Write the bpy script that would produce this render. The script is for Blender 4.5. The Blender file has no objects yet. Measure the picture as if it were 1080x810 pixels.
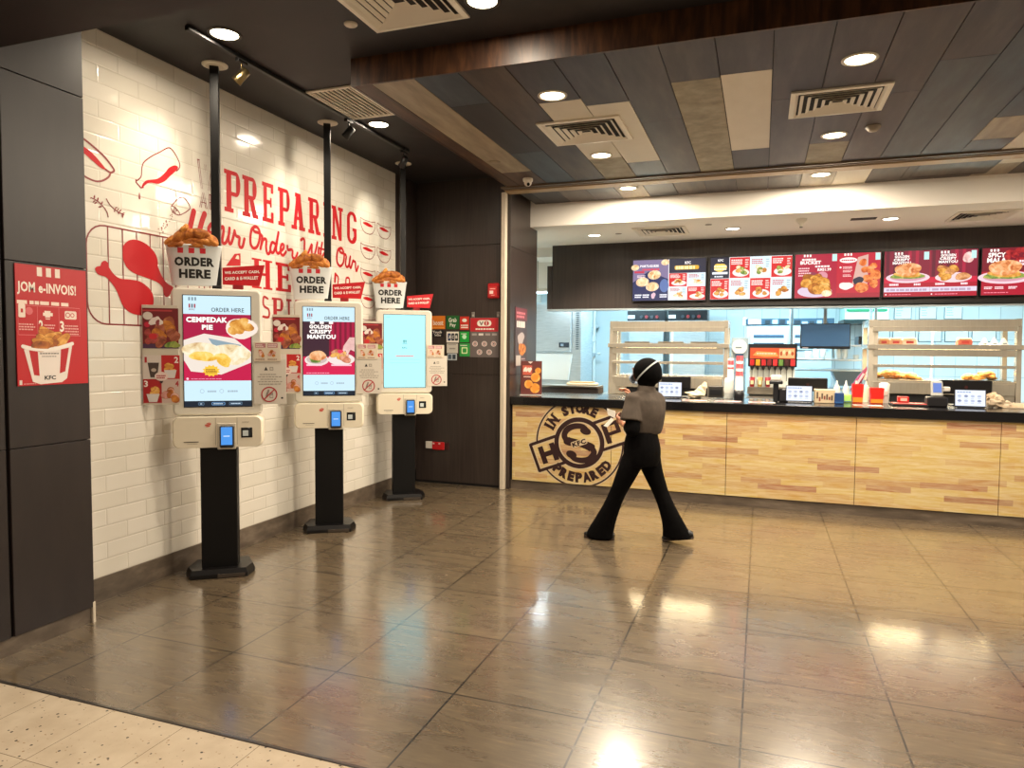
import bpy, bmesh, math, random
from math import sin, cos, pi, radians, sqrt, atan2
from mathutils import Vector, Matrix
from mathutils.geometry import tessellate_polygon
random.seed(7)
scene = bpy.context.scene
COL = scene.collection

# ---------------------------------------------------------------- camera
F_PX = 736.41
YAW, PITCH, ROLL = radians(19.5913), radians(-2.8804), radians(.44586)
CAM = Vector((0, 0, 1.6))
_f = Vector((-sin(YAW)*cos(PITCH), cos(YAW)*cos(PITCH), sin(PITCH)))
_r = Vector((cos(YAW), sin(YAW), 0))
_u = _r.cross(_f)
R2 = cos(ROLL)*_r + sin(ROLL)*_u
U2 = -sin(ROLL)*_r + cos(ROLL)*_u
cam_d = bpy.data.cameras.new('camera'); cam = bpy.data.objects.new('camera', cam_d); COL.objects.link(cam)
cam_d.sensor_width = 36; cam_d.lens = F_PX/1080*36; cam_d.clip_start = .05; cam_d.clip_end = 100
m = Matrix.Identity(4)
for i in range(3):
    m[i][0] = R2[i]; m[i][1] = U2[i]; m[i][2] = -_f[i]; m[i][3] = CAM[i]
cam.matrix_world = m
scene.camera = cam

def ray(px, py): return _f + R2*((px-540)/F_PX) - U2*((py-405)/F_PX)
def on(px, py, ax, val):
    d = ray(px, py); return CAM + d*((val-CAM[ax])/d[ax])
def atY(px, py, Y): return on(px, py, 1, Y)
def wl(px, py):                      # point of the photo on the tiled wall: (y, z)
    p = on(px, py, 0, XW); return (p.y, p.z)
XW = -3.865

# ---------------------------------------------------------------- materials
def lin(h):
    h = h.lstrip('#'); o = []
    for i in (0, 2, 4):
        c = int(h[i:i+2], 16)/255
        o.append(c/12.92 if c <= .04045 else ((c+.055)/1.055)**2.4)
    return (o[0], o[1], o[2], 1)
_mc = {}
def new_mat(name):
    mt = bpy.data.materials.new(name); mt.use_nodes = True
    nt = mt.node_tree; b = nt.nodes['Principled BSDF']
    return mt, nt, b
def mat(h, rough=.5, metal=0., spec=.5, emit=0., coat=0.):
    k = (h, rough, metal, spec, emit, coat)
    if k in _mc: return _mc[k]
    mt, nt, b = new_mat('mat_'+h.strip('#'))
    c = lin(h)
    b.inputs['Base Color'].default_value = c if not emit else (0, 0, 0, 1)
    b.inputs['Roughness'].default_value = rough
    b.inputs['Metallic'].default_value = metal
    b.inputs['Specular IOR Level'].default_value = spec
    b.inputs['Coat Weight'].default_value = coat
    if emit:
        b.inputs['Emission Color'].default_value = c
        b.inputs['Emission Strength'].default_value = emit
    else:                                                   # faint unevenness so no surface is dead flat
        n = nt.nodes.new('ShaderNodeTexNoise'); n.inputs['Scale'].default_value = 9; n.inputs['Detail'].default_value = 4
        tc = nt.nodes.new('ShaderNodeTexCoord'); nt.links.new(tc.outputs['Object'], n.inputs['Vector'])
        mr = nt.nodes.new('ShaderNodeMapRange'); mr.inputs['To Min'].default_value = max(.02, rough-.05); mr.inputs['To Max'].default_value = min(1, rough+.05)
        nt.links.new(n.outputs['Fac'], mr.inputs['Value']); nt.links.new(mr.outputs['Result'], b.inputs['Roughness'])
    _mc[k] = mt
    return mt
def N(nt, t, **kw):
    n = nt.nodes.new(t)
    for k, v in kw.items():
        if k in n.inputs.keys(): n.inputs[k].default_value = v
        else: setattr(n, k, v)
    return n
def ramp(nt, src, stops):
    r = nt.nodes.new('ShaderNodeValToRGB'); e = r.color_ramp.elements
    while len(e) > 1: e.remove(e[-1])
    e[0].position = stops[0][0]; e[0].color = lin(stops[0][1])
    for p, h in stops[1:]:
        x = e.new(p); x.color = lin(h)
    nt.links.new(src, r.inputs['Fac']); return r.outputs['Color']
def mapped(nt, scale=(1, 1, 1), loc=(0, 0, 0), rot=(0, 0, 0)):
    tc = nt.nodes.new('ShaderNodeTexCoord'); mp = nt.nodes.new('ShaderNodeMapping')
    mp.inputs['Scale'].default_value = scale; mp.inputs['Location'].default_value = loc; mp.inputs['Rotation'].default_value = rot
    nt.links.new(tc.outputs['Object'], mp.inputs['Vector']); return mp.outputs['Vector']
def bump(nt, b, h, strength=.2, dist=.01):
    bp = N(nt, 'ShaderNodeBump'); bp.inputs['Strength'].default_value = strength; bp.inputs['Distance'].default_value = dist
    nt.links.new(h, bp.inputs['Height']); nt.links.new(bp.outputs['Normal'], b.inputs['Normal'])
def mix(nt, fac, a, b_, blend='MIX'):
    x = nt.nodes.new('ShaderNodeMix'); x.data_type = 'RGBA'; x.blend_type = blend
    for s, v in ((x.inputs[0], fac), (x.inputs[6], a), (x.inputs[7], b_)):
        if isinstance(v, (int, float)): s.default_value = v
        elif isinstance(v, tuple): s.default_value = v
        else: nt.links.new(v, s)
    return x.outputs[2]

def grain_mat(name, stops, scale=(2, 2, 2), nscale=4, detail=6, rough=.5, bmp=.1, dist=.004, metal=0., spec=.5, emit=0., distort=0.):
    if name in _mc: return _mc[name]
    mt, nt, b = new_mat(name)
    v = mapped(nt, scale)
    n = N(nt, 'ShaderNodeTexNoise', Scale=nscale, Detail=detail, Roughness=.6, Distortion=distort); nt.links.new(v, n.inputs['Vector'])
    c = ramp(nt, n.outputs['Fac'], stops)
    b.inputs['Roughness'].default_value = rough; b.inputs['Metallic'].default_value = metal; b.inputs['Specular IOR Level'].default_value = spec
    if emit:
        b.inputs['Base Color'].default_value = (0, 0, 0, 1); nt.links.new(c, b.inputs['Emission Color']); b.inputs['Emission Strength'].default_value = emit
    else:
        nt.links.new(c, b.inputs['Base Color'])
        if bmp: bump(nt, b, n.outputs['Fac'], bmp, dist)
    _mc[name] = mt
    return mt

# ---------------------------------------------------------------- mesh builder
class MB:
    def __init__(s): s.v = []; s.f = []; s.fm = []; s.fs = []; s.mats = []; s.M = None
    def mi(s, m):
        if m not in s.mats: s.mats.append(m)
        return s.mats.index(m)
    def add(s, verts, faces, m, smooth=False):
        o = len(s.v); k = s.mi(m)
        for p in verts:
            p = Vector(p)
            s.v.append(s.M @ p if s.M else p)
        for f in faces:
            s.f.append([o+i for i in f]); s.fm.append(k); s.fs.append(smooth)
    def box(s, x0, x1, y0, y1, z0, z1, m, bev=0.):
        if x1 < x0: x0, x1 = x1, x0
        if y1 < y0: y0, y1 = y1, y0
        if z1 < z0: z0, z1 = z1, z0
        if not bev:
            v = [(x, y, z) for x in (x0, x1) for y in (y0, y1) for z in (z0, z1)]
            s.add(v, [(0, 1, 3, 2), (4, 6, 7, 5), (0, 4, 5, 1), (2, 3, 7, 6), (0, 2, 6, 4), (1, 5, 7, 3)], m); return
        bev = min(bev, (x1-x0)*.49, (y1-y0)*.49, (z1-z0)*.49)
        lo = (x0, y0, z0); hi = (x1, y1, z1); v = []; idx = {}
        for c in range(8):
            sg = [(c >> k) & 1 for k in range(3)]
            for a in range(3):
                p = []
                for k in range(3):
                    e = hi[k] if sg[k] else lo[k]
                    if k != a: e += -bev if sg[k] else bev
                    p.append(e)
                idx[(c, a)] = len(v); v.append(tuple(p))
        fs = []
        for a in range(3):
            b_, c_ = [(1, 2), (0, 2), (0, 1)][a]
            for sd in (0, 1):
                fs.append([idx[((sd << a) | (i << b_) | (j << c_), a)] for i, j in ((0, 0), (1, 0), (1, 1), (0, 1))])
            for i in (0, 1):
                for j in (0, 1):
                    q0 = (i << b_) | (j << c_); q1 = q0 | (1 << a)
                    fs.append([idx[(q0, b_)], idx[(q1, b_)], idx[(q1, c_)], idx[(q0, c_)]])
        for c in range(8): fs.append([idx[(c, a)] for a in range(3)])
        s.add(v, fs, m)
    def loft(s, rings, m, caps=True, smooth=True, closed=True):
        n = len(rings[0]); v = [p for r in rings for p in r]; fs = []
        for k in range(len(rings)-1):
            for i in range(n if closed else n-1):
                j = (i+1) % n
                fs.append((k*n+i, k*n+j, (k+1)*n+j, (k+1)*n+i))
        s.add(v, fs, m, smooth)
        if caps and closed:
            s.add(rings[0], [list(range(n))[::-1]], m); s.add(rings[-1], [list(range(n))], m)
    def cyl(s, p0, p1, r0, m, r1=None, n=20, caps=True, smooth=True):
        r1 = r0 if r1 is None else r1
        p0 = Vector(p0); p1 = Vector(p1); d = (p1-p0).normalized()
        a = d.orthogonal().normalized(); b = d.cross(a)
        rg = []
        for p, r in ((p0, r0), (p1, r1)): rg.append([p+(a*cos(t)+b*sin(t))*r for t in [2*pi*i/n for i in range(n)]])
        s.loft(rg, m, caps, smooth)
    def tube(s, pts, r, m, n=10, caps=True):
        pts = [Vector(p) for p in pts]; rg = []; a = None
        for i, p in enumerate(pts):
            d = (pts[min(i+1, len(pts)-1)]-pts[max(i-1, 0)]).normalized()
            if a is None: a = d.orthogonal().normalized()
            a = (a-d*a.dot(d)).normalized(); b = d.cross(a)
            rr = r[i] if isinstance(r, (list, tuple)) else r
            rg.append([p+(a*cos(t)+b*sin(t))*rr for t in [2*pi*k/n for k in range(n)]])
        s.loft(rg, m, caps)
    def lathe(s, prof, m, c=(0, 0, 0), n=24, caps=True, sx=1, sy=1):
        c = Vector(c)
        s.loft([[c+Vector((r*cos(t)*sx, r*sin(t)*sy, z)) for t in [2*pi*i/n for i in range(n)]] for r, z in prof], m, caps)
    def ell(s, c, r, m, n=14, k=9, jit=0., seed=0, rot=None):
        rnd = random.Random(seed); c = Vector(c); rot = rot or Matrix.Identity(3)
        ph = [rnd.uniform(0, 6.28) for _ in range(6)]
        def P(t, f):
            d = Vector((sin(f)*cos(t), sin(f)*sin(t), cos(f)))
            w = 1+jit*(sin(3*t+ph[0])*sin(2*f+ph[1])+.6*sin(5*t+ph[2]+3*f)*sin(f)+.5*sin(4*f+ph[3]))
            return c+rot @ Vector((d.x*r[0]*w, d.y*r[1]*w, d.z*r[2]*w))
        v = [P(0, 0)]; fs = []
        for j in range(1, k):
            for i in range(n): v.append(P(2*pi*i/n, pi*j/k))
        v.append(P(0, pi))
        for i in range(n): fs.append((0, 1+i, 1+(i+1) % n))
        for j in range(k-2):
            for i in range(n):
                a = 1+j*n; b = a+n; fs.append((a+i, b+i, b+(i+1) % n, a+(i+1) % n))
        a = 1+(k-2)*n
        for i in range(n): fs.append((a+i, len(v)-1, a+(i+1) % n))
        s.add(v, fs, m, True)
    def prism(s, poly, fr, d0, d1, m, msd=None):
        """closed 2-D outline extruded along the normal of frame fr=(O,U,V,Nrm) from d0 to d1"""
        O, U, V, Nn = fr; n = len(poly)
        a = [O+U*p[0]+V*p[1]+Nn*d0 for p in poly]; b = [O+U*p[0]+V*p[1]+Nn*d1 for p in poly]
        tri = tessellate_polygon([[Vector((p[0], p[1], 0)) for p in poly]])
        s.add(a, [tuple(t)[::-1] for t in tri], m); s.add(b, [tuple(t) for t in tri], m)
        s.add(a+b, [(i, (i+1) % n, n+(i+1) % n, n+i) for i in range(n)], msd or m)
    def build(s, name, parent=None, loc=None, normals=True):
        me = bpy.data.meshes.new(name)
        if loc is None and parent is None:
            xs = [p.x for p in s.v]; ys = [p.y for p in s.v]; zs = [p.z for p in s.v]
            loc = Vector(((min(xs)+max(xs))/2, (min(ys)+max(ys))/2, min(zs)))
        off = Vector(loc) if loc is not None else Vector((0, 0, 0))
        me.from_pydata([p-off for p in s.v], [], s.f)
        for mt in s.mats: me.materials.append(mt)
        me.polygons.foreach_set('material_index', s.fm)
        me.polygons.foreach_set('use_smooth', s.fs)
        if normals:
            bm = bmesh.new(); bm.from_mesh(me); bmesh.ops.recalc_face_normals(bm, faces=bm.faces); bm.to_mesh(me); bm.free()
        me.update()
        o = bpy.data.objects.new(name, me); COL.objects.link(o); o.location = off
        if parent: o.parent = parent
        return o

def tag(o, label=None, cat=None, group=None, kind=None):
    if label: o['label'] = label
    if cat: o['category'] = cat
    if group: o['group'] = group
    if kind: o['kind'] = kind
    return o
def thing(name, label, cat, loc=(0, 0, 0), rz=0., group=None):
    o = bpy.data.objects.new(name, None); COL.objects.link(o); o.empty_display_size = .1
    o.location = loc; o.rotation_euler = (0, 0, rz)
    return tag(o, label, cat, group)
def struct(o): o['kind'] = 'structure'; return o
def copy_tree(o, parent=None):
    c = o.copy(); COL.objects.link(c)
    if parent is not None: c.parent = parent
    for ch in [x for x in COL.objects if x.parent == o]: copy_tree(ch, c)
    return c
def rrect(x0, y0, x1, y1, r, n=5):
    p = []
    for cx, cy, a in ((x1-r, y0+r, -pi/2), (x1-r, y1-r, 0), (x0+r, y1-r, pi/2), (x0+r, y0+r, pi)):
        for i in range(n+1):
            t = a+pi/2*i/n; p.append((cx+r*cos(t), cy+r*sin(t)))
    return p
def catmull(pts, k=5, closed=False):
    n = len(pts); o = []
    rng = range(n if closed else n-1)
    for i in rng:
        if closed: p0, p1, p2, p3 = [pts[(i+j-1) % n] for j in range(4)]
        else: p0, p1, p2, p3 = pts[max(i-1, 0)], pts[i], pts[i+1], pts[min(i+2, n-1)]
        for j in range(k):
            t = j/k
            o.append(tuple(.5*((2*b)+(-a+c)*t+(2*a-5*b+4*c-d)*t*t+(-a+3*b-3*c+d)*t**3) for a, b, c, d in zip(p0, p1, p2, p3)))
    if not closed: o.append(tuple(pts[-1]))
    return o
_tx = {}
def text_mesh(body, off=0.):
    k = (body, off)
    if k in _tx: return _tx[k]
    cu = bpy.data.curves.new('lettering', 'FONT'); cu.body = body; cu.size = 1; cu.offset = off; cu.resolution_u = 2
    cu.dimensions = '2D'; cu.fill_mode = 'FRONT'; cu.align_x = 'LEFT'; cu.space_character = 1+off*1.7
    ob = bpy.data.objects.new('lettering', cu); COL.objects.link(ob)
    dg = bpy.context.evaluated_depsgraph_get(); dg.update()
    me = bpy.data.meshes.new_from_object(ob.evaluated_get(dg))
    v = [(p.co.x, p.co.y) for p in me.vertices]; f = [tuple(p.vertices) for p in me.polygons]
    bpy.data.objects.remove(ob); bpy.data.curves.remove(cu); bpy.data.meshes.remove(me)
    xs = [p[0] for p in v]; ys = [p[1] for p in v]
    x0, x1, y0, y1 = min(xs), max(xs), min(ys), max(ys)
    v = [((a-x0)/(x1-x0), (b-y0)/(y1-y0)) for a, b in v]
    _tx[k] = (v, f, (x1-x0)/(y1-y0)); return _tx[k]
class Art:
    """flat print on a surface: shapes laid in layers on a frame (origin, u, v, normal), optionally bent by a function"""
    def __init__(s, O, U, V, Nn, step=.0005, bend=None):
        s.O = Vector(O); s.U = Vector(U); s.V = Vector(V); s.N = Vector(Nn); s.step = step; s.mb = MB(); s.bend = bend
    def p3(s, u, v, l):
        if s.bend: return s.bend(u, v, l*s.step)
        return s.O+s.U*u+s.V*v+s.N*(l*s.step)
    def raw(s, v, f, m, l, rise=0.):            # every shape a hair above the one before, so that overlaps never share a plane
        s.n = getattr(s, 'n', 0)+1; e = (s.n % 50)*4e-6/s.step
        s.mb.add([s.p3(a, b, l+e+rise*(i % (len(v)//2 or 1))/s.step) for i, (a, b) in enumerate(v)], f, m)
    def rect(s, u0, v0, u1, v1, m, l=1): s.raw([(u0, v0), (u1, v0), (u1, v1), (u0, v1)], [(0, 1, 2, 3)], m, l)
    def poly(s, pts, m, l=1):
        tri = tessellate_polygon([[Vector((p[0], p[1], 0)) for p in pts]]); s.raw(pts, [tuple(t) for t in tri], m, l)
    def rr(s, u0, v0, u1, v1, r, m, l=1): s.poly(rrect(u0, v0, u1, v1, r, 4), m, l)
    def ell(s, cu, cv, ru, rv, m, l=1, n=20, a0=0., rot=0.):
        s.poly([(cu+ru*cos(t)*cos(rot)-rv*sin(t)*sin(rot), cv+ru*cos(t)*sin(rot)+rv*sin(t)*cos(rot)) for t in [a0+2*pi*i/n for i in range(n)]], m, l)
    def blob(s, cu, cv, ru, rv, m, l=1, seed=0, j=.12, n=18, rot=0.):
        r = random.Random(seed); ph = [r.uniform(0, 6.3) for _ in range(3)]; pts = []
        for i in range(n):
            t = 2*pi*i/n; w = 1+j*(sin(2*t+ph[0])+.7*sin(3*t+ph[1])+.4*sin(5*t+ph[2]))
            a, b = ru*cos(t)*w, rv*sin(t)*w
            pts.append((cu+a*cos(rot)-b*sin(rot), cv+a*sin(rot)+b*cos(rot)))
        s.poly(pts, m, l)
    def text(s, body, u0, v0, u1, v1, m, l=2, off=0., xf=None):
        v, f, asp = text_mesh(body, off)
        v = [(u0+(u1-u0)*a, v0+(v1-v0)*b) for a, b in v]
        if xf: v = [xf(*p) for p in v]
        s.raw(v, f, m, l)
    def line(s, pts, w, m, l=2, closed=False, cap=True):
        """stroke of width w (or a list of widths) along a polyline"""
        n = len(pts); L = []; Rr = []
        for i in range(n):
            if closed: a, b = pts[(i-1) % n], pts[(i+1) % n]
            else: a, b = pts[max(i-1, 0)], pts[min(i+1, n-1)]
            d = Vector((b[0]-a[0], b[1]-a[1])); d = d.normalized() if d.length > 1e-9 else Vector((1, 0))
            ww = (w[i] if isinstance(w, (list, tuple)) else w)/2
            L.append((pts[i][0]-d.y*ww, pts[i][1]+d.x*ww)); Rr.append((pts[i][0]+d.y*ww, pts[i][1]-d.x*ww))
        fs = [(i, (i+1) % n, n+(i+1) % n, n+i) for i in range(n if closed else n-1)]
        s.raw(L+Rr, fs, m, l, 0 if closed else 3e-6)
        if cap and not closed:
            for k in (0, n-1):
                ww = (w[k] if isinstance(w, (list, tuple)) else w)/2
                s.ell(pts[k][0], pts[k][1], ww, ww, m, l, 10)
    def greek(s, u0, v0, u1, v1, rows, m, l=2, seed=0, fill=.5):
        """rows of small print too fine to read"""
        r = random.Random(seed); h = (v1-v0)/rows
        for k in range(rows):
            u = u0; end = u1-(u1-u0)*r.uniform(0, .3)
            while u < end:
                w = (u1-u0)*r.uniform(.06, .16); s.rect(u, v0+k*h, min(u+w, u1), v0+k*h+h*fill, m, l); u += w*1.25
    def build(s, name, parent=None, loc=None): return s.mb.build(name, parent, loc, normals=False)
# ================================================================ surfaces of the room
def floor_mat():
    mt, nt, b = new_mat('floor_stone_tile')
    tc = nt.nodes.new('ShaderNodeTexCoord')
    mp = nt.nodes.new('ShaderNodeMapping'); mp.inputs['Location'].default_value = (.04+.632*20, -2.89+.638*20, 0)
    nt.links.new(tc.outputs['Object'], mp.inputs['Vector'])
    br = N(nt, 'ShaderNodeTexBrick', offset=0., squash=1.)
    br.inputs['Scale'].default_value = 1; br.inputs['Brick Width'].default_value = .632; br.inputs['Row Height'].default_value = .638
    br.inputs['Mortar Size'].default_value = .0045; br.inputs['Mortar Smooth'].default_value = .1
    br.inputs['Color1'].default_value = (.42, .42, .42, 1); br.inputs['Color2'].default_value = (.58, .58, .58, 1); br.inputs['Mortar'].default_value = (0, 0, 0, 1)
    nt.links.new(mp.outputs['Vector'], br.inputs['Vector'])
    v = mapped(nt, (1.6, 6, 1)); n1 = N(nt, 'ShaderNodeTexNoise', Scale=1.6, Detail=9, Roughness=.66, Distortion=.9); nt.links.new(v, n1.inputs['Vector'])
    v2 = mapped(nt, (3.2, 26, 1)); n2 = N(nt, 'ShaderNodeTexNoise', Scale=2.2, Detail=6, Roughness=.65, Distortion=.6); nt.links.new(v2, n2.inputs['Vector'])
    c1 = ramp(nt, n1.outputs['Fac'], [(.25, '#6a5b48'), (.45, '#776752'), (.6, '#817057'), (.78, '#918066')])
    c2 = ramp(nt, n2.outputs['Fac'], [(.32, '#3f362e'), (.42, '#747170'), (.58, '#858585'), (.72, '#d8cdb8')])
    c = mix(nt, .55, c1, c2, 'OVERLAY')
    c = mix(nt, .35, c, br.outputs['Color'], 'OVERLAY')
    c = mix(nt, br.outputs['Fac'], c, lin('#0c0806'))
    nt.links.new(c, b.inputs['Base Color'])
    r = nt.nodes.new('ShaderNodeMapRange'); r.inputs['To Min'].default_value = .2; r.inputs['To Max'].default_value = .36
    nt.links.new(n1.outputs['Fac'], r.inputs['Value']); nt.links.new(r.outputs['Result'], b.inputs['Roughness'])
    b.inputs['Specular IOR Level'].default_value = .6; b.inputs['Coat Weight'].default_value = 1.; b.inputs['Coat IOR'].default_value = 1.75; b.inputs['Coat Roughness'].default_value = .14
    bump(nt, b, n2.outputs['Fac'], .06, .004)
    return mt
def terrazzo_mat():
    mt, nt, b = new_mat('mall_terrazzo')
    v = mapped(nt, (1, 1, 1)); vo = N(nt, 'ShaderNodeTexVoronoi', Scale=26., Randomness=1.); nt.links.new(v, vo.inputs['Vector'])
    n = N(nt, 'ShaderNodeTexNoise', Scale=55., Detail=3); nt.links.new(v, n.inputs['Vector'])
    big = N(nt, 'ShaderNodeTexNoise', Scale=9., Detail=4); nt.links.new(v, big.inputs['Vector'])
    base = ramp(nt, big.outputs['Fac'], [(.3, '#bfae96'), (.7, '#cebfa8')])
    ad = N(nt, 'ShaderNodeMath', operation='ADD'); nt.links.new(vo.outputs['Distance'], ad.inputs[0])
    mu = N(nt, 'ShaderNodeMath', operation='MULTIPLY'); mu.inputs[1].default_value = .45; nt.links.new(n.outputs['Fac'], mu.inputs[0]); nt.links.new(mu.outputs[0], ad.inputs[1])
    chip = ramp(nt, ad.outputs[0], [(.335, '#ffffff'), (.36, '#000000')])
    sp = ramp(nt, n.outputs['Fac'], [(.3, '#ffffff'), (.33, '#000000')])
    c = mix(nt, chip, base, lin('#2b2018')); c = mix(nt, sp, c, lin('#9a7b54'))
    tc = nt.nodes.new('ShaderNodeTexCoord'); mp = nt.nodes.new('ShaderNodeMapping'); mp.inputs['Location'].default_value = (.11+.38*20, -2.24+.4*40, 0); nt.links.new(tc.outputs['Object'], mp.inputs['Vector'])
    br = N(nt, 'ShaderNodeTexBrick', offset=0.); br.inputs['Scale'].default_value = 1; br.inputs['Brick Width'].default_value = .39; br.inputs['Row Height'].default_value = .4; br.inputs['Mortar Size'].default_value = .0016
    nt.links.new(mp.outputs['Vector'], br.inputs['Vector'])
    c = mix(nt, br.outputs['Fac'], c, lin('#6d5a40'))
    nt.links.new(c, b.inputs['Base Color']); b.inputs['Roughness'].default_value = .3
    return mt
def subway_mat():
    mt, nt, b = new_mat('white_subway_tile')
    tc = nt.nodes.new('ShaderNodeTexCoord'); sx = nt.nodes.new('ShaderNodeSeparateXYZ'); nt.links.new(tc.outputs['Object'], sx.inputs[0])
    cx = nt.nodes.new('ShaderNodeCombineXYZ'); nt.links.new(sx.outputs['Y'], cx.inputs['X']); nt.links.new(sx.outputs['Z'], cx.inputs['Y'])
    mp = nt.nodes.new('ShaderNodeMapping'); mp.inputs['Location'].default_value = (.05, -.15+.1055*40, 0); nt.links.new(cx.outputs[0], mp.inputs['Vector'])
    def brick(ms, smooth):
        br = N(nt, 'ShaderNodeTexBrick', offset=.5); br.inputs['Scale'].default_value = 1; br.inputs['Brick Width'].default_value = .3; br.inputs['Row Height'].default_value = .1055
        br.inputs['Mortar Size'].default_value = ms; br.inputs['Mortar Smooth'].default_value = smooth
        br.inputs['Color1'].default_value = lin('#d9d3c6'); br.inputs['Color2'].default_value = lin('#e0dacf'); br.inputs['Mortar'].default_value = lin('#bcb2a2')
        nt.links.new(mp.outputs['Vector'], br.inputs['Vector']); return br
    b1 = brick(.0012, .2); b2 = brick(.009, 1.)
    nt.links.new(b1.outputs['Color'], b.inputs['Base Color']); b.inputs['Roughness'].default_value = .13; b.inputs['Specular IOR Level'].default_value = .5
    n = N(nt, 'ShaderNodeTexNoise', Scale=7., Detail=2); nt.links.new(cx.outputs[0], n.inputs['Vector'])
    iv = N(nt, 'ShaderNodeMath', operation='MULTIPLY_ADD'); iv.inputs[1].default_value = -1; nt.links.new(b2.outputs['Fac'], iv.inputs[0])
    sc = N(nt, 'ShaderNodeMath', operation='MULTIPLY'); sc.inputs[1].default_value = .5; nt.links.new(n.outputs['Fac'], sc.inputs[0]); nt.links.new(sc.outputs[0], iv.inputs[2])
    bump(nt, b, iv.outputs[0], .5, .0035)
    return mt
def butcher_mat():
    mt, nt, b = new_mat('light_butcher_block')
    tc = nt.nodes.new('ShaderNodeTexCoord'); sx = nt.nodes.new('ShaderNodeSeparateXYZ'); nt.links.new(tc.outputs['Object'], sx.inputs[0])
    cx = nt.nodes.new('ShaderNodeCombineXYZ'); nt.links.new(sx.outputs['X'], cx.inputs['X']); nt.links.new(sx.outputs['Z'], cx.inputs['Y'])
    mp = nt.nodes.new('ShaderNodeMapping'); mp.inputs['Location'].default_value = (12.1, 4, 0); nt.links.new(cx.outputs[0], mp.inputs['Vector'])
    def brick(w, h, off, bias):
        br = N(nt, 'ShaderNodeTexBrick', offset=off, offset_frequency=3, squash=.7, squash_frequency=2); br.inputs['Scale'].default_value = 1; br.inputs['Brick Width'].default_value = w; br.inputs['Row Height'].default_value = h
        br.inputs['Mortar Size'].default_value = .0006; br.inputs['Bias'].default_value = bias
        br.inputs['Color1'].default_value = (0, 0, 0, 1); br.inputs['Color2'].default_value = (1, 1, 1, 1); br.inputs['Mortar'].default_value = (.3, .3, .3, 1)
        nt.links.new(mp.outputs['Vector'], br.inputs['Vector']); return br
    b1 = brick(.55, .0575, .37, -.15); 
    n0 = N(nt, 'ShaderNodeTexNoise', Scale=1., Detail=1); mp0 = nt.nodes.new('ShaderNodeMapping'); mp0.inputs['Scale'].default_value = (2.6, 9, 1); nt.links.new(cx.outputs[0], mp0.inputs['Vector']); nt.links.new(mp0.outputs[0], n0.inputs['Vector'])
    n = N(nt, 'ShaderNodeTexNoise', Scale=3., Detail=8, Roughness=.65, Distortion=.7); mp2 = nt.nodes.new('ShaderNodeMapping'); mp2.inputs['Scale'].default_value = (1.5, 17, 1); nt.links.new(cx.outputs[0], mp2.inputs['Vector']); nt.links.new(mp2.outputs[0], n.inputs['Vector'])
    c = ramp(nt, b1.outputs['Color'], [(0., '#e0d3b4'), (.5, '#dccca8'), (.78, '#d3c19a'), (.92, '#c2aa80'), (1., '#a98e66')])
    g = ramp(nt, n.outputs['Fac'], [(.3, '#4c3e2e'), (.42, '#6f675c'), (.54, '#858585'), (.76, '#aeaaa4')])
    c = mix(nt, .85, c, g, 'OVERLAY')
    nt.links.new(c, b.inputs['Base Color']); b.inputs['Roughness'].default_value = .42
    return mt
M_FLOOR = floor_mat(); M_TERR = terrazzo_mat(); M_SUB = subway_mat(); M_BUTCH = butcher_mat()
M_DARK = grain_mat('dark_brown_laminate', [(.3, '#1f1717'), (.7, '#281f1e')], (3, 3, .6), 3, 4, .42, .03)
M_DARKV = grain_mat('dark_brushed_laminate', [(.3, '#2d2522'), (.7, '#3d332e')], (14, 14, .5), 3, 5, .34, .05)
M_SEAM = mat('#0b0808', .8)
M_CEIL = grain_mat('dark_painted_ceiling', [(.3, '#171213'), (.55, '#1f1919'), (.75, '#302826')], (1, 1, 1), 2.2, 7, .6, .04)
M_SOFF = grain_mat('plum_brown_soffit', [(.3, '#1d1617'), (.7, '#291f20')], (1, 1, 1), 1.5, 3, .6, 0)
M_WHITE = mat('#efeae1', .7); M_WHITE2 = mat('#f0eae0', .7)
M_BASE = grain_mat('skirting_stone', [(.3, '#4a4036'), (.5, '#5d5145'), (.7, '#75685a')], (1, 2, 5), 3, 8, .4, .03)
M_KWALL = None
def kitchen_tile():
    mt, nt, b = new_mat('kitchen_wall_tile')
    tc = nt.nodes.new('ShaderNodeTexCoord'); sx = nt.nodes.new('ShaderNodeSeparateXYZ'); nt.links.new(tc.outputs['Object'], sx.inputs[0])
    cx = nt.nodes.new('ShaderNodeCombineXYZ'); nt.links.new(sx.outputs['X'], cx.inputs['X']); nt.links.new(sx.outputs['Z'], cx.inputs['Y'])
    br = N(nt, 'ShaderNodeTexBrick', offset=0.); br.inputs['Scale'].default_value = 1; br.inputs['Brick Width'].default_value = .3; br.inputs['Row Height'].default_value = .6; br.inputs['Mortar Size'].default_value = .004
    br.inputs['Color1'].default_value = lin('#cfd8da'); br.inputs['Color2'].default_value = lin('#d6dde0'); br.inputs['Mortar'].default_value = lin('#9aa6ab')
    nt.links.new(cx.outputs[0], br.inputs['Vector']); nt.links.new(br.outputs['Color'], b.inputs['Base Color']); b.inputs['Roughness'].default_value = .3
    return mt
M_KWALL = kitchen_tile()
M_STEEL = grain_mat('brushed_steel', [(.3, '#8c8579'), (.7, '#b3aca0')], (1, 1, 30), 6, 4, .3, .05, .002, metal=1.)
M_STEELC = grain_mat('cool_steel', [(.3, '#aab3b8'), (.7, '#c6ced2')], (1, 1, 20), 6, 4, .36, .03, .002, metal=.6)
M_ALU = mat('#cfc3b0', .35, .1); M_BLACK = mat('#0b0a0a', .45); M_BLKG = mat('#08080a', .18); M_BRASS = mat('#8d7b55', .3, 1.)
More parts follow.
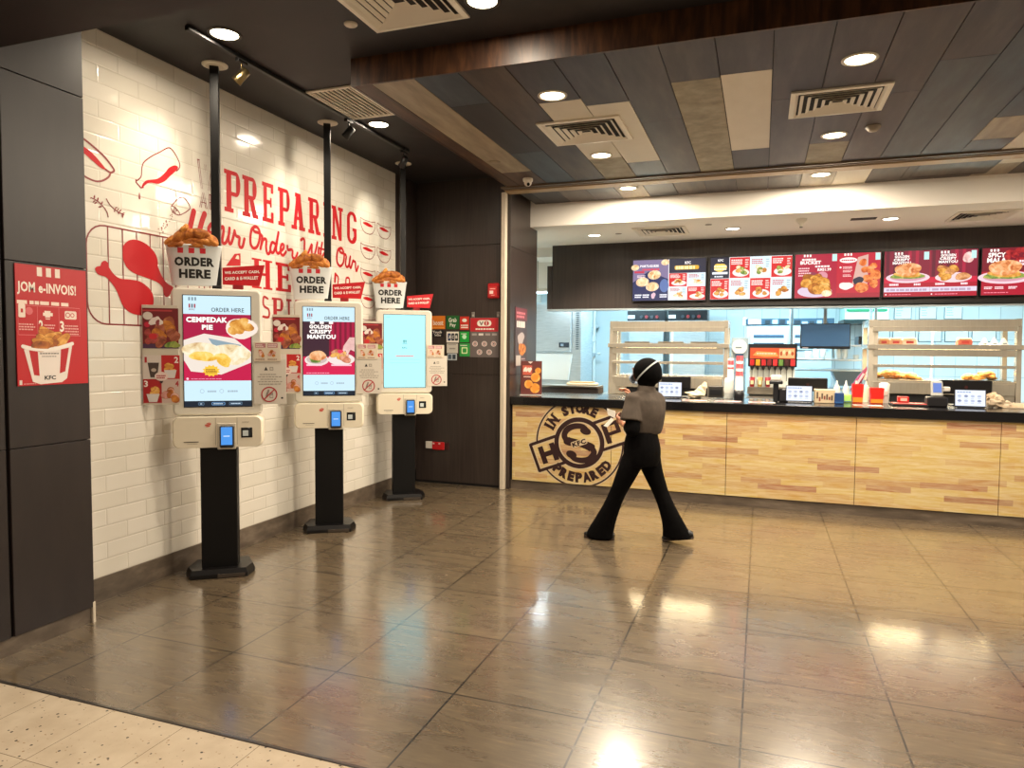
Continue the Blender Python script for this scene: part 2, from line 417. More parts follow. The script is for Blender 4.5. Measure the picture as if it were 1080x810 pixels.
M_WPLAS = mat('#e4ded0', .38); M_GREYP = mat('#8a8984', .5)
XR = 4.6          # right end of what is built
def simple(name, *boxes, loc=(0, 0, 0)):
    mb = MB()
    for b in boxes: mb.box(*b)
    return struct(mb.build(name, None, loc))

simple('floor', (-4.4, XR, 2.24, 14.2, -.1, 0, M_FLOOR))
simple('floor_mall', (-4.4, XR, -4, 2.24, -.1, 0, M_TERR))
mb = MB(); mb.box(-4.4, XR, 2.236, 2.244, -.02, .0015, mat('#1c1512', .4)); struct(mb.build('trim_1', None, (0, 0, 0)))
# tiled wall and the dark wall before it
simple('wall_left', (XW-.25, XW, 2.7, 6.95, .15, 3.75, M_SUB))
simple('baseboard_left', (XW-.2, XW+.012, 2.9, 7.1, 0, .15, M_BASE))
mb = MB()
mb.box(-4.3, -3.62, -4, 2.93, .09, 3.74, M_SEAM)
ys = [-4., -1.9, -.43, 1.04, 2.462, 2.475, 2.938]
zs = [.09, 1.066, 2.03, 2.98, 3.74]
for i in range(len(ys)-1):
    if ys[i+1]-ys[i] < .05: continue
    for j in range(4):
        mb.box(-3.66, -3.6, ys[i]+.003, ys[i+1]-.003, zs[j]+.002, zs[j+1]-.002, M_DARK, .002)
mb.box(-4.3, -3.63, 2.926, 2.938, .09, 3.74, M_DARK)
struct(mb.build('wall_near', None, (0, 0, 0)))
simple('baseboard_near', (-4.3, -3.612, -4, 2.93, 0, .09, M_BASE))
mb = MB(); mb.box(-3.618, -3.598, 2.925, 2.941, 0, .12, M_ALU); struct(mb.build('trim_2', None, (0, 0, 0)))
# dark wall at the back, its nib by the tiles, the wall running in beside the counter
mb = MB()
mb.box(-4.1, -2.72, 7.46, 7.7, 0, 3.75, M_SEAM)
for z0, z1 in ((.03, 1.30), (1.304, 2.78), (2.784, 3.75)):
    mb.box(XW, -2.745, 7.45, 7.5, z0, z1, M_DARKV, .001)
mb.box(-4.3, XW-.004, 6.951, 7.7, .15, 3.75, M_DARKV)
struct(mb.build('wall_back', None, (0, 0, 0)))
mb = MB()
for z0, z1 in ((0, 1.30), (1.304, 2.75), (2.754, 3.4)): mb.box(-2.745, -2.68, 7.452, 8.43, z0, z1, M_DARKV, .001)
mb.box(-2.75, -2.69, 7.46, 8.42, 0, 3.4, M_SEAM)
struct(mb.build('wall_return', None, (0, 0, 0)))
mb = MB(); mb.box(-2.768, -2.714, 7.37, 7.44, .0, 3.34, M_ALU, .006); mb.box(-2.78, -2.768, 7.4, 7.45, 0, 3.34, M_SEAM); struct(mb.build('trim_3', None, (0, 0, 0)))
# ceilings
simple('ceiling', (-4.3, XR, 2.24, 8.3, 3.53, 3.75, M_CEIL))
simple('ceiling_mall', (-4.3, XR, -4, 2.24, 2.93, 3.75, M_SOFF))
PL = dict(
 p=grain_mat('plank_plum', [(.3, '#2c2324'), (.5, '#3b3031'), (.75, '#4f4341')], (5, .8, 1), 2.5, 8, .5, .05),
 b=grain_mat('plank_brown', [(.3, '#372b25'), (.5, '#483a32'), (.75, '#5a4a3f')], (5, .8, 1), 2.5, 8, .5, .05),
 d=grain_mat('plank_charcoal', [(.3, '#282425'), (.7, '#353031')], (5, .8, 1), 2.5, 8, .5, .05),
 s=grain_mat('plank_slate', [(.3, '#2d3037'), (.5, '#383d45'), (.75, '#494e54')], (5, .8, 1), 2.5, 8, .5, .05),
 t=grain_mat('plank_tan', [(.3, '#7d6f5c'), (.5, '#93836d'), (.75, '#a8997f')], (5, .8, 1), 2.5, 8, .5, .05),
 o=grain_mat('plank_concrete', [(.3, '#776c56'), (.5, '#8c8067'), (.75, '#a3977e')], (2, 2, 1), 4, 8, .6, .05),
 c=grain_mat('plank_cream', [(.3, '#c9bda8'), (.7, '#d2c7b3')], (2, 1, 1), 2.5, 6, .5, .02),
 w=grain_mat('plank_walnut', [(.25, '#2c1c12'), (.5, '#4a3120'), (.75, '#694a32')], (7, .8, 1), 2.5, 8, .5, .05))
planks = [  # from left to right; (material, far end)
 [('w', 7.3), ('d', 8.15)], [('t', 6.62), ('w', 7.3), ('d', 8.15)], [('s', 4.72), ('d', 6.0), ('s', 7.3), ('b', 8.15)], [('b', 7.3), ('d', 7.75), ('p', 8.15)],
 [('p', 4.85), ('c', 5.6), ('c', 6.4), ('o', 7.3), ('t', 8.15)], [('p', 5.0), ('c', 6.62), ('s', 7.3), ('d', 8.15)], [('p', 5.5), ('p', 7.3), ('b', 8.15)], [('p', 4.75), ('o', 7.3), ('p', 8.15)],
 [('p', 4.72), ('c', 6.5), ('d', 7.3), ('b', 8.15)], [('p', 5.3), ('p', 7.3), ('b', 8.15)], [('p', 6.5), ('o', 7.3), ('t', 8.15)], [('p', 5.4), ('p', 7.3), ('c', 8.15)],
 [('p', 4.9), ('s', 7.3), ('b', 8.15)], [('p', 4.4), ('s', 7.3), ('b', 8.15)], [('s', 6.2), ('t', 6.8), ('p', 7.3), ('b', 8.15)], [('p', 5.5), ('c', 7.3), ('c', 7.7), ('t', 8.15)],
 [('b', 7.3), ('b', 8.15)], [('p', 5.2), ('t', 7.3), ('p', 8.15)], [('s', 7.3), ('b', 8.15)], [('p', 7.3), ('p', 8.15)], [('b', 7.3), ('b', 8.15)], [('s', 7.3), ('b', 8.15)], [('p', 7.3), ('b', 8.15)]]
mb = MB(); x = -2.616
for i, segs in enumerate(planks):
    x1 = -2.486+.314*i; y = 4.15
    for k, ye in segs:
        mb.box(x+.003, min(x1, XR)-.003, y+.002, ye-.002, 3.35, 3.372, PL[k]); y = ye
    x = x1
    if x1 > XR: break
mb.box(-2.616, XR, 4.15, 8.15, 3.36, 3.42, M_SEAM)
struct(mb.build('ceiling_planks', None, (0, 0, 0)))
M_WAL = grain_mat('walnut_fascia', [(.25, '#22130b'), (.45, '#3c2415'), (.6, '#54351f'), (.8, '#6e4a2e')], (9, 1, 1.3), 2.2, 9, .42, .05, distort=.6)
mb = MB(); mb.box(-2.616, XR, 4.135, 4.155, 3.35, 3.53, M_WAL); mb.box(-2.636, -2.616, 4.135, 7.45, 3.35, 3.53, M_WAL)
struct(mb.build('trim_4', None, (0, 0, 0)))
# sliding-shutter rail across the planks
M_RAIL = mat('#a88c66', .45, .1)
mb = MB(); mb.box(-2.70, XR, 7.17, 7.20, 3.334, 3.352, mat('#6d5c4a', .4, .3)); mb.box(-2.70, XR, 7.20, 7.30, 3.342, 3.352, mat('#1f1814', .6)); mb.box(-2.70, XR, 7.24, 7.26, 3.334, 3.35, mat('#7a6854', .4, .3)); mb.box(-2.70, XR, 7.30, 7.45, 3.327, 3.352, M_RAIL)
struct(mb.build('trim_5', None, (0, 0, 0)))
# white fascia and the white kitchen-front ceiling
simple('wall_fascia', (-2.69, XR, 8.15, 8.3, 3.08, 3.5, M_WHITE))
simple('ceiling_service', (-4.2, XR, 8.29, 10.0, 3.08, 3.2, M_WHITE2))
mb = MB(); mb.box(-2.852, XR, 9.70, 9.9, 2.17, 3.08, M_DARKV); mb.box(-2.92, -2.852, 9.68, 9.9, 2.17, 2.79, M_DARKV); mb.box(-2.92, XR, 9.66, 9.92, 2.15, 2.172, M_STEELC)
struct(mb.build('wall_bulkhead', None, (0, 0, 0)))
simple('wall_passage', (-4.3, -4.1, 8.43, 14.0, 0, 3.2, M_WHITE), (-4.1, -2.75, 8.42, 8.44, 0, 3.2, M_WHITE), (-4.1, -2.4, 10.5, 10.6, 2.5, 3.1, M_WHITE))
simple('wall_kitchen', (-4.3, XR, 13.2, 13.4, 0, 3.2, M_KWALL))
simple('ceiling_kitchen', (-4.2, XR, 9.9, 13.3, 2.95, 3.1, M_WHITE))
simple('wall_right', (XR, XR+.1, 4, 13.4, 0, 3.7, M_WHITE2))

# ================================================================ lights
def spot(loc, target, e, size=120, blend=.6, col=(1, .80, .58), r=.05):
    d = bpy.data.lights.new('lamp', 'SPOT'); d.energy = e; d.spot_size = radians(size); d.spot_blend = blend; d.color = col; d.shadow_soft_size = r
    o = bpy.data.objects.new('lamp', d); COL.objects.link(o); o.location = loc
    o.rotation_euler = (Vector(target)-Vector(loc)).to_track_quat('-Z', 'Y').to_euler(); return o
def area(loc, target, e, sx, sy, col=(1, 1, 1)):
    d = bpy.data.lights.new('lamp', 'AREA'); d.energy = e; d.shape = 'RECTANGLE'; d.size = sx; d.size_y = sy; d.color = col
    o = bpy.data.objects.new('lamp', d); COL.objects.link(o); o.location = loc
    o.rotation_euler = (Vector(target)-Vector(loc)).to_track_quat('-Z', 'Y').to_euler(); return o
WARM = (1, .86, .67); 
M_LENS = mat('#fff2cc', emit=9.); M_LENSC = mat('#fff6e4', emit=9.)
M_RING = mat('#c9bfae', .4); M_RINGD = mat('#3a322c', .5)
def downlight(x, y, z, e, label, group, warm=WARM, ring=M_RING, lens=M_LENS, r=.085, cone=0):
    t = thing('downlight', label, 'ceiling light', (x, y, z), 0, group)
    mb = MB(); n = 28
    prof = [(r+.018, 0.), (r+.018, -.004), (r+.004, -.009), (r, -.006), (r-.004, -.0015)]
    mb.lathe(prof, ring, n=n, caps=False); mb.build('trim_ring', t)
    mb = MB(); mb.lathe([(r-.002, -.003), (.02, -.0035)], lens, n=n); mb.build('lens', t)
    if cone: spot((x, y, z-.03), (x, y, 0), e, cone, .6, warm, .09)
    else:
        d = bpy.data.lights.new('lamp', 'AREA'); d.energy = e; d.shape = 'DISK'; d.size = 2*r; d.color = warm
        o = bpy.data.objects.new('lamp', d); COL.objects.link(o); o.location = (x, y, z-.012)
    return t
DARKD = [(-3.17, 3.56, 'round recessed downlight glowing in the dark ceiling above the first pole'), (-3.16, 5.39, 'round recessed downlight beside the slatted return-air grille'), (-1.506, 3.69, 'round downlight at the top edge beside the square diffuser in the dark ceiling')]
for x, y, l in DARKD: downlight(x, y, 3.53, 15, l, 'downlights in the dark ceiling', ring=M_RINGD)
rows = {-1.4: 'left row of lit downlights in the plank ceiling, ', .515: 'right row of lit downlights in the plank ceiling, '}
for x, pre in rows.items():
    for y, l in ((4.72, 'the one nearest the walnut edge'), (6.285, 'the one behind the air vent'), (7.63, 'the one beyond the shutter rail')):
        downlight(x, y, 3.35, 62, pre+l, 'downlights in the plank ceiling')
downlight(2.43, 4.72, 3.35, 62, 'downlight in the plank ceiling beyond the right edge, nearest row', 'downlights in the plank ceiling')
downlight(2.43, 6.285, 3.35, 62, 'downlight in the plank ceiling beyond the right edge, second row', 'downlights in the plank ceiling')
for x, y, l in ((-2.07, 8.96, 'left downlight of the white ceiling above the menu boards'), (-.36, 8.96, 'middle downlight of the white ceiling, above the second menu board'), (1.32, 8.8, 'right downlight of the white ceiling, above the fourth menu board')):
    downlight(x, y, 3.08, 130, l, 'downlights in the white ceiling', (1, .9, .74), lens=M_LENSC, r=.08, cone=124)

# cool kitchen tubes
M_TUBE = mat('#d8f4ff', emit=5.)
for i, (x, y, l) in enumerate(((-2.2, 11.2, 'left'), (.2, 11.2, 'middle'), (2.6, 11.2, 'right'))):
    t = thing('kitchen_ceiling_light', 'cool white light panel in the kitchen ceiling, %s one of three' % l, 'light', (x, y, 2.94), 0, 'kitchen ceiling light panels')
    mb = MB(); mb.box(-.62, .62, -.32, .32, -.03, 0, M_WPLAS, .004); mb.build('housing', t)
    mb = MB(); mb.box(-.59, .59, -.29, .29, -.034, -.0305, M_TUBE); mb.build('diffuser', t)
    area((x, y, 2.90), (x, y, 0), 150, 1.18, .58, (.52, .85, 1))
t = thing('strip_light', 'bright white strip light in the gap left of the menu bulkhead', 'light', (-3.08, 10.3, 2.48))
mb = MB(); mb.box(-.21, .21, -.05, .05, 0, .05, M_WPLAS, .006); mb.build('housing', t)
mb = MB(); mb.box(-.2, .2, -.045, .045, -.03, -.001, M_TUBE, .01); mb.build('tube', t)
for x in (-.18, .18):
    mb = MB(); mb.cyl((x, 0, .05), (x, 0, .47), .006, M_GREYP, n=8); mb.build('hanger', t)
area((-3.08, 10.3, 2.43), (-3.08, 10.3, 0), 14, .4, .09, (.8, .95, 1))
# unseen panels added in the mall ceiling (behind the camera) to light the entrance
for x in (-2.4, 0, 2.4):
    t = thing('mall_fill_light', 'unseen square light panel added in the mall ceiling behind the viewer', 'light', (x, .3, 2.93), 0, 'added mall light panels')
    mb = MB(); mb.box(-.3, .3, -.3, .3, -.012, 0, mat('#fff0d8', emit=3.), .003); mb.build('diffuser', t)
    area((x, .3, 2.9), (x, .3, 0), 34, .58, .58, (1, .80, .60))
w = bpy.data.worlds.new('world'); scene.world = w; w.use_nodes = True
w.node_tree.nodes['Background'].inputs['Color'].default_value = (.9, .78, .66, 1); w.node_tree.nodes['Background'].inputs['Strength'].default_value = .14

# ================================================================ ceiling fittings
M_VENT = mat('#e2dacb', .5); M_VENTD = mat('#1d1815', .8)
def diffuser(x0, x1, y0, y1, z, label, group='air diffusers', cream=M_VENT):
    """four-way diffuser: sloped border, nested louvres of two stepped pyramids meeting on a diagonal"""
    cx, cy, w, h = (x0+x1)/2, (y0+y1)/2, (x1-x0)/2, (y1-y0)/2
    t = thing('air_vent', label, 'air vent', (cx, cy, z), 0, group)
    def ring(k): return [Vector((a*w*k, b*h*k, 0)) for a, b in ((-1, -1), (1, -1), (1, 1), (-1, 1))]
    mb = MB()
    def frame(k0, z0, k1, z1, m): mb.loft([[p+Vector((0, 0, z0)) for p in ring(k0)], [p+Vector((0, 0, z1)) for p in ring(k1)]], m, False, False)
    frame(1, 0, 1, -.012, cream); frame(1, -.012, .9, -.016, cream); frame(.9, -.016, .84, -.002, cream)
    mb.build('frame', t)
    mb = MB(); mb.box(-w*.86, w*.86, -h*.86, h*.86, -.001, -.0004, M_VENTD); mb.build('duct', t)
    mb = MB()
    for i in range(5):
        k = .8-.155*i
        for (a, b) in (((-1, -1), (1, -1)), ((1, -1), (1, 1)), ((1, 1), (-1, 1)), ((-1, 1), (-1, -1))):
            p0 = Vector((a[0]*w*k, a[1]*h*k, -.017)); p1 = Vector((b[0]*w*k, b[1]*h*k, -.017))
            k2 = k-.075; q0 = Vector((a[0]*w*k2, a[1]*h*k2, -.0025)); q1 = Vector((b[0]*w*k2, b[1]*h*k2, -.0025))
            dz = Vector((0, 0, .002))
            mb.add([p0, p1, q1, q0, p0+dz, p1+dz, q1+dz, q0+dz], [(0, 1, 2, 3), (4, 7, 6, 5), (0, 4, 5, 1), (3, 2, 6, 7), (1, 5, 6, 2), (0, 3, 7, 4)], cream)
    mb.build('louvre', t)
    return t
diffuser(-2.255, -1.64, 3.22, 3.83, 3.53, 'large cream square air diffuser cut off by the top edge in the dark ceiling')
diffuser(-1.69, -1.04, 5.25, 5.86, 3.35, 'cream air diffuser between two lit downlights, left one in the plank ceiling')
diffuser(.15, .775, 5.17, 5.72, 3.35, 'pale metal air diffuser, right one in the plank ceiling')
diffuser(-1.52, -.89, 8.57, 9.18, 3.08, 'grey air grille in the white ceiling above the first menu board')
diffuser(1.92, 2.5, 8.58, 9.15, 3.08, 'grey air grille in the white ceiling at the right edge')
t = thing('return_grille', 'long cream slatted return-air grille in the dark ceiling beside the track', 'air vent', (-3.085, 4.86, 3.53))
mb = MB()
for a in ((-.205, -.18, -.33, .33), (.18, .205, -.33, .33), (-.18, .18, -.33, -.305), (-.18, .18, .305, .33)): mb.box(a[0], a[1], a[2], a[3], -.014, 0, M_VENT, .002)
mb.build('frame', t)
mb = MB(); mb.box(-.18, .18, -.305, .305, -.002, -.0005, mat('#3d3227', .8)); mb.build('duct', t)
mb = MB()
for i in range(9): mb.box(-.18+.04*i+.014, -.18+.04*i+.026, -.305, .305, -.012, -.003, M_VENT)
mb.build('slat', t)
# lighting track with three spot heads
t = thing('lighting_track', 'black lighting track running along the dark ceiling by the tiled wall', 'track', (-3.3, 4.76, 3.5))
mb = MB(); mb.box(-.018, .018, -1.37, 1.37, 0, .03, M_BLACK, .003); mb.build('rail', t)
mb = MB(); mb.box(-.03, .03, 1.3, 1.4, -.003, .03, M_BLACK, .004); mb.build('end_feed', t)
for y, tg, l, mt_ in ((3.86, (XW, 3.62, 2.76), 'brass spot head on the track above the nearest pole', M_BRASS), (5.14, (XW, 5.03, 2.76), 'black spot head on the track, middle of three', M_BLACK), (6.1, (XW, 6.42, 2.78), 'black spot head at the far end of the track', M_BLACK)):
    o = Vector((-3.3, y, 3.5)); t = thing('track_spotlight', l, 'spotlight', o, 0, 'spot heads on the track')
    mb = MB(); mb.box(-.016, .016, -.045, .045, -.02, 0, M_BLACK, .003); mb.build('adapter', t)
    mb = MB(); mb.cyl((0, 0, -.02), (0, 0, -.07), .006, mt_, n=10); mb.build('stem', t)
    d = (Vector(tg)-(o+Vector((0, 0, -.1)))).normalized(); c = Vector((0, 0, -.1))
    mb = MB(); a = d.orthogonal().normalized(); b = d.cross(a)
    mb.loft([[c+d*s+(a*cos(q)+b*sin(q))*r for q in [2*pi*i/20 for i in range(20)]] for s, r in ((-.055, .018), (-.05, .03), (.02, .032), (.05, .036), (.055, .034), (.04, .03))], mt_, True); mb.build('head', t)
    mb = MB(); mb.cyl(c+d*.041, c+d*.045, .029, M_LENS, n=18); mb.build('lens', t)
    spot(o+c+d*.06, tg, 28, 62, 1., (1, .9, .72), .03)
def round_fit(name, label, cat, c, prof, m, group=None):
    mb = MB(); mb.lathe(prof, m, (0, 0, 0), 22); o = mb.build(name, None, (0, 0, 0)); o.location = c; return tag(o, label, cat, group)
round_fit('ceiling_sensor', 'small white round plate in the dark ceiling beside the square diffuser', 'sensor', (-2.353, 3.693, 3.53), [(.04, 0), (.04, -.006), (.034, -.012), (0.001, -.013)], mat('#c9bfae', .4))
round_fit('ceiling_speaker', 'small round flush speaker at the far end of the tan plank', 'speaker', (-2.4, 6.2, 3.35), [(.055, 0), (.055, -.004), (.045, -.008), (.001, -.006)], mat('#8d7d66', .5))
round_fit('smoke_detector', 'small round smoke detector behind the right air diffuser in the planks', 'detector', (.778, 6.135, 3.35), [(.055, 0), (.055, -.012), (.035, -.035), (.03, -.04), (.001, -.04)], mat('#8a7d6c', .5))
for x, y, l in ((-1.75, 8.93, 'tiny round plate in the white ceiling right of the left downlight'), (-.62, 8.6, 'tiny dark plate in the white ceiling left of the middle downlight')):
    round_fit('ceiling_plate', l, 'plate', (x, y, 3.08), [(.04, 0), (.04, -.004), (.001, -.005)], mat('#9c9184', .5))
t = thing('sprinkler_head', 'white cone-shaped ceiling fitting hanging above the second and third menu boards', 'detector', (.39, 8.54, 3.08))
mb = MB(); mb.lathe([(.06, 0), (.06, -.02), (.045, -.035), (.02, -.06), (.012, -.085), (.001, -.086)], M_WPLAS, n=20); mb.build('body', t)
mb = MB(); mb.lathe([(.017, -.085), (.017, -.098), (.001, -.1)], M_GREYP, n=14); mb.build('tip', t)
t = thing('ceiling_flap', 'dark square panel left open in the white ceiling left of the right downlight', 'panel', (1.04, 8.72, 3.08))
mb = MB(); mb.box(-.13, .13, -.06, .06, -.006, 0, mat('#2b2622', .6), .002); mb.build('panel', t)
t = thing('security_camera', 'white dome security camera under the plank ceiling by the metal post', 'camera', (-2.3, 6.9, 3.35))
mb = MB(); mb.lathe([(.05, 0), (.052, -.012), (.05, -.03), (.036, -.034)], mat('#ddd5c6', .35), n=22); mb.build('base', t)
mb = MB(); mb.ell((0, 0, -.042), (.04, .04, .04), mat('#d5ccbd', .3), 18, 10); mb.build('ball', t)
mb = MB(); mb.cyl((.012, -.022, -.058), (.018, -.036, -.07), .016, M_BLKG, n=14); mb.build('eye', t)
# framed access hatches seen in the planks beyond the rail
for x0, x1, l in ((1.36, 2.02, 'brown framed access hatch in the planks beyond the rail, at right'),):
    t = thing('access_hatch', l, 'hatch', ((x0+x1)/2, 7.74, 3.35)); w_ = (x1-x0)/2
    mb = MB()
    for a in ((-w_, w_, -.3, -.275), (-w_, w_, .275, .3), (-w_, -w_+.02, -.275, .275), (w_-.02, w_, -.275, .275)): mb.box(a[0], a[1], a[2], a[3], -.006, -.0002, mat('#3a2a20', .5))
    mb.build('frame', t)
    mb = MB(); mb.box(-w_+.02, w_-.02, -.275, .275, -.003, -.0002, PL['b']); mb.build('panel', t)
# ================================================================ prints, food pictures
def fried(name='fried', stops=(('#7a3a12', '#b5661f', '#d58a34', '#e6a855')), emit=0., sc=14):
    return grain_mat('food_%s_%s' % (name, emit), [(.3, stops[0]), (.45, stops[1]), (.58, stops[2]), (.75, stops[3])], (1, 1, 1), sc, 6, .55, .35, .01, emit=emit, distort=.8)
GOLD = ('#9c5a1c', '#cf8a34', '#e6ac55', '#f3cd84'); BROWN = ('#6d3512', '#a5581c', '#c87a2c', '#dc9a48'); PALE = ('#c9a070', '#e6cfa0', '#f2e4c2', '#fbf3de'); ROSE = ('#8f4a44', '#c88a80', '#e3b5a8', '#f1d8cc'); GREEN = ('#3c5a22', '#6c8a3a', '#a3a84e', '#d5cf8a')
def chick_pile(a, cu, cv, w, h, n, seed, emit, l=4, st=None):
    """a picture of a heap of fried pieces: overlapping blobs with a dark rim"""
    r = random.Random(seed); sts = st or (GOLD, BROWN, GOLD)
    for i in range(n):
        f = i/max(1, n-1); u = cu+r.uniform(-.36, .36)*w; v = cv+h*(.32-.62*f)+r.uniform(-.06, .06)*h
        ru, rv, rot = w*r.uniform(.17, .26), h*r.uniform(.17, .27), r.uniform(-.6, .6); s = r.randint(0, 999)
        a.blob(u, v, ru*1.05, rv*1.07, fried('rim', ('#7a4014', '#935019', '#a86424', '#bb7a36'), emit), l+.3*i, s, .07, 18, rot)
        st_ = sts[i % len(sts)]; a.blob(u, v, ru, rv, fried(st_[0], st_, emit), l+.3*i+.12, s, .07, 18, rot)
def P_(h, e=0.): return mat(h, .45, emit=e) if e else mat(h, .45)

# ================================================================ ordering kiosks
def fr(O=(0, 0, 0), d=0.): return (Vector(O)+Vector((0, -d, 0)), Vector((1, 0, 0)), Vector((0, 0, 1)), Vector((0, -1, 0)))
K_WHITE = mat('#ddd8cb', .35, coat=.2); K_WHITE2 = mat('#e9dfc9', .3, coat=.2); RED = mat('#c4101e', .45); REDT = mat('#b8171d', .4)
def kiosk_screen(k, t, E=1.15):
    a = Art((0, -.1005, 0), (1, 0, 0), (0, 0, 1), (0, -1, 0), .00025)
    e = lambda h, s=1.: mat(h, .4, emit=E*s)
    u0, u1, v0, v1 = -.208, .22, 1.188, 1.945; W, H = u1-u0, v1-v0
    X_ = lambda f: u0+W*f
    Y_ = lambda f: v0+H*f
    if k == 2:
        a.rect(u0, v0, u1, v1, e('#a6eaf0', 1.2), 1)
        a.rect(X_(.44), Y_(.60), X_(.56), Y_(.605), e('#5aa7a4'), 2)
        for i, (p, q) in enumerate(((.46, .49), (.49, .515), (.52, .545))): a.poly([(X_(p), Y_(.655)), (X_(q), Y_(.655)), (X_(q-.006), Y_(.61)), (X_(p+.008), Y_(.61))], e('#5aa7a4'), 2)
        a.text('KFC', X_(.44), Y_(.535), X_(.56), Y_(.56), e('#4f9a98'), 2, .02)
        a.rect(X_(.28), Y_(.425), X_(.72), Y_(.443), e('#efb3b0'), 2)
        a.greek(X_(.31), Y_(.428), X_(.69), Y_(.441), 1, e('#d98f90'), 3, 3, .8)
        a.line([(X_(.14), Y_(.34)), (X_(.86), Y_(.34)), (X_(.86), Y_(.385)), (X_(.14), Y_(.385))], .0025, e('#8ccfd2'), 2, True)
        a.greek(X_(.06), Y_(.965), X_(.16), Y_(.975), 1, e('#6cb7bb'), 2, 5, .9)
        a.build('screen_picture', t); return
    a.rect(u0, v0, u1, v1, e('#c9e6f2'), 1)
    a.rect(u0, v0, u1, Y_(.052), e('#15212f'), 2)
    for p, q, h in ((.2, .29, '#5b7890'), (.40, .60, '#6f9fd0'), (.66, .86, '#5b7890')):
        a.rr(X_(p), Y_(.012), X_(q), Y_(.04), .008, e(h), 3); a.rr(X_(p)+.003, Y_(.016), X_(q)-.003, Y_(.036), .006, e('#1c2c40'), 4)
        a.greek(X_(p)+.012, Y_(.021), X_(q)-.01, Y_(.031), 1, e('#c0d5e6'), 5, int(p*100), .9)
    # header
    for p in (.075, .12, .165): a.rect(X_(p), Y_(.955), X_(p+.028), Y_(.985), e('#7f95a0'), 2)
    for i, p in enumerate((.08, .118, .156)): a.rect(X_(p), Y_(.89), X_(p+.024), Y_(.925), e('#a43c46' if i != 1 else '#5f6b74'), 2)
    a.text('KFC', X_(.085), Y_(.868), X_(.17), Y_(.882), e('#7b4a52'), 2, .02)
    a.text('ORDER HERE', X_(.41), Y_(.857), X_(.90), Y_(.895), e('#36464e'), 2, .012)
    # footer icons
    for p in (.26, .55): a.ell(X_(p), Y_(.14), .014, .014, e('#a3b7c6'), 2); a.ell(X_(p), Y_(.14), .011, .011, e('#c9e6f2'), 3)
    a.greek(X_(.34), Y_(.13), X_(.47), Y_(.15), 1, e('#9fb2c0'), 2, 1, .8); a.greek(X_(.64), Y_(.13), X_(.82), Y_(.15), 1, e('#9fb2c0'), 2, 2, .8)
    pv0, pv1 = Y_(.235), Y_(.835)
    if k == 0:
        a.rect(u0, pv0, u1, pv1, e('#c01848'), 2)
        a.poly([(u0, Y_(.58)), (u1, Y_(.70)), (u1, pv1), (u0, pv1)], e('#a61440'), 2.5)
        a.blob(X_(.86), Y_(.71), .10, .075, e('#f2dfd0'), 3, 4, .05); 
        for i, (p, q) in enumerate(((.76, .75), (.88, .77), (.84, .70), (.96, .72), (.74, .69))): a.blob(X_(p), Y_(q), .036, .03, fried('sc', GOLD, E), 4+.1*i, i, .1)
        for tx, (p0, p1, q0, q1) in (('CEMPEDAK', (.03, .66, .755, .815)), ('PIE', (.26, .44, .69, .745))):
            a.text(tx, X_(p0), Y_(q0), X_(p1), Y_(q1), e('#7d1134'), 5, .10); a.text(tx, X_(p0)+.004, Y_(q0)+.004, X_(p1)-.004, Y_(q1)-.004, e('#fff6ee', 1.1), 6, .05)
        a.poly([(u0, Y_(.42)), (X_(.1), Y_(.32)), (X_(.55), Y_(.29)), (u1, Y_(.40)), (u1, Y_(.5)), (X_(.75), Y_(.62)), (X_(.3), Y_(.66)), (u0, Y_(.6))], e('#e9dccf'), 4)
        a.poly([(X_(.36), Y_(.62)), (X_(.85), Y_(.56)), (X_(.8), Y_(.5)), (X_(.45), Y_(.54))], e('#8ba0ab'), 5)
        a.blob(X_(.26), Y_(.50), .115, .065, fried('pi', PALE, E), 6, 1, .06, 22, -.12); a.blob(X_(.70), Y_(.475), .125, .07, fried('pi', PALE, E), 6.3, 2, .06, 22, -.2)
        a.blob(X_(.28), Y_(.455), .08, .036, fried('pf', ('#c98a1c', '#e8b23c', '#f5cf68', '#fbe5a0'), E), 7, 3, .1, 18, -.1); a.blob(X_(.58), Y_(.425), .06, .038, fried('pf', ('#c98a1c', '#e8b23c', '#f5cf68', '#fbe5a0'), E), 7.3, 5, .12, 18, -.5)
        st = []
        for i in range(24): rr_ = .058 if i % 2 else .044; st.append((X_(.40)+rr_*cos(2*pi*i/24), Y_(.325)+rr_*.72*sin(2*pi*i/24)))
        a.poly(st, e('#f2c13c'), 8); a.greek(X_(.32), Y_(.305), X_(.48), Y_(.345), 3, e('#8a4a12'), 9, 4, .6)
        a.ell(X_(.05), Y_(.253), .008, .008, e('#f6d0dc'), 3); a.greek(X_(.1), Y_(.248), X_(.55), Y_(.258), 1, e('#e090ac'), 3, 7, .7)
    else:
        a.rect(u0, pv0, u1, pv1, e('#a81440'), 2)
        for i in range(5): a.rect(X_(.5+.1*i), Y_(.5), X_(.545+.1*i), pv1, e('#7d0f30'), 2.5)
        a.rect(u0, Y_(.43), X_(.5), pv1, e('#3d2230'), 2.6); a.rect(u0, pv0, u1, Y_(.44), e('#d21c4e'), 2.7)
        for i, p in enumerate((.14, .32, .5)): a.rect(X_(p), Y_(.81), X_(p+.08), pv1, e('#fff2ec', 1.1), 5)
        for tx, (p0, p1, q0, q1) in (('GOLDEN', (.12, .55, .755, .80)), ('CRISPY', (.12, .56, .70, .745)), ('MANTOU', (.08, .63, .64, .69))): a.text(tx, X_(p0), Y_(q0), X_(p1), Y_(q1), e('#fff6f0', 1.1), 5, .05)
        a.ell(X_(.26), Y_(.40), .1, .05, e('#e9d9d2'), 4, 24); a.ell(X_(.26), Y_(.41), .085, .04, e('#c9b4ad'), 4.4, 24)
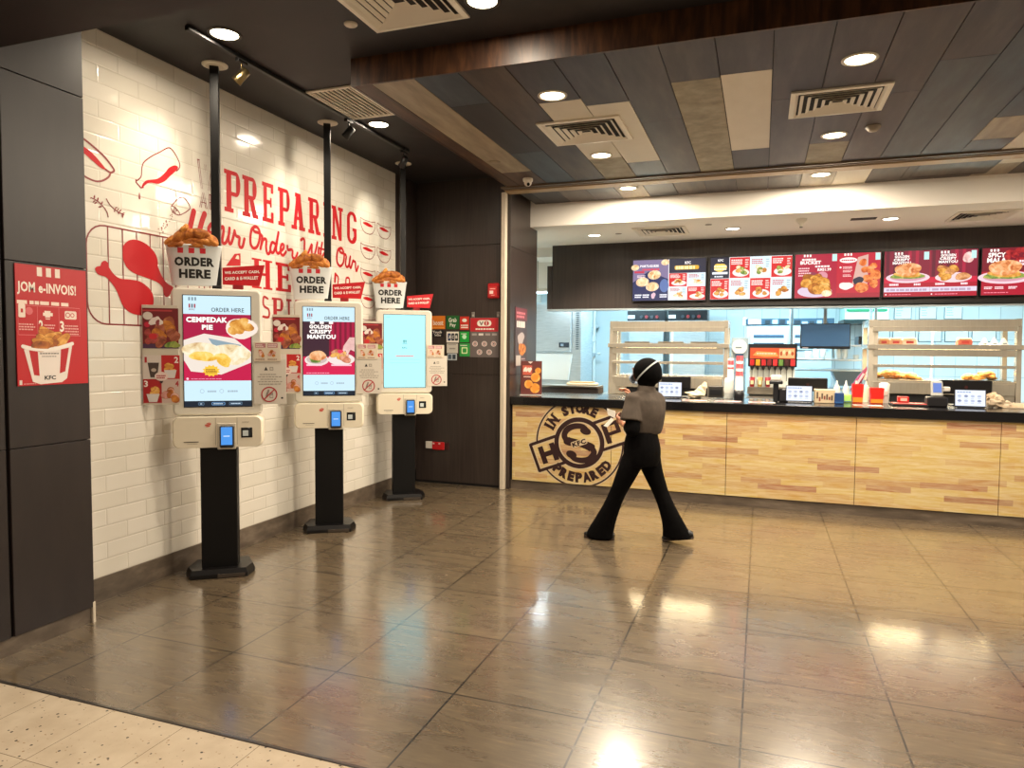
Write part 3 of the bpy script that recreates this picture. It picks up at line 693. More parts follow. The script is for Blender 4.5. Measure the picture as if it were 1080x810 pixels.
        a.blob(X_(.26), Y_(.41), .06, .028, fried('lt', GREEN, E), 5, 2, .2); a.blob(X_(.28), Y_(.45), .068, .045, fried('bn', ('#b5562c', '#d98a50', '#efb684', '#f7d5b0'), E), 5.4, 3, .05)
        a.ell(X_(.74), Y_(.41), .112, .052, e('#ecdcd6'), 4.2, 24); chick_pile(a, X_(.72), Y_(.45), .19, .1, 7, 3, E, 5, (('#8f3c24', '#c06a4c', '#dc9474', '#efbfa4'), GOLD))
        a.blob(X_(.72), Y_(.5), .022, .018, e('#e03c5c'), 8, 4)
        a.poly([(u1, Y_(.66)), (X_(.9), Y_(.66)), (X_(.78), Y_(.56)), (X_(.76), Y_(.49)), (X_(.82), Y_(.51)), (X_(.86), Y_(.46)), (X_(.92), Y_(.52)), (u1, Y_(.5))], fried('hd', ('#c08a86', '#e3b5ae', '#f1d0c8', '#f9e6de'), E, 5), 7)
        a.rr(X_(.06), Y_(.335), X_(.36), Y_(.352), .004, e('#f4c9d4'), 5); a.rr(X_(.54), Y_(.335), X_(.94), Y_(.352), .004, e('#f4c9d4'), 5)
        a.greek(X_(.06), Y_(.25), X_(.5), Y_(.262), 1, e('#f0a0b8'), 4, 7, .7)
    a.build('screen_picture', t)

def make_kiosk():
    t = thing('ordering_kiosk', None, 'kiosk')
    # base: six-sided plate with chamfered top
    hexo = [(-.186, -.15), (.186, -.15), (.226, -.03), (.186, .15), (-.186, .15), (-.226, -.03)]
    def hx(k, z): return [Vector((x*k, y*k, z)) for x, y in hexo]
    mb = MB(); mb.loft([hx(.985, 0), hx(1, .006), hx(1, .028), hx(.93, .062)], mat('#0a0809', .35), True, False)
    mb.build('base_plate', t)
    mb = MB(); mb.box(-.118, .118, -.085, .075, .05, .93, mat('#060505', .5, 0, .3), .004); mb.build('column', t)
    mb = MB(); mb.box(-.01, .168, -.1535, -.15, .004, .03, mat('#5d544c', .3, .6), .001); mb.build('base_reflection', t)  # grey strip stands in for light reflected off the base front
    # payment module
    mb = MB(); f0 = fr()
    def sec(k, d): return [Vector((x, -d, z)) for x, z in rrect(-.29*k+.004, .905+.107*(1-k), .298*k, 1.122-.107*(1-k)+0, .045*k, 6)]
    mb.loft([sec(.97, -.055), sec(1, -.03), sec(1, .10), sec(.985, .125), sec(.95, .138)], K_WHITE2, True, True)
    mo = mb.build('payment_module', t)
    for sx_ in (-.012, .126): mb = MB(); mb.box(sx_, sx_+.003, -.1386, -.13, .925, 1.112, mat('#a59c8b', .6)); mb.build('panel_seam', mo)
    mb = MB(); mb.box(.0, .12, -.1425, -.135, .895, 1.075, mat('#cfc6b4', .4), .006); mb.build('terminal_cradle', mo)
    term = MB(); term.box(.016, .108, -.162, -.14, .908, 1.06, mat('#24262c', .35), .008); tm = term.build('card_terminal', t)
    mb = MB(); mb.box(.026, .098, -.1634, -.162, .928, 1.05, mat('#4f9cf0', emit=1.)); 
    a = Art((0, -.1636, 0), (1, 0, 0), (0, 0, 1), (0, -1, 0), .0003); a.greek(.042, .985, .082, .993, 1, mat('#d5eaff', emit=1.2), 1, 3, .8)
    mb.build('terminal_screen', t).parent = tm; a.build('terminal_text', tm)
    mb = MB(); mb.box(.152, .226, -.1405, -.136, .972, 1.042, mat('#16181a', .25), .006); mb.box(.163, .2, -.1425, -.1405, .984, 1.022, mat('#cfd8da', .2), .002); mb.box(.2, .215, -.1425, -.1405, .984, 1.03, mat('#34383c', .2)); mb.build('code_reader', mo)
    mb = MB(); mb.box(-.212, -.118, -.1395, -.136, .948, .953, mat('#4d4438', .6)); mb.box(-.19, -.125, -.1392, -.137, .936, .939, mat('#b5ab98', .6)); mb.build('receipt_slot', mo)
    a = Art((0, -.1386, 0), (1, 0, 0), (0, 0, 1), (0, -1, 0), .0004)
    a.blob(-.058, 1.066, .02, .014, mat('#d0402e', .5), 1, 2, .1, 16, .2); a.line([(-.075, 1.068), (-.045, 1.076)], .003, K_WHITE2, 2); a.line([(-.072, 1.058), (-.044, 1.064)], .002, K_WHITE2, 2)
    a.greek(.16, 1.075, .21, 1.086, 2, mat('#a79c88', .6), 1, 2); a.build('sticker', mo)
    # screen head
    mb = MB()
    def sh(g, d): return [Vector((x, -d, z)) for x, z in rrect(-.284+g, 1.126+g, .291-g, 1.996-g, .04-g, 6)]
    mb.loft([sh(.02, -.01), sh(.004, .0), sh(0, .02), sh(0, .085), sh(.004, .094), sh(.014, .098)], K_WHITE, True, True)
    hd = mb.build('screen_housing', t)
    mb = MB(); mb.box(-.213, .225, -.0995, -.094, 1.183, 1.95, mat('#1a1c20', .2)); mb.build('bezel', hd)
    mb = MB(); mb.box(-.09, .09, -.02, .05, 1.0, 1.85, mat('#1a1718', .5), .006); mb.build('back_spine', t)
    mb = MB(); mb.box(-.034, .024, -.025, .033, 1.8, 3.525, mat('#0e0c0c', .35), .003); pole = mb.build('ceiling_pole', t)
    mb = MB(); mb.lathe([(.085, 3.53), (.085, 3.524), (.06, 3.515)], mat('#cfc6b4', .5), n=24); mb.build('ceiling_rose', pole)
    # bucket sign
    O = Vector((-.146, -.03, 0)); mb = MB()
    def arc(z, hw, dep, d0=0.): return [O+Vector((hw*sin(q), -(dep*cos(q))-d0, z)) for q in [(-pi/2+pi*i/24) for i in range(25)]]
    zb, zt = 2.016, 2.282
    prof = [(zb, .140, .035), (zt-.006, .176, .045), (zt+.002, .180, .05), (zt+.010, .178, .05), (zt+.010, .166, .036)]
    rings = [arc(*p)+[O+Vector((p[1], .012, p[0])), O+Vector((-p[1], .012, p[0]))] for p in prof]
    mb.loft(rings, mat('#dfe3e3', .4), True, True); bk = mb.build('bucket_sign', t)
    def bend(u, v, l):
        hw = .14+(.176-.14)*(v-zb)/(zt-zb); dp = .035+.01*(v-zb)/(zt-zb)
        q = math.asin(max(-1, min(1, u/hw))); return O+Vector((u, -dp*cos(q)-.0006-l, v))
    a = Art((0, 0, 0), (1, 0, 0), (0, 0, 1), (0, -1, 0), .0003, bend)
    a.text('ORDER', -.118, 2.145, .132, 2.206, mat('#15130f', .5), 1, .05); a.text('HERE', -.09, 2.064, .108, 2.125, mat('#15130f', .5), 1, .05)
    for u in (-.096, -.026, .044): a.poly([(u, 2.232), (u+.035, 2.232), (u+.036, 2.268), (u-.001, 2.268)], mat('#c01d2a', .5), 1)
    a.build('sign_lettering', bk)
    r = random.Random(4); mb = MB()
    M_FCS = [fried('sign_chicken', ('#8a4413', '#bb6a20', '#d88c38', '#e9ad5e'), 0, 26), fried('sign_chicken_dark', ('#6f340e', '#a35718', '#c2752a', '#d69448'), 0, 26)]
    for i, (x, z, rx, rz_, rot) in enumerate(((-.13, 2.315, .066, .038, .35), (-.082, 2.352, .075, .038, .7), (-.01, 2.362, .075, .042, .15), (.06, 2.362, .07, .042, -.2), (.12, 2.325, .062, .042, -.6), (-.03, 2.312, .085, .04, .25), (.065, 2.315, .08, .04, -.15), (-.1, 2.292, .07, .034, .1), (-.058, 2.392, .046, .022, .85), (.02, 2.29, .085, .034, 0))):
        mb.ell(O+Vector((x*.93, -.016-.006*((i*3) % 5), z)), (rx*.92, .024+.004*(i % 3), rz_*.86), M_FCS[i % 2], 18, 10, .1, i, Matrix.Rotation(-rot, 3, 'Y'))
    mb.build('chicken_heap', bk)
    mb = MB(); mb.box(-.028, .028, -.06, -.01, 1.99, 2.02, mat('#14110f', .5), .003); mb.build('sign_bracket', t)
    # red flag
    mb = MB(); mb.prism([(.036, 2.03), (.276, 2.026), (.312, 2.176), (.034, 2.146)], fr(), .024, .032, RED); fl = mb.build('payment_flag', t)
    a = Art((0, -.0324, 0), (1, 0, 0), (0, 0, 1), (0, -1, 0), .0003)
    sk = lambda s0: (lambda u, v: (u, v+(u-.04)*.07+s0))
    a.text('WE ACCEPT CASH,', .048, 2.098, .278, 2.121, mat('#f4e6e0', .5), 1, .05, sk(0)); a.text('CARD & E-WALLET', .048, 2.058, .268, 2.081, mat('#f4e6e0', .5), 1, .05, sk(0)); a.build('flag_lettering', fl)
    mb = MB(); mb.box(.1, .17, -.034, -.02, 1.99, 2.03, mat('#8d1018', .5), .002); mb.build('flag_foot', fl)
    # side posters (left)
    mb = MB(); mb.box(-.4505, -.232, -.154, -.150, 1.208, 1.872, mat('#cfc5b4', .3), .001); mb.box(-.27, -.235, -.15, -.09, 1.5, 1.58, mat('#b9b1a4', .4), .002); sp = mb.build('poster_holder', t)
    a = Art((.0275, -.1545, 0), (.982, 0, 0), (0, 0, 1), (0, -1, 0), .0003)
    a.rect(-.483, 1.585, -.262, 1.852, P_('#701318')); a.rect(-.483, 1.83, -.3, 1.84, P_('#b5363a'), 2)
    a.ell(-.45, 1.80, .03, .026, P_('#d9cfc6'), 3); a.blob(-.4, 1.765, .034, .034, P_('#e3d6cf'), 4, 3, .25); a.blob(-.39, 1.755, .014, .018, P_('#8f3a3c'), 4.5, 6, .2); a.ell(-.455, 1.742, .018, .018, P_('#c01d38'), 3)
    chick_pile(a, -.335, 1.69, .15, .17, 9, 5, 0, 3, (('#5a2a1c', '#8f4630', '#b3664a', '#c98a6a'), BROWN)); chick_pile(a, -.43, 1.655, .11, .09, 5, 8, 0, 5, (('#5a1c1c', '#8f3030', '#b34a44', '#c96a5a'),))
    a.rect(-.483, 1.585, -.262, 1.615, P_('#4b2b4a'), 3); a.blob(-.3, 1.61, .04, .025, fried('lf', GREEN), 6, 3, .2); a.ell(-.42, 1.665, .025, .02, P_('#c8262c'), 8)
    u0, u1, v0, v1 = -.486, -.258, 1.222, 1.54; um, vm = (u0+u1)/2, (v0+v1)/2
    a.rect(u0, vm, um, v1, P_('#d6c9c0')); a.rect(um, vm, u1, v1, P_('#bb1f22')); a.rect(u0, v0, um, vm, P_('#a91a1e')); a.rect(um, v0, u1, vm, P_('#c9b0a6'))
    a.text('1', u0+.012, v1-.05, u0+.026, v1-.012, P_('#b01c24'), 3, .03); a.text('2', u1-.034, v1-.052, u1-.008, v1-.01, P_('#f3e9e2'), 3, .03); a.text('3', u0+.006, vm-.052, u0+.03, vm-.01, P_('#f3e9e2'), 3, .03); a.text('4', u1-.03, vm-.05, u1-.008, vm-.012, P_('#a9272c'), 3, .03)
    a.poly([(u0+.03, v1-.05), (u0+.1, v1-.05), (u0+.088, vm+.012), (u0+.046, vm+.012)], P_('#4a3a34'), 3); a.ell(u0+.067, vm+.06, .016, .012, P_('#b9a89a'), 4)
    chick_pile(a, um+.055, v1-.085, .09, .06, 5, 3, 0, 3, (GOLD,)); a.poly([(um+.016, vm+.06), (um+.094, vm+.06), (um+.082, vm+.006), (um+.03, vm+.006)], P_('#d8d0cc'), 6)
    chick_pile(a, u0+.06, vm-.09, .1, .07, 6, 6, 0, 3, (GOLD,)); a.poly([(u0+.02, v0+.06), (u0+.1, v0+.06), (u0+.085, v0+.006), (u0+.035, v0+.006)], P_('#d8d0cc'), 6)
    chick_pile(a, um+.058, v0+.055, .11, .09, 7, 9, 0, 3, (BROWN, ROSE)); a.ell(um, vm+.018, .042, .03, P_('#e7cfc6'), 9); a.greek(um-.03, vm+.004, um+.03, vm+.032, 2, P_('#b0343c'), 10, 2, .6); a.blob(um, vm-.014, .012, .014, P_('#3d2c28'), 9, 2)
    a.build('poster_print', sp)
    # menu strip and notice (right)
    mb = MB(); mb.box(.238, .418, -.112, -.108, 1.50, 1.634, mat('#d8c9b4', .4), .001); ms = mb.build('menu_strip', t)
    a = Art((0, -.1124, 0), (1, 0, 0), (0, 0, 1), (0, -1, 0), .0003)
    for u in (.25, .33):
        a.rect(u, 1.595, u+.066, 1.625, P_('#b8767a')); a.greek(u+.004, 1.6, u+.06, 1.622, 2, P_('#e9d8d0'), 2, int(u*100), .6)
        chick_pile(a, u+.034, 1.555, .06, .045, 5, int(u*50), 0, 3, (BROWN, ROSE)); a.greek(u, 1.51, u+.06, 1.525, 1, P_('#9c7a66'), 2, 4)
    a.build('menu_print', ms)
    mb = MB(); mb.box(.236, .452, -.106, -.102, 1.20, 1.52, mat('#d5cdc0', .4), .001); nt_ = mb.build('notice_board', t)
    a = Art((0, -.1064, 0), (1, 0, 0), (0, 0, 1), (0, -1, 0), .0003)
    a.poly([(.305, 1.436), (.33, 1.436), (.3175, 1.462)], P_('#2b2420')); a.rect(.342, 1.436, .366, 1.46, P_('#8f877c')); a.rect(.346, 1.44, .362, 1.456, P_('#c9c0b2'), 2)
    for i, (p, q) in enumerate(((.275, .41), (.262, .42), (.28, .405), (.262, .425), (.27, .415))): a.greek(p, 1.405-.017*i, q, 1.412-.017*i, 1, P_('#9d9488'), 1, i, .9)
    a.line([(.338+.05*cos(q), 1.268+.05*sin(q)) for q in [2*pi*i/32 for i in range(32)]], .008, P_('#b0202a'), 3, True)
    a.line([(.303, 1.233), (.373, 1.303)], .008, P_('#b0202a'), 4, cap=False)
    a.poly([(.312, 1.25), (.33, 1.262), (.34, 1.298), (.33, 1.304), (.318, 1.275)], P_('#8c7f76'), 2); a.rect(.34, 1.242, .364, 1.282, P_('#9c9086'), 2); a.rect(.345, 1.248, .36, 1.262, P_('#d5cdc0'), 2.5)
    a.rect(.416, 1.236, .43, 1.248, P_('#2b2420')); a.build('notice_print', nt_)
    return t
k0 = make_kiosk()
KP = [(-3.577, 3.920, 36, 'white ordering kiosk nearest the viewer, pie advert on its screen'), (-3.556, 5.214, 32, 'middle white ordering kiosk with two burgers on its screen'), (-3.575, 6.6, 33, 'farthest white ordering kiosk with plain pale cyan screen')]
kiosks = []
for i, (x, y, a_, l) in enumerate(KP):
    o = k0 if i == 0 else copy_tree(k0)
    o.location = (x, y, 0); o.rotation_euler = (0, 0, radians(a_)); o['label'] = l; o['group'] = 'ordering kiosks'; kiosks.append(o)
for i, o in enumerate(kiosks):
    hd = [c for c in COL.objects if c.parent == o and c.name.startswith('screen_housing')][0]
    kiosk_screen(i, hd)
# ================================================================ red vinyl on the tiled wall
WO = Vector((XW+.0012, 0, 0))
def wart(): return Art(WO, (0, 1, 0), (0, 0, 1), (1, 0, 0), .0004)
VR = mat('#b90c18', .5, 0, .3); VD = mat('#7d1418', .45); VT = mat('#a81820', .45)
def px2(s, ox, oy, pts): return [wl(ox+x*s, oy+y*s) for x, y in pts]
# slogan
t = thing('wall_slogan', 'large red painted slogan on the white tiles above the kiosks', 'lettering', (XW, 5.2, 1.9))
def sub(a, name): o = a.build(name, None, (XW, 5.2, 1.9)); o.parent = t; o.location = (0, 0, 0); return o
# slab capitals, drawn in a unit box
def slab(ch):
    T = .30; S = .105
    st = {}
    def V(x): return [(x, 0), (x+T, 0), (x+T, 1), (x, 1)]
    def B(x0, x1, y0, y1): return [(x0, y0), (x1, y0), (x1, y1), (x0, y1)]
    def bowl(x0, x1, y0, y1, t=T, n=9):
        o = [(x0, y1)]; ry = (y1-y0)/2; cx = x1-ry*.9 if x1-ry*.9 > x0 else x0+.1; rx = x1-cx; cy = (y0+y1)/2
        o += [(cx+rx*sin(pi*i/n), cy+ry*cos(pi*i/n)) for i in range(n+1)]; o.append((x0, y0)); inr = []
        ty = S*.95; rxi = rx-t*.9; ryi = ry-ty
        o2 = [(x0, y0+ty)]+[(cx+rxi*sin(pi*i/n), cy-ryi*cos(pi*i/n)) for i in range(n+1)]+[(x0, y1-ty)]
        return o+o2
    if ch == 'P': return [V(.13), B(0, .56, 0, S), B(0, .3, 1-S, 1), bowl(.13, 1, .40, 1)]
    if ch == 'R': return [V(.11), B(0, .50, 0, S), B(0, .3, 1-S, 1), bowl(.11, .93, .44, 1), [(.42, .47), (.70, .47), (.93, S), (1.04, S), (1.04, 0), (.66, 0)]]
    if ch == 'E': return [V(.12), B(0, 1, 0, S), B(0, 1, 1-S, 1), B(.3, .8, .47, .57), B(.78, 1, 0, .27), B(.78, 1, .76, 1), B(.70, .84, .40, .64)]
    if ch == 'A': return [[(.13, 0), (.36, 0), (.60, 1), (.38, 1)], [(.62, 0), (.92, 0), (.68, 1), (.38, 1)], B(.28, .72, .27, .36), B(0, .42, 0, S), B(.56, 1.03, 0, S), B(.28, .62, 1-S, 1)]
    if ch == 'I': return [V(.34), B(.1, .9, 0, S), B(.1, .9, 1-S, 1)]
    if ch == 'N': return [B(.10, .30, 0, 1), B(.72, .92, 0, 1), [(.10, 1), (.38, 1), (.92, 0), (.66, 0)], B(0, .44, 0, S), B(0, .3, 1-S, 1), B(.58, 1.04, 1-S, 1)]
    if ch == 'G':
        n = 8; out = [(.98, .72)]+[(.5+.48*cos(q), .76+.24*sin(q)) for q in [pi*i/n for i in range(n+1)]]+[(.5+.48*cos(q), .24+.24*sin(q)) for q in [pi+pi*i/n for i in range(n+1)]]+[(.98, .5), (.55, .5), (.55, .40), (.68, .40)]
        inn = [(.70, .25)]+[(.49-.20*sin(q), .24-.14*cos(q)) for q in [0, .5, 1.0, 1.4]]+[(.30, .76)]+[(.49+.2*cos(q), .76+.14*sin(q)) for q in [pi-.4-i*.45 for i in range(6)]]+[(.70, .72)]
        return [out[:1]+out[1:]+inn]
    if ch == 'H': return [B(.12, .34, 0, 1), B(.66, .88, 0, 1), B(.3, .7, .45, .54), B(0, .46, 0, S*.6), B(0, .46, 1-S*.6, 1), B(.54, 1, 0, S*.6), B(.54, 1, 1-S*.6, 1)]
    if ch == 'F': return [B(.12, .36, 0, 1), B(0, .5, 0, S*.7), B(0, 1, 1-S*.7, 1), B(.9, 1, .8, 1), B(.3, .75, .48, .56)]
    if ch == 'S': return None
def caps(a, word, m, l=1):
    for ch, y0, y1, z0, z1 in word:
        for pl in slab(ch): a.poly([(y0+(y1-y0)*p, z0+(z1-z0)*q) for p, q in pl], m, l)
a = wart(); zb, zt = 2.631, 2.949
caps(a, [('P', 4.315, 4.49, zb, zt), ('R', 4.512, 4.69, zb, zt), ('E', 4.743, 4.882, zb, zt), ('P', 4.942, 5.098, zb, zt), ('A', 5.118, 5.306, zb, zt), ('R', 5.358, 5.535, zb, zt), ('I', 5.575, 5.70, zb, zt), ('N', 5.72, 5.905, zb, zt), ('G', 5.98, 6.16, zb, zt)], VR)
sub(a, 'slab_capitals')
a = wart()                                                   # thin double-line small capitals
for ch, (y0, y1, z0, z1) in (('W', (4.045, 4.20, 2.74, 2.945)), ('A', (4.065, 4.125, 2.62, 2.725))): pass
for d in (0, .014):
    a.line([(4.05+d, 2.948), (4.082+d, 2.745), (4.118+d, 2.93), (4.152+d, 2.745), (4.19+d, 2.948)], .006, VD, 1)
    a.line([(4.066+d, 2.612), (4.095+d, 2.722), (4.124+d, 2.612)], .006, VD, 1); a.line([(4.16+d, 2.612), (4.16+d, 2.722)], .006, VD, 1)
a.line([(4.078, 2.65), (4.126, 2.65)], .006, VD, 1); a.line([(4.05, 2.948), (4.068, 2.948)], .008, VD, 1)
a.line(catmull([(4.16, 2.72), (4.215, 2.71), (4.215, 2.67), (4.165, 2.662)], 4), .008, VD, 1); a.line([(4.18, 2.662), (4.225, 2.612)], .008, VD, 1)
a.line([(4.225, 2.945), (4.225, 2.745), (4.27, 2.745)], .007, VD, 1); a.line([(4.225, 2.945), (4.27, 2.945)], .007, VD, 1); a.line([(4.225, 2.85), (4.262, 2.85)], .007, VD, 1)
sub(a, 'small_capitals')
a = wart(); s = 120/884; SW = .026                            # brush script
def scr(pts, w=SW, s=s, ox=195, oy=220): a.line(catmull(px2(s, ox, oy, pts), 5), w, VR, 1)
scr([(68, 22), (52, 90), (40, 150), (48, 180)], .045); scr([(152, 42), (135, 90), (115, 160), (105, 185)], .045); scr([(48, 170), (70, 190), (105, 180)], .03)
scr([(205, 120), (185, 150), (188, 185), (215, 185), (222, 150), (205, 122)], .03)
scr([(262, 175), (292, 140), (300, 170), (290, 240), (296, 268), (318, 262), (340, 205), (346, 152)]); scr([(346, 152), (338, 230), (345, 270), (362, 262), (385, 180)]); scr([(385, 172), (396, 210), (420, 222), (424, 230), (420, 280), (432, 302), (448, 292), (462, 235)])
scr([(548, 140), (520, 158), (508, 220), (512, 280), (535, 308), (562, 292), (580, 230), (578, 172), (552, 140), (530, 150), (540, 178), (575, 190), (600, 215)])
scr([(600, 222), (596, 260), (586, 312)]); scr([(592, 285), (606, 245), (622, 235), (632, 250), (630, 300), (638, 345), (652, 350), (664, 325)])
scr([(700, 275), (678, 262), (664, 300), (668, 335), (686, 340), (702, 300), (716, 240), (726, 190)]); scr([(726, 185), (716, 250), (708, 320), (722, 348), (740, 335)])
scr([(740, 335), (764, 310), (766, 282), (752, 278), (742, 310), (746, 350), (764, 362), (785, 335)]); scr([(796, 292), (800, 320), (824, 318), (836, 330), (834, 370), (848, 388), (862, 378), (874, 345)])
S2 = 120/810
def sc2(pts, w=SW): scr(pts, w, S2, 300, 180)
sc2([(116, 494), (132, 484), (142, 500), (141, 560), (146, 612), (168, 585), (194, 524), (193, 570), (199, 620), (216, 590), (234, 512)]); sc2([(244, 548), (240, 590), (246, 606), (258, 590)]); sc2([(268, 515), (258, 570), (256, 605), (268, 612), (280, 590)]); sc2([(244, 552), (285, 562)], .02); sc2([(300, 520), (296, 600)]); sc2([(298, 585), (312, 560), (325, 575), (325, 620)])
sc2([(404, 550), (382, 562), (372, 610), (376, 655), (396, 680), (418, 655), (424, 600), (410, 556), (392, 560), (396, 580), (420, 590), (436, 600)]); sc2([(440, 612), (434, 660), (442, 685), (456, 675), (466, 620)]); sc2([(468, 612), (462, 670), (472, 692), (484, 650), (490, 640)]); sc2([(490, 645), (504, 652), (506, 690), (512, 716), (524, 680)])
sub(a, 'brush_script')
a = wart()                                                   # lower lines, mostly behind the signs
a.poly(px2(s, 195, 220, [(318, 445), (385, 352), (430, 348), (432, 445)]), VR, 1); a.poly(px2(s, 195, 220, [(390, 388), (404, 362), (418, 366), (420, 395)]), mat('#dcd3c0', .2), 2)
sub(a, 'arrow_flag'); a = wart(); caps(a, [('H', 4.61, 4.86, 2.075, 2.315), ('E', 4.905, 5.105, 2.075, 2.315)], VR)
sub(a, 'tall_capitals'); a = wart()
for ch, y0, y1 in (('P', 4.85, 5.0), ('I', 5.03, 5.12), ('F', 5.16, 5.32)): caps(a, [(ch, y0, y1, 1.83, 2.015)], VT)
a.line(catmull([(4.80, 2.0), (4.75, 2.01), (4.75, 1.94), (4.81, 1.91), (4.81, 1.85), (4.74, 1.85)], 5), .02, VT, 1)
sub(a, 'lower_capitals'); a = wart()
sc2([(362, 735), (358, 790)], .03); sc2([(362, 735), (382, 760), (380, 800)], .02); sc2([(436, 800), (440, 765), (460, 768), (462, 800)], .022); sc2([(440, 840), (436, 800)], .022)
sub(a, 'lower_script')
# bottle and drop
def vinyl(a, name, label, cat, group=None):
    return tag(a.build(name), label, cat, group)
s1 = 120/884
def q1(pts): return px2(s1, 80, 130, pts)
a = wart(); a.line(catmull(q1([(465, 452), (505, 415), (512, 345), (530, 300), (590, 255), (650, 225), (712, 192), (745, 205), (780, 255), (806, 318), (800, 352), (780, 372)]), 4), .008, VD, 1)
a.line(q1([(466, 440), (466, 458), (505, 502), (522, 498)]), .01, VD, 1)
a.poly(catmull(q1([(510, 505), (518, 470), (545, 445), (590, 438), (640, 428), (690, 385), (720, 348), (760, 328), (788, 335), (790, 355), (760, 385), (730, 412), (690, 450), (640, 470), (585, 462), (550, 470)]), 3, True), VR, 2)
a.poly(catmull(q1([(492, 535), (500, 575), (496, 592), (486, 585), (486, 565)]), 3, True), VD, 2)
vinyl(a, 'painted_bottle', 'painted tilted sauce bottle with red sauce and a falling drop on the tiles', 'wall drawing')
a = wart(); a.line(catmull(q1([(-40, 60), (10, 95), (60, 122), (150, 195), (230, 270), (292, 355), (290, 375), (265, 382), (225, 355)]), 4), .013, VD, 1)
a.line(catmull(q1([(270, 382), (255, 415), (215, 442), (165, 452), (110, 435), (60, 405), (0, 340), (-30, 260)]), 4), .012, VD, 1)
a.poly(catmull(q1([(-30, 120), (60, 180), (130, 235), (200, 315), (230, 358), (190, 345), (120, 285), (60, 232), (-30, 170)]), 3, True), VR, 2)
vinyl(a, 'painted_bowl', 'painted tilted bowl of red sauce cut off by the dark wall panel', 'wall drawing')
def sprig(pts, leaves, name, label):
    leaves = [(x, y, dx*.85, dy*.85) for x, y, dx, dy in leaves]
    a = wart(); a.line(catmull(q1(pts), 5), .007, VD, 1)
    for (x, y, dx, dy) in leaves:
        a.poly(catmull(q1([(x, y), (x+dx*.5-dy*.2, y+dy*.5+dx*.2), (x+dx, y+dy), (x+dx*.5+dy*.2, y+dy*.5-dx*.2)]), 3, True), VD, 2)
    vinyl(a, name, label, 'wall drawing', 'herb sprigs on the tiles')
sprig([(250, 728), (240, 690), (205, 640), (160, 600), (115, 578)], [(140, 590, 5, -40), (165, 605, 10, -35), (165, 610, -30, 20), (195, 632, 15, -30), (205, 645, -40, 10), (120, 580, -12, 8), (150, 598, -25, 22)], 'painted_sprig', 'painted herb sprig with leaves at its upper left end, on the tiles')
sprig([(236, 588), (265, 635), (300, 668), (340, 695), (372, 712)], [(300, 665, 25, -18), (300, 668, -2, 28), (325, 685, 10, 28), (335, 690, 20, -25), (355, 702, 30, -6), (358, 705, 8, 36), (318, 680, 18, -22)], 'painted_sprig', 'painted herb sprig with leaves at its lower right end, on the tiles')
a = wart(); a.line(catmull(q1([(740, 645), (790, 590), (825, 574), (850, 590), (882, 640), (880, 670), (810, 712), (765, 700), (742, 670)]), 4, True), .007, VD, 1)
a.line(catmull(q1([(745, 645), (772, 655), (800, 690), (808, 712)]), 4), .007, VD, 1); r = random.Random(3)
for i in range(9): p = q1([(762+r.uniform(-12, 20), 670+r.uniform(-10, 28))])[0]; a.ell(p[0], p[1], .005, .005, VD, 2, 8)
for i in range(24): f = r.random(); p = q1([(745-95*f+r.uniform(-14, 14)*(1+f), 715+130*f+r.uniform(-12, 12))])[0]; a.ell(p[0], p[1], .0045, .0045, VD, 2, 8)
vinyl(a, 'painted_shaker', 'painted salt shaker pouring dots on the tiles above the nearest bucket sign', 'wall drawing')
# grill rack and drumsticks
s3 = 120/810
def q3(pts): return px2(s3, 80, 230, pts)
a = wart(); y0, y1, z0, z1 = 3.149, 4.10, 1.735, 2.345
a.line(rrect(y0, z0, y1, z1, .13, 6), .010, VD, 1, True)
for i in range(9):
    y = 3.30+.107*i; e = max(0, .13-(y-y0)) ; e2 = max(0, .13-(y1-y)); q = max(e, e2); ins = .13-sqrt(max(0, .13**2-q*q))
    a.line([(y, z0+ins), (y, z1-ins)], .008, VD, 1, cap=False)
vinyl(a, 'painted_rack', 'painted wire grill rack outline behind the red drumsticks on the tiles', 'wall drawing')
def drum(pts, label):
    a = wart(); a.poly(catmull(q3(pts), 4, True), VR, 3); vinyl(a, 'painted_drumstick', label, 'wall drawing', 'painted drumsticks')
drum([(338, 195), (375, 160), (430, 155), (500, 185), (555, 240), (578, 290), (585, 350), (610, 410), (645, 462), (690, 490), (680, 520), (662, 555), (638, 560), (622, 530), (615, 490), (575, 455), (500, 425), (420, 395), (365, 355), (338, 300), (332, 240)], 'upper painted red drumstick on the rack, bone end pointing down to the right')
drum([(135, 360), (150, 345), (172, 340), (182, 315), (205, 303), (226, 318), (235, 350), (270, 400), (315, 430), (390, 438), (455, 452), (510, 490), (545, 540), (552, 600), (535, 650), (490, 690), (440, 690), (380, 670), (335, 625), (310, 570), (285, 510), (250, 460), (212, 420), (180, 410), (150, 395)], 'lower painted red drumstick on the rack, bone end pointing up to the left')
# bowls at the far end
def bowl(yc, zt_, label):
    a = wart(); w = .142; h = .145
    out = [(yc-w, zt_), (yc-w*.97, zt_-h*.45), (yc-w*.55, zt_-h*.9), (yc, zt_-h), (yc+w*.55, zt_-h*.9), (yc+w*.97, zt_-h*.45), (yc+w, zt_)]
    a.line(catmull(out, 4), .007, VD, 1); a.line(catmull([(yc-w, zt_), (yc-w*.6, zt_-.012), (yc, zt_-.014), (yc+w*.6, zt_-.012), (yc+w, zt_)], 4), .006, VD, 1)
    a.poly(catmull([(yc-w*.72, zt_-.045), (yc-w*.3, zt_-.03), (yc+w*.1, zt_-.034), (yc+w*.7, zt_-.055), (yc+w*.2, zt_-.068), (yc-w*.3, zt_-.062)], 3, True), VR, 2)
    vinyl(a, 'painted_bowl', label, 'wall drawing', 'painted sauce bowls')
RN = ['top', 'second', 'third', 'fourth', 'fifth']
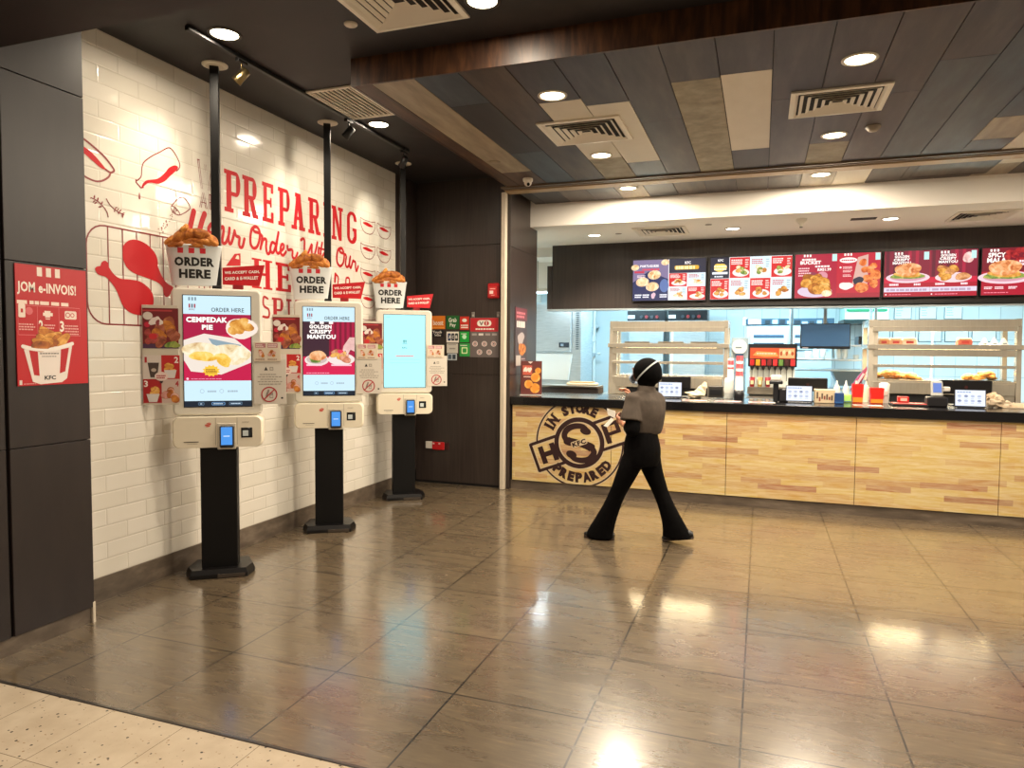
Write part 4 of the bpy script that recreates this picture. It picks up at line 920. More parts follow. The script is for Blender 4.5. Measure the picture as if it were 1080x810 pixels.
for i in range(5):
    for j in range(2): bowl(6.372+.327*j, 2.922-.255*i, 'painted sauce bowl, %s row at the far end of the tiles, %s one' % (RN[i], 'left' if j == 0 else 'right'))

# ================================================================ poster on the near dark wall
mb = MB(); mb.box(-3.6, -3.594, 2.524, 2.922, 1.388, 2.018, mat('#b01520', .3), .001)
po = tag(mb.build('wall_poster'), 'red poster with a chicken bucket and steps 2 and 3 on the dark wall', 'poster')
a = Art((-3.5936, 2.524, 1.388), (0, 1, 0), (0, 0, 1), (1, 0, 0), .0003); w, h = .398, .63
a.rect(0, 0, w, h, P_('#bd141f'))
for u in (.115, .165, .215): a.rect(u, h-.055, u+.028, h-.008, P_('#f0e2d6'), 2)
a.text('JOM e-INVOIS!', .008, h-.158, .335, h-.088, P_('#f6ebe0'), 2, .03)
a.greek(.006, h-.205, .345, h-.183, 1, P_('#f2dcd0'), 2, 2, .85)
a.line([(.01, h-.365), (.355, h-.365), (.355, h-.212), (.01, h-.212)], .003, P_('#d8757a'), 2, True)
for u in (.112, .232): a.line([(u, h-.36), (u, h-.215)], .002, P_('#d8757a'), 2)
a.text('2', .118, h-.345, .142, h-.285, P_('#f6ebe0'), 3, .03); a.text('3', .236, h-.345, .26, h-.285, P_('#f6ebe0'), 3, .03)
a.rr(.012, h-.275, .048, h-.205, .006, P_('#f0ded2'), 3); a.rect(.024, h-.25, .036, h-.23, P_('#bd141f'), 4); a.ell(.068, h-.24, .02, .02, P_('#d8656c'), 3)
a.poly([(.15, h-.235), (.185, h-.235), (.18, h-.28), (.156, h-.28)], P_('#f0ded2'), 3); a.rect(.142, h-.262, .196, h-.245, P_('#f0ded2'), 4); a.rect(.155, h-.275, .18, h-.27, P_('#bd141f'), 5)
a.rr(.265, h-.275, .335, h-.23, .008, P_('#f0ded2'), 3); a.line([(.283+.012*cos(q), h-.252+.012*sin(q)) for q in [2*pi*i/14 for i in range(14)]], .004, P_('#bd141f'), 4, True); a.line([(.31+.01*cos(q), h-.252+.01*sin(q)) for q in [2*pi*i/14 for i in range(14)]], .004, P_('#bd141f'), 4, True)
a.greek(.012, h-.34, .1, h-.3, 3, P_('#e6a8a4'), 3, 5); a.greek(.148, h-.33, .22, h-.3, 2, P_('#e6a8a4'), 3, 6); a.greek(.264, h-.36, .345, h-.3, 4, P_('#e6a8a4'), 3, 7)
a.poly([(.035, .19), (.305, .215), (.27, .032), (.24, .012), (.12, .005), (.078, .02)], P_('#e9dfd8'), 4)
a.line(catmull([(.03, .205), (.1, .19), (.2, .192), (.305, .222)], 5), .02, P_('#f4ece6'), 6)
a.poly([(.062, .185), (.108, .182), (.115, .05), (.085, .055)], P_('#b8141f'), 5); a.poly([(.238, .19), (.285, .2), (.26, .07), (.228, .06)], P_('#b8141f'), 5)
chick_pile(a, .17, .242, .23, .105, 11, 12, 0, 4.4, (GOLD, BROWN, GOLD)); a.line(catmull([(.03, .205), (.1, .188), (.2, .19), (.305, .222)], 5), .014, P_('#f4ece6'), 9)
a.greek(.12, .165, .225, .172, 1, P_('#5c5450'), 6, 3, .8); a.greek(.13, .15, .21, .156, 1, P_('#857d78'), 6, 4, .8)
a.text('KFC', .142, .028, .205, .05, P_('#201a18'), 6, .035)
a.rect(.008, .006, .022, .03, P_('#d8d0c8'), 3); a.greek(.03, .008, .1, .013, 1, P_('#e0a0a0'), 3, 8, .8)
a.build('poster_print', po, (0, 0, 0)).location = (-po.location[0], -po.location[1], -po.location[2])

# ================================================================ stickers and fittings on the dark back wall
def flat_sign(name, label, cat, x0, x1, z0, z1, bg, draw, group=None, Y=7.45, th=.003):
    mb = MB(); mb.box(x0, x1, Y-th, Y, z0, z1, bg, .0006); o = tag(mb.build(name), label, cat, group)
    a = Art((0, Y-th-.0003, 0), (1, 0, 0), (0, 0, 1), (0, -1, 0), .0003); draw(a)
    p = a.build('sign_print', o); p.location = (-o.location[0], -o.location[1], -o.location[2]); return o
G = 'payment stickers on the dark wall'
wh = P_('#eee8dc')
flat_sign('payment_sticker', 'orange payment sticker, first of the top row of stickers', 'sticker', -3.665, -3.487, 1.825, 1.98, P_('#dd7a1c'), lambda a: (a.text('boost', -3.64, 1.87, -3.51, 1.93, wh, 1, .02), a.line([(-3.65, 1.84), (-3.50, 1.84)], .006, P_('#f4b060'), 1)), G)
flat_sign('payment_sticker', 'dark green payment sticker in the top row', 'sticker', -3.469, -3.308, 1.825, 1.98, P_('#17642a'), lambda a: (a.text('Grab', -3.44, 1.905, -3.34, 1.955, wh, 1, .02), a.text('Pay', -3.425, 1.84, -3.35, 1.895, wh, 1, .02)), G)
flat_sign('payment_sticker', 'red payment sticker in the top row beside the large board', 'sticker', -3.297, -3.182, 1.815, 1.97, P_('#c8301f'), lambda a: (a.ell(-3.24, 1.925, .03, .02, wh, 1), a.greek(-3.285, 1.835, -3.195, 1.885, 2, wh, 1, 3, .6)), G)
flat_sign('payment_sticker', 'black and white payment sticker under the orange one', 'sticker', -3.66, -3.505, 1.735, 1.812, P_('#14161c'), lambda a: (a.text("Touch", -3.645, 1.776, -3.53, 1.805, wh, 1, .02), a.text("'nGo", -3.625, 1.742, -3.54, 1.77, wh, 1, .02)), G)
def jcb(a):
    for i, c in enumerate(('#2c3f66', '#3c3f46', '#2f3a34')): a.rr(-3.452+.046*i, 1.69, -3.412+.046*i, 1.775, .012, P_(c), 1); a.text('JCB'[i], -3.444+.046*i, 1.715, -3.42+.046*i, 1.75, wh, 2, .02)
flat_sign('payment_sticker', 'white sticker with three dark lettered bars', 'sticker', -3.468, -3.312, 1.668, 1.795, wh, jcb, G)
flat_sign('payment_sticker', 'bright green sticker with a pale round mark', 'sticker', -3.298, -3.182, 1.672, 1.795, P_('#12a03a'), lambda a: (a.ell(-3.24, 1.735, .028, .026, P_('#b8e6c0'), 1), a.greek(-3.28, 1.765, -3.2, 1.782, 1, wh, 1, 2)), G)
flat_sign('payment_sticker', 'plain white sticker under the one with three dark bars', 'sticker', -3.464, -3.322, 1.545, 1.656, P_('#cfc8bc'), lambda a: (a.greek(-3.43, 1.59, -3.355, 1.61, 1, P_('#8f8a80'), 1, 3, .8), a.rect(-3.445, 1.64, -3.345, 1.646, P_('#8f877c'), 1)), G)
flat_sign('payment_sticker', 'green sticker with a pale framed square at the bottom of the third column', 'sticker', -3.3, -3.17, 1.508, 1.66, P_('#2f9a46'), lambda a: (a.rr(-3.275, 1.54, -3.2, 1.615, .01, P_('#d8e8b0'), 1), a.rr(-3.262, 1.553, -3.213, 1.602, .006, P_('#2f9a46'), 2), a.greek(-3.29, 1.63, -3.19, 1.65, 1, wh, 1, 2)), G)
flat_sign('payment_sticker', 'smallest pale sticker, lowest of all the stickers', 'sticker', -3.455, -3.335, 1.462, 1.54, P_('#b8c0c4'), lambda a: (a.rect(-3.445, 1.475, -3.405, 1.528, P_('#4b5a66'), 1), a.rect(-3.39, 1.475, -3.35, 1.528, P_('#2f3c48'), 1)), G)
def board(a):
    a.rect(-3.165, 1.795, -2.82, 1.95, P_('#b8202a'), 1); a.rr(-3.08, 1.855, -2.905, 1.925, .034, wh, 2); a.poly([(-3.055, 1.912), (-3.04, 1.912), (-3.028, 1.885), (-3.016, 1.912), (-3.0, 1.912), (-3.022, 1.868), (-3.034, 1.868)], P_('#6d5a58'), 3); a.ell(-2.965, 1.89, .03, .028, P_('#b8202a'), 3); a.rect(-2.97, 1.87, -2.96, 1.912, wh, 4)
    a.greek(-3.1, 1.815, -2.87, 1.84, 1, wh, 2, 3, .7)
    for i in range(4): a.rect(-3.145+.083*i, 1.75, -3.085+.083*i, 1.775, P_('#a79c98' if i != 1 else '#e0d8d0'), 1)
    for i in range(5):
        u, v = ((-3.105, 1.655), (-2.99, 1.655), (-2.875, 1.655), (-3.05, 1.56), (-2.93, 1.56))[i]; a.ell(u, v, .034, .031, P_('#d9d0c8'), 1); a.line([(u+.02*cos(q), v+.02*sin(q)) for q in [2*pi*k/12 for k in range(12)]], .006, P_('#a03038'), 2, True); a.rect(u-.008, v-.01, u+.008, v+.012, P_('#6b5f5c'), 2)
flat_sign('notice_board', 'large grey notice board with red top and round pictograms', 'sign', -3.17, -2.815, 1.50, 1.955, P_('#6a605e'), board, None, th=.005)
for x, l in ((-3.13, 'left'), (-2.82, 'right')):
    mb = MB(); mb.box(x-.02, x+.02, 7.438, 7.449, 1.957, 2.02, mat('#7d7872', .25), .004); mb.box(x-.012, x+.012, 7.432, 7.438, 1.966, 1.99, mat('#a39c94', .25), .003)
    tag(mb.build('sign_clip'), 'small clear clip above the large notice board, %s one' % l, 'clip', 'clips over the notice board')
t = thing('fire_call_point', 'red fire alarm box high on the dark wall', 'alarm', (-2.87, 7.45, 2.17))
mb = MB(); mb.box(-.07, .07, -.05, 0, 0, .17, mat('#b3121a', .35), .012); mb.build('housing', t)
mb = MB(); mb.box(-.05, .045, -.056, -.05, .02, .13, mat('#c92a2a', .3), .004); mb.build('front_plate', t)
a = Art((0, -.0565, 0), (1, 0, 0), (0, 0, 1), (0, -1, 0), .0004); a.rect(-.04, .05, .005, .085, P_('#ead9d0')); a.rect(-.036, .1, .03, .112, P_('#e6a8a0')); a.rect(-.02, .03, .02, .038, P_('#e6a8a0')); a.build('plate_mark', t)
mb = MB(); mb.box(.05, .066, -.054, -.05, .03, .14, mat('#7d0d12', .4), .002); mb.build('hinge', t)
t = thing('wall_socket', 'red power socket with a white module low on the dark wall', 'socket', (-3.582, 7.45, .402))
mb = MB(); mb.box(-.15, -.065, -.016, 0, .01, .095, mat('#ddd6ca', .4), .004); mb.build('white_module', t)
mb = MB(); mb.box(-.062, .095, -.022, 0, .0, .092, mat('#c01018', .35), .006); rd = mb.build('red_plate', t)
for x in (-.04, .035):
    mb = MB(); mb.box(x-.012, x+.012, -.027, -.022, .064, .084, mat('#e0b8b0', .4), .002); mb.build('switch', rd)
mb = MB(); mb.box(.095, .155, -.014, 0, .004, .088, mat('#3d1416', .4), .004); mb.build('blank_plate', t)
# ================================================================ service counter
CT = thing('service_counter', 'long wood-fronted service counter with a round dark emblem', 'counter', (0, 7.9, 0))
def on_ct(mb, name):
    o = mb.build(name, None, (0, 7.9, 0)); o.parent = CT; o.location = (0, 0, 0); return o
jx = [-2.655, -1.512, -.314, .889, 2.085, 3.285, XR-.02]
for i in range(len(jx)-1):
    mb = MB(); mb.box(jx[i]+.0025, jx[i+1]-.0025, 7.48, 7.5, .105, .965, M_BUTCH, .001); on_ct(mb, 'front_panel')
mb = MB(); mb.box(-2.675, XR-.01, 7.5, 8.3, .1, .963, M_SEAM); on_ct(mb, 'carcass')
mb = MB(); mb.box(-2.675, XR-.01, 7.495, 8.25, 0, .1, M_BASE); on_ct(mb, 'plinth')
mb = MB(); mb.box(-2.677, XR-.01, 7.45, 8.36, .966, 1.06, mat('#0f0e10', .22, coat=.3), .006)
tag(mb.build('counter_worktop'), 'glossy black worktop along the wood-fronted counter', 'worktop')
# emblem
EC = (-1.87, .567)
a = Art((EC[0], 7.4795, EC[1]), (1, 0, 0), (0, 0, 1), (0, -1, 0), .0003)
MR = mat('#2a0f10', .5); CR = mat('#c8b493', .5)
TI = radians(21)
def rt(u, v): return (u*cos(TI)-v*sin(TI), u*sin(TI)+v*cos(TI))
def ringp(r0, r1, a0, a1, n=40):
    t = [a0+(a1-a0)*i/n for i in range(n+1)]
    return [(r1*cos(q), r1*sin(q)) for q in t]+[(r0*cos(q), r0*sin(q)) for q in t[::-1]]
full = lambda r, n=64: [(r*cos(2*pi*i/n), r*sin(2*pi*i/n)) for i in range(n)]
def ann(r0, r1, m, l, a0=0., a1=2*pi):
    n = 72; cl = a1-a0 > 6.28; v = [(r*cos(a0+(a1-a0)*i/n), r*sin(a0+(a1-a0)*i/n)) for r in (r0, r1) for i in range(n+1)]; k = n+1
    a.raw(v, [(i, i+1, k+i+1, k+i) for i in range(n)], m, l)
bw, bh, tt = .545, .155, .034
be = math.asin(bh/.5)+.02
for m_, g, l_ in ((CR, .014, 1), (MR, 0, 3)):                 # pale outline first, dark strokes over it
    ann(.234-g, .284+g, m_, l_)
    for c_ in (0, pi): ann(.478-g*.6, .496+g*.6, m_, l_+.2, TI+c_+be, TI+c_+pi-be)
    for sd in (-1, 1):
        for v_ in (-bh, bh): a.line([rt(sd*.235, v_), rt(sd*bw, v_)], tt+2*g, m_, l_+.4)
        a.line([rt(sd*bw, -bh), rt(sd*bw, bh)], tt+2*g, m_, l_+.6)
def slabpoly(ch, cu, cv, w, h, rot, m, l):
    for pl in slab(ch):
        o = []
        for p, q in pl:
            x, y = (p-.5)*w, (q-.5)*h; o.append((cu+x*cos(rot)-y*sin(rot), cv+x*sin(rot)+y*cos(rot)))
        a.poly(o, m, l)
c = rt(-.375, 0); 
for pl in ([(0, 0), (.3, 0), (.3, 1), (0, 1)], [(.7, 0), (1, 0), (1, 1), (.7, 1)], [(.25, .36), (.75, .36), (.75, .64), (.25, .64)]):
    a.poly([(c[0]+(p-.5)*.2*cos(TI)-(q-.5)*.2*sin(TI), c[1]+(p-.5)*.2*sin(TI)+(q-.5)*.2*cos(TI)) for p, q in pl], MR, 5)
c = rt(.395, .0)
for pl in ([(0, 0), (.29, 0), (.29, 1), (0, 1)], [(.02, .83), (1, .83), (1, 1), (.02, 1)], [(.76, .40), (1, .40), (1, .9), (.76, .9)], [(.25, .36), (1, .36), (1, .53), (.25, .53)]):
    a.poly([(c[0]+(p-.5)*.19*cos(TI)-(q-.5)*.22*sin(TI), c[1]+(p-.5)*.19*sin(TI)+(q-.5)*.22*cos(TI)) for p, q in pl], MR, 5.2)
# S with ball ends and a small script line across it
def sS(pts): return [rt(p*.98, q*.98) for p, q in pts]
TI_ = TI; TI = 0.
spine = catmull(sS([(.10, .145), (.045, .186), (-.045, .190), (-.13, .155), (-.172, .085), (-.135, .02), (-.03, .0), (.05, -.012), (.14, -.045), (.172, -.105), (.12, -.175), (.04, -.195), (-.045, -.185), (-.105, -.145)]), 6)
nsp = len(spine); a.line(spine, [.034+.034*abs(sin(2*pi*i/(nsp-1)))**.7+(.034 if .36 < i/(nsp-1) < .64 else 0) for i in range(nsp)], MR, 6)
a.ell(.072, .135, .062, .04, MR, 6.3, 24, rot=-.2); a.ell(-.085, -.132, .062, .042, MR, 6.3, 24, rot=-.3)
TI = TI_
rot = lambda u, v: (u*cos(TI)-v*sin(TI), u*sin(TI)+v*cos(TI))
a.poly([rot(*q_) for q_ in rrect(-.092, -.034, .092, .034, .015, 3)], CR, 7); a.text('KFC', -.082, -.027, .082, .027, MR, 8, .05, rot)
def arc_text(word, r, a0, a1, h, flip=False):
    n = len(word)
    for i, ch in enumerate(word):
        if ch == ' ': continue
        q = a0+(a1-a0)*(i+.5)/n
        v, f, asp = text_mesh(ch, .075); w = min(h*.82, h*asp*1.0) if ch != 'I' else h*.3
        ro = q-pi/2 if not flip else q+pi/2
        pts = []
        for x, y in v:
            X, Y = (x-.5)*w, (y-.5)*h; pts.append((r*cos(q)+X*cos(ro)-Y*sin(ro), r*sin(q)+X*sin(ro)+Y*cos(ro)))
        a.raw(pts, f, MR, 5)
        for sx in ((-.5, .5) if ch in 'NI' else ()):         # slab feet
            for yy in (-.5, .5):
                X0 = sx*w*.9 if ch != 'I' else 0; cc = [(X0-.022, yy*h-.008), (X0+.022, yy*h-.008), (X0+.022, yy*h+.008), (X0-.022, yy*h+.008)]
                a.poly([(r*cos(q)+X*cos(ro)-Y*sin(ro), r*sin(q)+X*sin(ro)+Y*cos(ro)) for X, Y in cc], MR, 5.1)
arc_text('IN STORE', .384, radians(160), radians(58), .112)
arc_text('PREPARED', .384, radians(224), radians(330), .112, True)
for i_, v_ in enumerate(a.mb.v): v_.z = min(.9645, max(.108, v_.z))
o = a.build('emblem', None, (0, 7.9, 0)); o.parent = CT; o.location = (0, 0, 0)

# ================================================================ menu boards
def menu_frame(x0, x1, z0, z1, label):
    t = thing('menu_board', label, 'menu screen', ((x0+x1)/2, 9.7, z0), 0, 'menu boards above the counter'); w = (x1-x0)/2
    mb = MB(); mb.box(-w, w, -.07, -.02, 0, z1-z0, mat('#0d0c0e', .3), .003); mb.build('frame', t)
    mb = MB(); mb.box(-.15, .15, -.02, 0, .1, z1-z0-.1, M_BLACK); mb.build('wall_bracket', t)
    return t, w, z1-z0
EM = 1.3
def ev(h, s=1.): return mat(h, .4, emit=EM*s)
def burger(a, u, v, w, l=4):
    a.ell(u, v-.02, w*.62, w*.17, ev('#e6c3cc'), l, 24); a.ell(u, v-.015, w*.5, w*.12, ev('#c98f9e'), l+.3, 24)
    a.blob(u, v+.01*w, w*.42, w*.12, fried('lt', GREEN, EM), l+.6, 3, .15); a.blob(u, v+.06*w, w*.4, w*.1, fried('fi', GOLD, EM), l+.9, 5, .1)
    a.blob(u, v+.21*w, w*.38, w*.2, fried('bn', ('#b5562c', '#d98a50', '#efb684', '#f7d5b0'), EM), l+1.2, 2, .04, 22)
def art_for(t, w, h): return Art((-w+.012, -.0705, .012), (1, 0, 0), (0, 0, 1), (0, -1, 0), .0005), 2*w-.024, h-.024
ZM0, ZM1 = 2.26, 2.832
def cell(a, u0, v0, u1, v1, bg, seed, fd=(GOLD, BROWN)):
    W, H = u1-u0, v1-v0; a.rect(u0, v0, u1, v1, ev(bg), 2); r = random.Random(seed)
    a.ell(u0+W*.55, v0+H*.26, W*.42, H*.2, ev('#e9e2dc'), 3, 20); chick_pile(a, u0+W*.56, v0+H*.36, W*.62, H*.4, 5, seed, EM, 4, fd)
    dk = bg in ('#cf2026',)
    a.greek(u0+W*.07, v0+H*.66, u0+W*.62, v0+H*.93, 3, ev('#fbe6e0' if dk else '#c4555a'), 3, seed, .62); a.greek(u0+W*.76, v0+H*.5, u0+W*.94, v0+H*.95, 4, ev('#f0dcd4' if dk else '#9ab0b8'), 3, seed+9, .5)
def halfframe(a, W, H, k): return (W/2*k+.003 if k else 0, W/2*(k+1)-(.003 if not k else 0))
# first
t, w, h = menu_frame(-1.69, -.705, ZM0, ZM1, 'leftmost menu screen with three pale pies on a dark blue half'); a, W, H = art_for(t, w, h)
a.rect(0, 0, W, H, ev('#e7e3e6'), .5); a.rect(0, 0, W*.495, H, ev('#232a58'), 1)
a.poly([(0, H*.45), (W*.22, H*.72), (W*.495, H*.52), (W*.495, H), (0, H)], ev('#7d6f93'), 1.5); a.ell(W*.44, H*.36, .06, .09, ev('#5b72a8'), 1.8)
for i, (p, q) in enumerate(((.30, .63), (.135, .46), (.275, .34), (.45, .93), (.03, .82))):
    a.ell(W*p, H*q, .088 if i < 3 else .055, .062 if i < 3 else .04, fried('crust', ('#c79a6a', '#e0bd90', '#efd7b2', '#f8ead2'), EM), 3+.3*i, 22, rot=.1); a.ell(W*p, H*q+.004, .066 if i < 3 else .04, .043 if i < 3 else .028, fried('fill', ('#c9843c', '#e6c08a', '#f3e0b4', '#f9efd6'), EM), 3.15+.3*i, 20, rot=.1)
a.text('PORTUGUESE', W*.1, H*.82, W*.36, H*.88, ev('#f7f2f4'), 5, .04); a.greek(W*.13, H*.74, W*.37, H*.79, 1, ev('#d8485c'), 5, 4, .9)
a.greek(W*.06, H*.57, W*.17, H*.64, 2, ev('#f0d8de'), 5, 4, .6); a.rect(W*.02, H*.68, W*.16, H*.73, ev('#c43a50'), 4.5)
for p in (.03, .14, .38): a.greek(W*p, H*.07, W*(p+.1), H*.17, 2, ev('#eef0f8'), 5, int(p*90), .65)
a.blob(W*.29, H*.12, .03, .04, ev('#d8b8c4'), 5, 2)
a.rect(W*.505, H*.66, W, H, ev('#20223a'), 1); a.text('KFC', W*.72, H*.87, W*.80, H*.94, ev('#f2f0f2'), 3, .04); a.rr(W*.58, H*.74, W*.91, H*.84, .02, ev('#d9a52c'), 3); a.greek(W*.595, H*.75, W*.895, H*.83, 1, ev('#fbecb0'), 4, 9, .95)
for i, (p, q, b) in enumerate(((.505, .33, '#cf2026'), (.755, .33, '#d6e8f0'), (.505, .0, '#dcebf0'), (.755, .0, '#cf2026'))): cell(a, W*p+.002, H*q+.002, W*(p+.245), H*(q+.325), b, i+3, (PALE, GOLD))
a.build('screen_picture', t)
# second
t, w, h = menu_frame(-.665, .358, ZM0, ZM1, 'second menu screen from the left, a grid of eight dish tiles'); a, W, H = art_for(t, w, h)
a.rect(0, 0, W, H, ev('#e7ecee'), .5)
a.rect(0, H*.5, W*.235, H, ev('#1c1e34'), 1); a.text('KFC', W*.09, H*.9, W*.16, H*.96, ev('#f2f0f2'), 3, .04); a.blob(W*.12, H*.76, .075, .06, ev('#f0c44c'), 3, 4, .1); a.greek(W*.045, H*.7, W*.2, H*.83, 2, ev('#fdf3c8'), 4, 3, .7); a.rect(W*.02, H*.6, W*.215, H*.655, ev('#e8eef4'), 3); a.greek(W*.05, H*.53, W*.19, H*.57, 1, ev('#e8eef4'), 3, 6, .8)
for i, (p, q, b) in enumerate(((.24, .5, '#cf2026'), (.495, .5, '#d6e8f0'), (.75, .5, '#cf2026'), (0, 0, '#cf2026'), (.24, 0, '#d6e8f0'), (.495, 0, '#cf2026'), (.75, 0, '#d6e8f0'))): cell(a, W*p+.002, H*q+.002, W*(p+(.25 if p else .235)), H*(q+.49), b, i+13, (GOLD, GOLD, BROWN) if i > 2 else (PALE, GREEN, GOLD))
a.build('screen_picture', t)
def bars(a, u, v, m=None):
    for i in range(3): a.rect(u+.034*i, v, u+.034*i+.02, v+.03, m or ev('#fbeee8'), 4)
# third
t, w, h = menu_frame(.372, 1.365, ZM0, ZM1, 'third menu screen, red, with a heap of chicken and BUCKET lettering'); a, W, H = art_for(t, w, h)
a.rect(0, 0, W, H, ev('#b3142e'), .5); a.rect(0, 0, W*.495, H, ev('#a81236'), 1); a.rect(W*.505, 0, W, H, ev('#b81a34'), 1)
bars(a, W*.1, H*.94); a.greek(W*.08, H*.86, W*.28, H*.91, 1, ev('#fbeee8'), 4, 2, .8); a.text('BUCKET', W*.06, H*.77, W*.31, H*.85, ev('#fbf0ea'), 4, .05)
a.greek(W*.04, H*.5, W*.19, H*.72, 4, ev('#eec4c8'), 4, 3, .5); a.greek(W*.24, H*.7, W*.44, H*.74, 1, ev('#fbeee8'), 4, 5, .9); a.text('RM51.99', W*.27, H*.61, W*.43, H*.68, ev('#fbeee8'), 4, .04)
a.ell(W*.24, H*.15, .2, .075, ev('#d0bcd0'), 3, 26); a.ell(W*.2, H*.45, .09, .08, ev('#8a2f4a'), 3.2); chick_pile(a, W*.27, H*.3, .36, .24, 13, 21, EM, 4)
a.ell(W*.33, H*.5, .06, .055, ev('#cf8a98'), 3.6); a.ell(W*.385, H*.1, .06, .04, fried('sd', PALE, EM), 9)
bars(a, W*.58, H*.94); a.ell(W*.63, H*.84, .1, .035, ev('#f3e6e0'), 4); a.greek(W*.55, H*.825, W*.71, H*.855, 1, ev('#b3142e'), 5, 3, .9)
a.ell(W*.54, H*.68, .012, .012, ev('#fbeee8'), 4)
for q in (.65, .57, .47): a.greek(W*.57, H*q, W*.69, H*(q+.06), 2, ev('#f3d0cc'), 4, int(q*99), .55)
a.poly([(W*.74, H*.9), (W*.86, H*.96), (W*.86, H*.3), (W*.68, H*.3)], ev('#d0a498'), 2)
for i, (p, q, rr_) in enumerate(((.8, .78, .045), (.88, .62, .05), (.82, .62, .04), (.92, .7, .04), (.86, .42, .055), (.95, .5, .06), (.93, .3, .05))): a.blob(W*p, H*q, rr_, rr_*.95, fried('tm', ('#a83a1c', '#d2662e', '#e89050', '#f3b884'), EM), 3+.2*i, i, .08)
a.blob(W*.75, H*.37, .06, .05, ev('#2b2a3c'), 5, 2, .1); a.blob(W*.61, H*.26, .075, .05, ev('#eadfd8'), 5, 4, .1); a.blob(W*.79, H*.22, .075, .065, fried('tm', ('#a83a1c', '#d2662e', '#e89050', '#f3b884'), EM), 6, 7, .05); a.rect(W*.505, 0, W, H*.1, ev('#a01530'), 4)
for p in (.44, .94): a.rect(W*p, H*.83, W*p+.055, H*.99, ev('#b9ddd9'), 5)
a.build('screen_picture', t)
# fourth
t, w, h = menu_frame(1.385, 2.388, ZM0, ZM1, 'fourth menu screen, two filled buns on plates over red stripes'); a, W, H = art_for(t, w, h)
a.rect(0, 0, W, H, ev('#a8102c'), .5)
for k in (0, 1):
    o = W*.5*k; a.rect(o+.002, H*.3, o+W*.5-.002, H, ev('#7d1030'), 1)
    for i in range(5): a.rect(o+W*(.08*i+.02), H*.3, o+W*(.08*i+.055), H, ev('#a5163a' if i > 2 else '#5c0d28'), 1.3)
    a.rect(o+.002, H*.3, o+W*.5, H*.42, ev('#c4163a'), 1.6); bars(a, o+W*.11, H*.92)
    for i, (tx, q) in enumerate((('GOLDEN', .85), ('CRISPY', .78), ('MANTOU', .71))): a.text(tx, o+W*(.11-.01*i), H*q, o+W*(.27+.01*i), H*(q+.06), ev('#fdf2ec'), 4, .045)
    if k == 0: burger(a, o+W*.26, H*.45, .38)
    else:
        a.ell(o+W*.25, H*.4, .19, .06, ev('#e6c9cc'), 3, 26); chick_pile(a, o+W*.24, H*.5, .3, .17, 8, 31, EM, 4, (('#8f4a24', '#c07a44', '#dca06c', '#efc79c'), GOLD)); a.blob(o+W*.4, H*.82, .05, .07, fried('hd', ('#c08a86', '#e3b5ae', '#f1d0c8', '#f9e6de'), EM), 4, 3, .1)
    a.rect(o+.002, H*.1, o+W*.5, H*.2, ev('#d5ccdc'), 3); a.greek(o+W*.03, H*.12, o+W*.47, H*.18, 1, ev('#b49cb4'), 4, 7+k, .8)
    for p in (.06, .33): a.greek(o+W*p, H*.24, o+W*(p+.1), H*.29, 1, ev('#f6dce0'), 5, int(p*70), .9)
    a.greek(o+W*.06, H*.035, o+W*.3, H*.055, 1, ev('#e88aa0'), 4, 3, .8); a.ell(o+W*.025, H*.045, .009, .009, ev('#f6dce0'), 4); a.rect(o+W*.43, H*.8, o+W*.485, H*.97, ev('#b9ddd9'), 5)
a.build('screen_picture', t)
# fifth, cut by the frame
t, w, h = menu_frame(2.408, 3.4, ZM0, ZM1, 'rightmost menu screen cut off by the edge, one large burger on a plate'); a, W, H = art_for(t, w, h)
a.rect(0, 0, W, H, ev('#a8102c'), .5); a.rect(0, H*.5, W, H, ev('#741225'), 1); bars(a, W*.08, H*.92); a.text('SPICY', W*.06, H*.80, W*.24, H*.90, ev('#fdf2ec'), 4, .05); a.text('MALA', W*.05, H*.69, W*.25, H*.79, ev('#fdf2ec'), 4, .05)
for i in range(14): a.blob(W*(.26+.018*i), H*(.8+.14*sin(i*2.3)), .035, .03, fried('ch', ('#5c0a14', '#8f1420', '#b02a2c', '#c8504a'), EM), 2+.1*i, i)
burger(a, W*.24, H*.41, .44); a.greek(W*.38, H*.62, W*.5, H*.75, 2, ev('#f6dce0'), 4, 3, .7); 
for p in (.03, .14, .28): a.greek(W*p, H*.13, W*(p+.09), H*.19, 2, ev('#f6dce0'), 4, int(p*99), .7)
a.greek(W*.03, H*.045, W*.28, H*.065, 1, ev('#e88aa0'), 4, 3, .8)
a.build('screen_picture', t)
mb = MB(); mb.box(-1.6, 3.3, 9.62, 9.7, ZM0-.075, ZM0-.05, M_BLACK)
tag(mb.build('screen_rail'), 'thin black rail under the row of menu screens', 'rail')
# ================================================================ kitchen behind the counter
CW = mat('#d7dcdc', .4); CG = mat('#9aa3a8', .45); DK = mat('#15161a', .35)
def one(name, label, cat, boxes, group=None):
    mb = MB()
    for b in boxes: mb.box(*b)
    return tag(mb.build(name), label, cat, group)
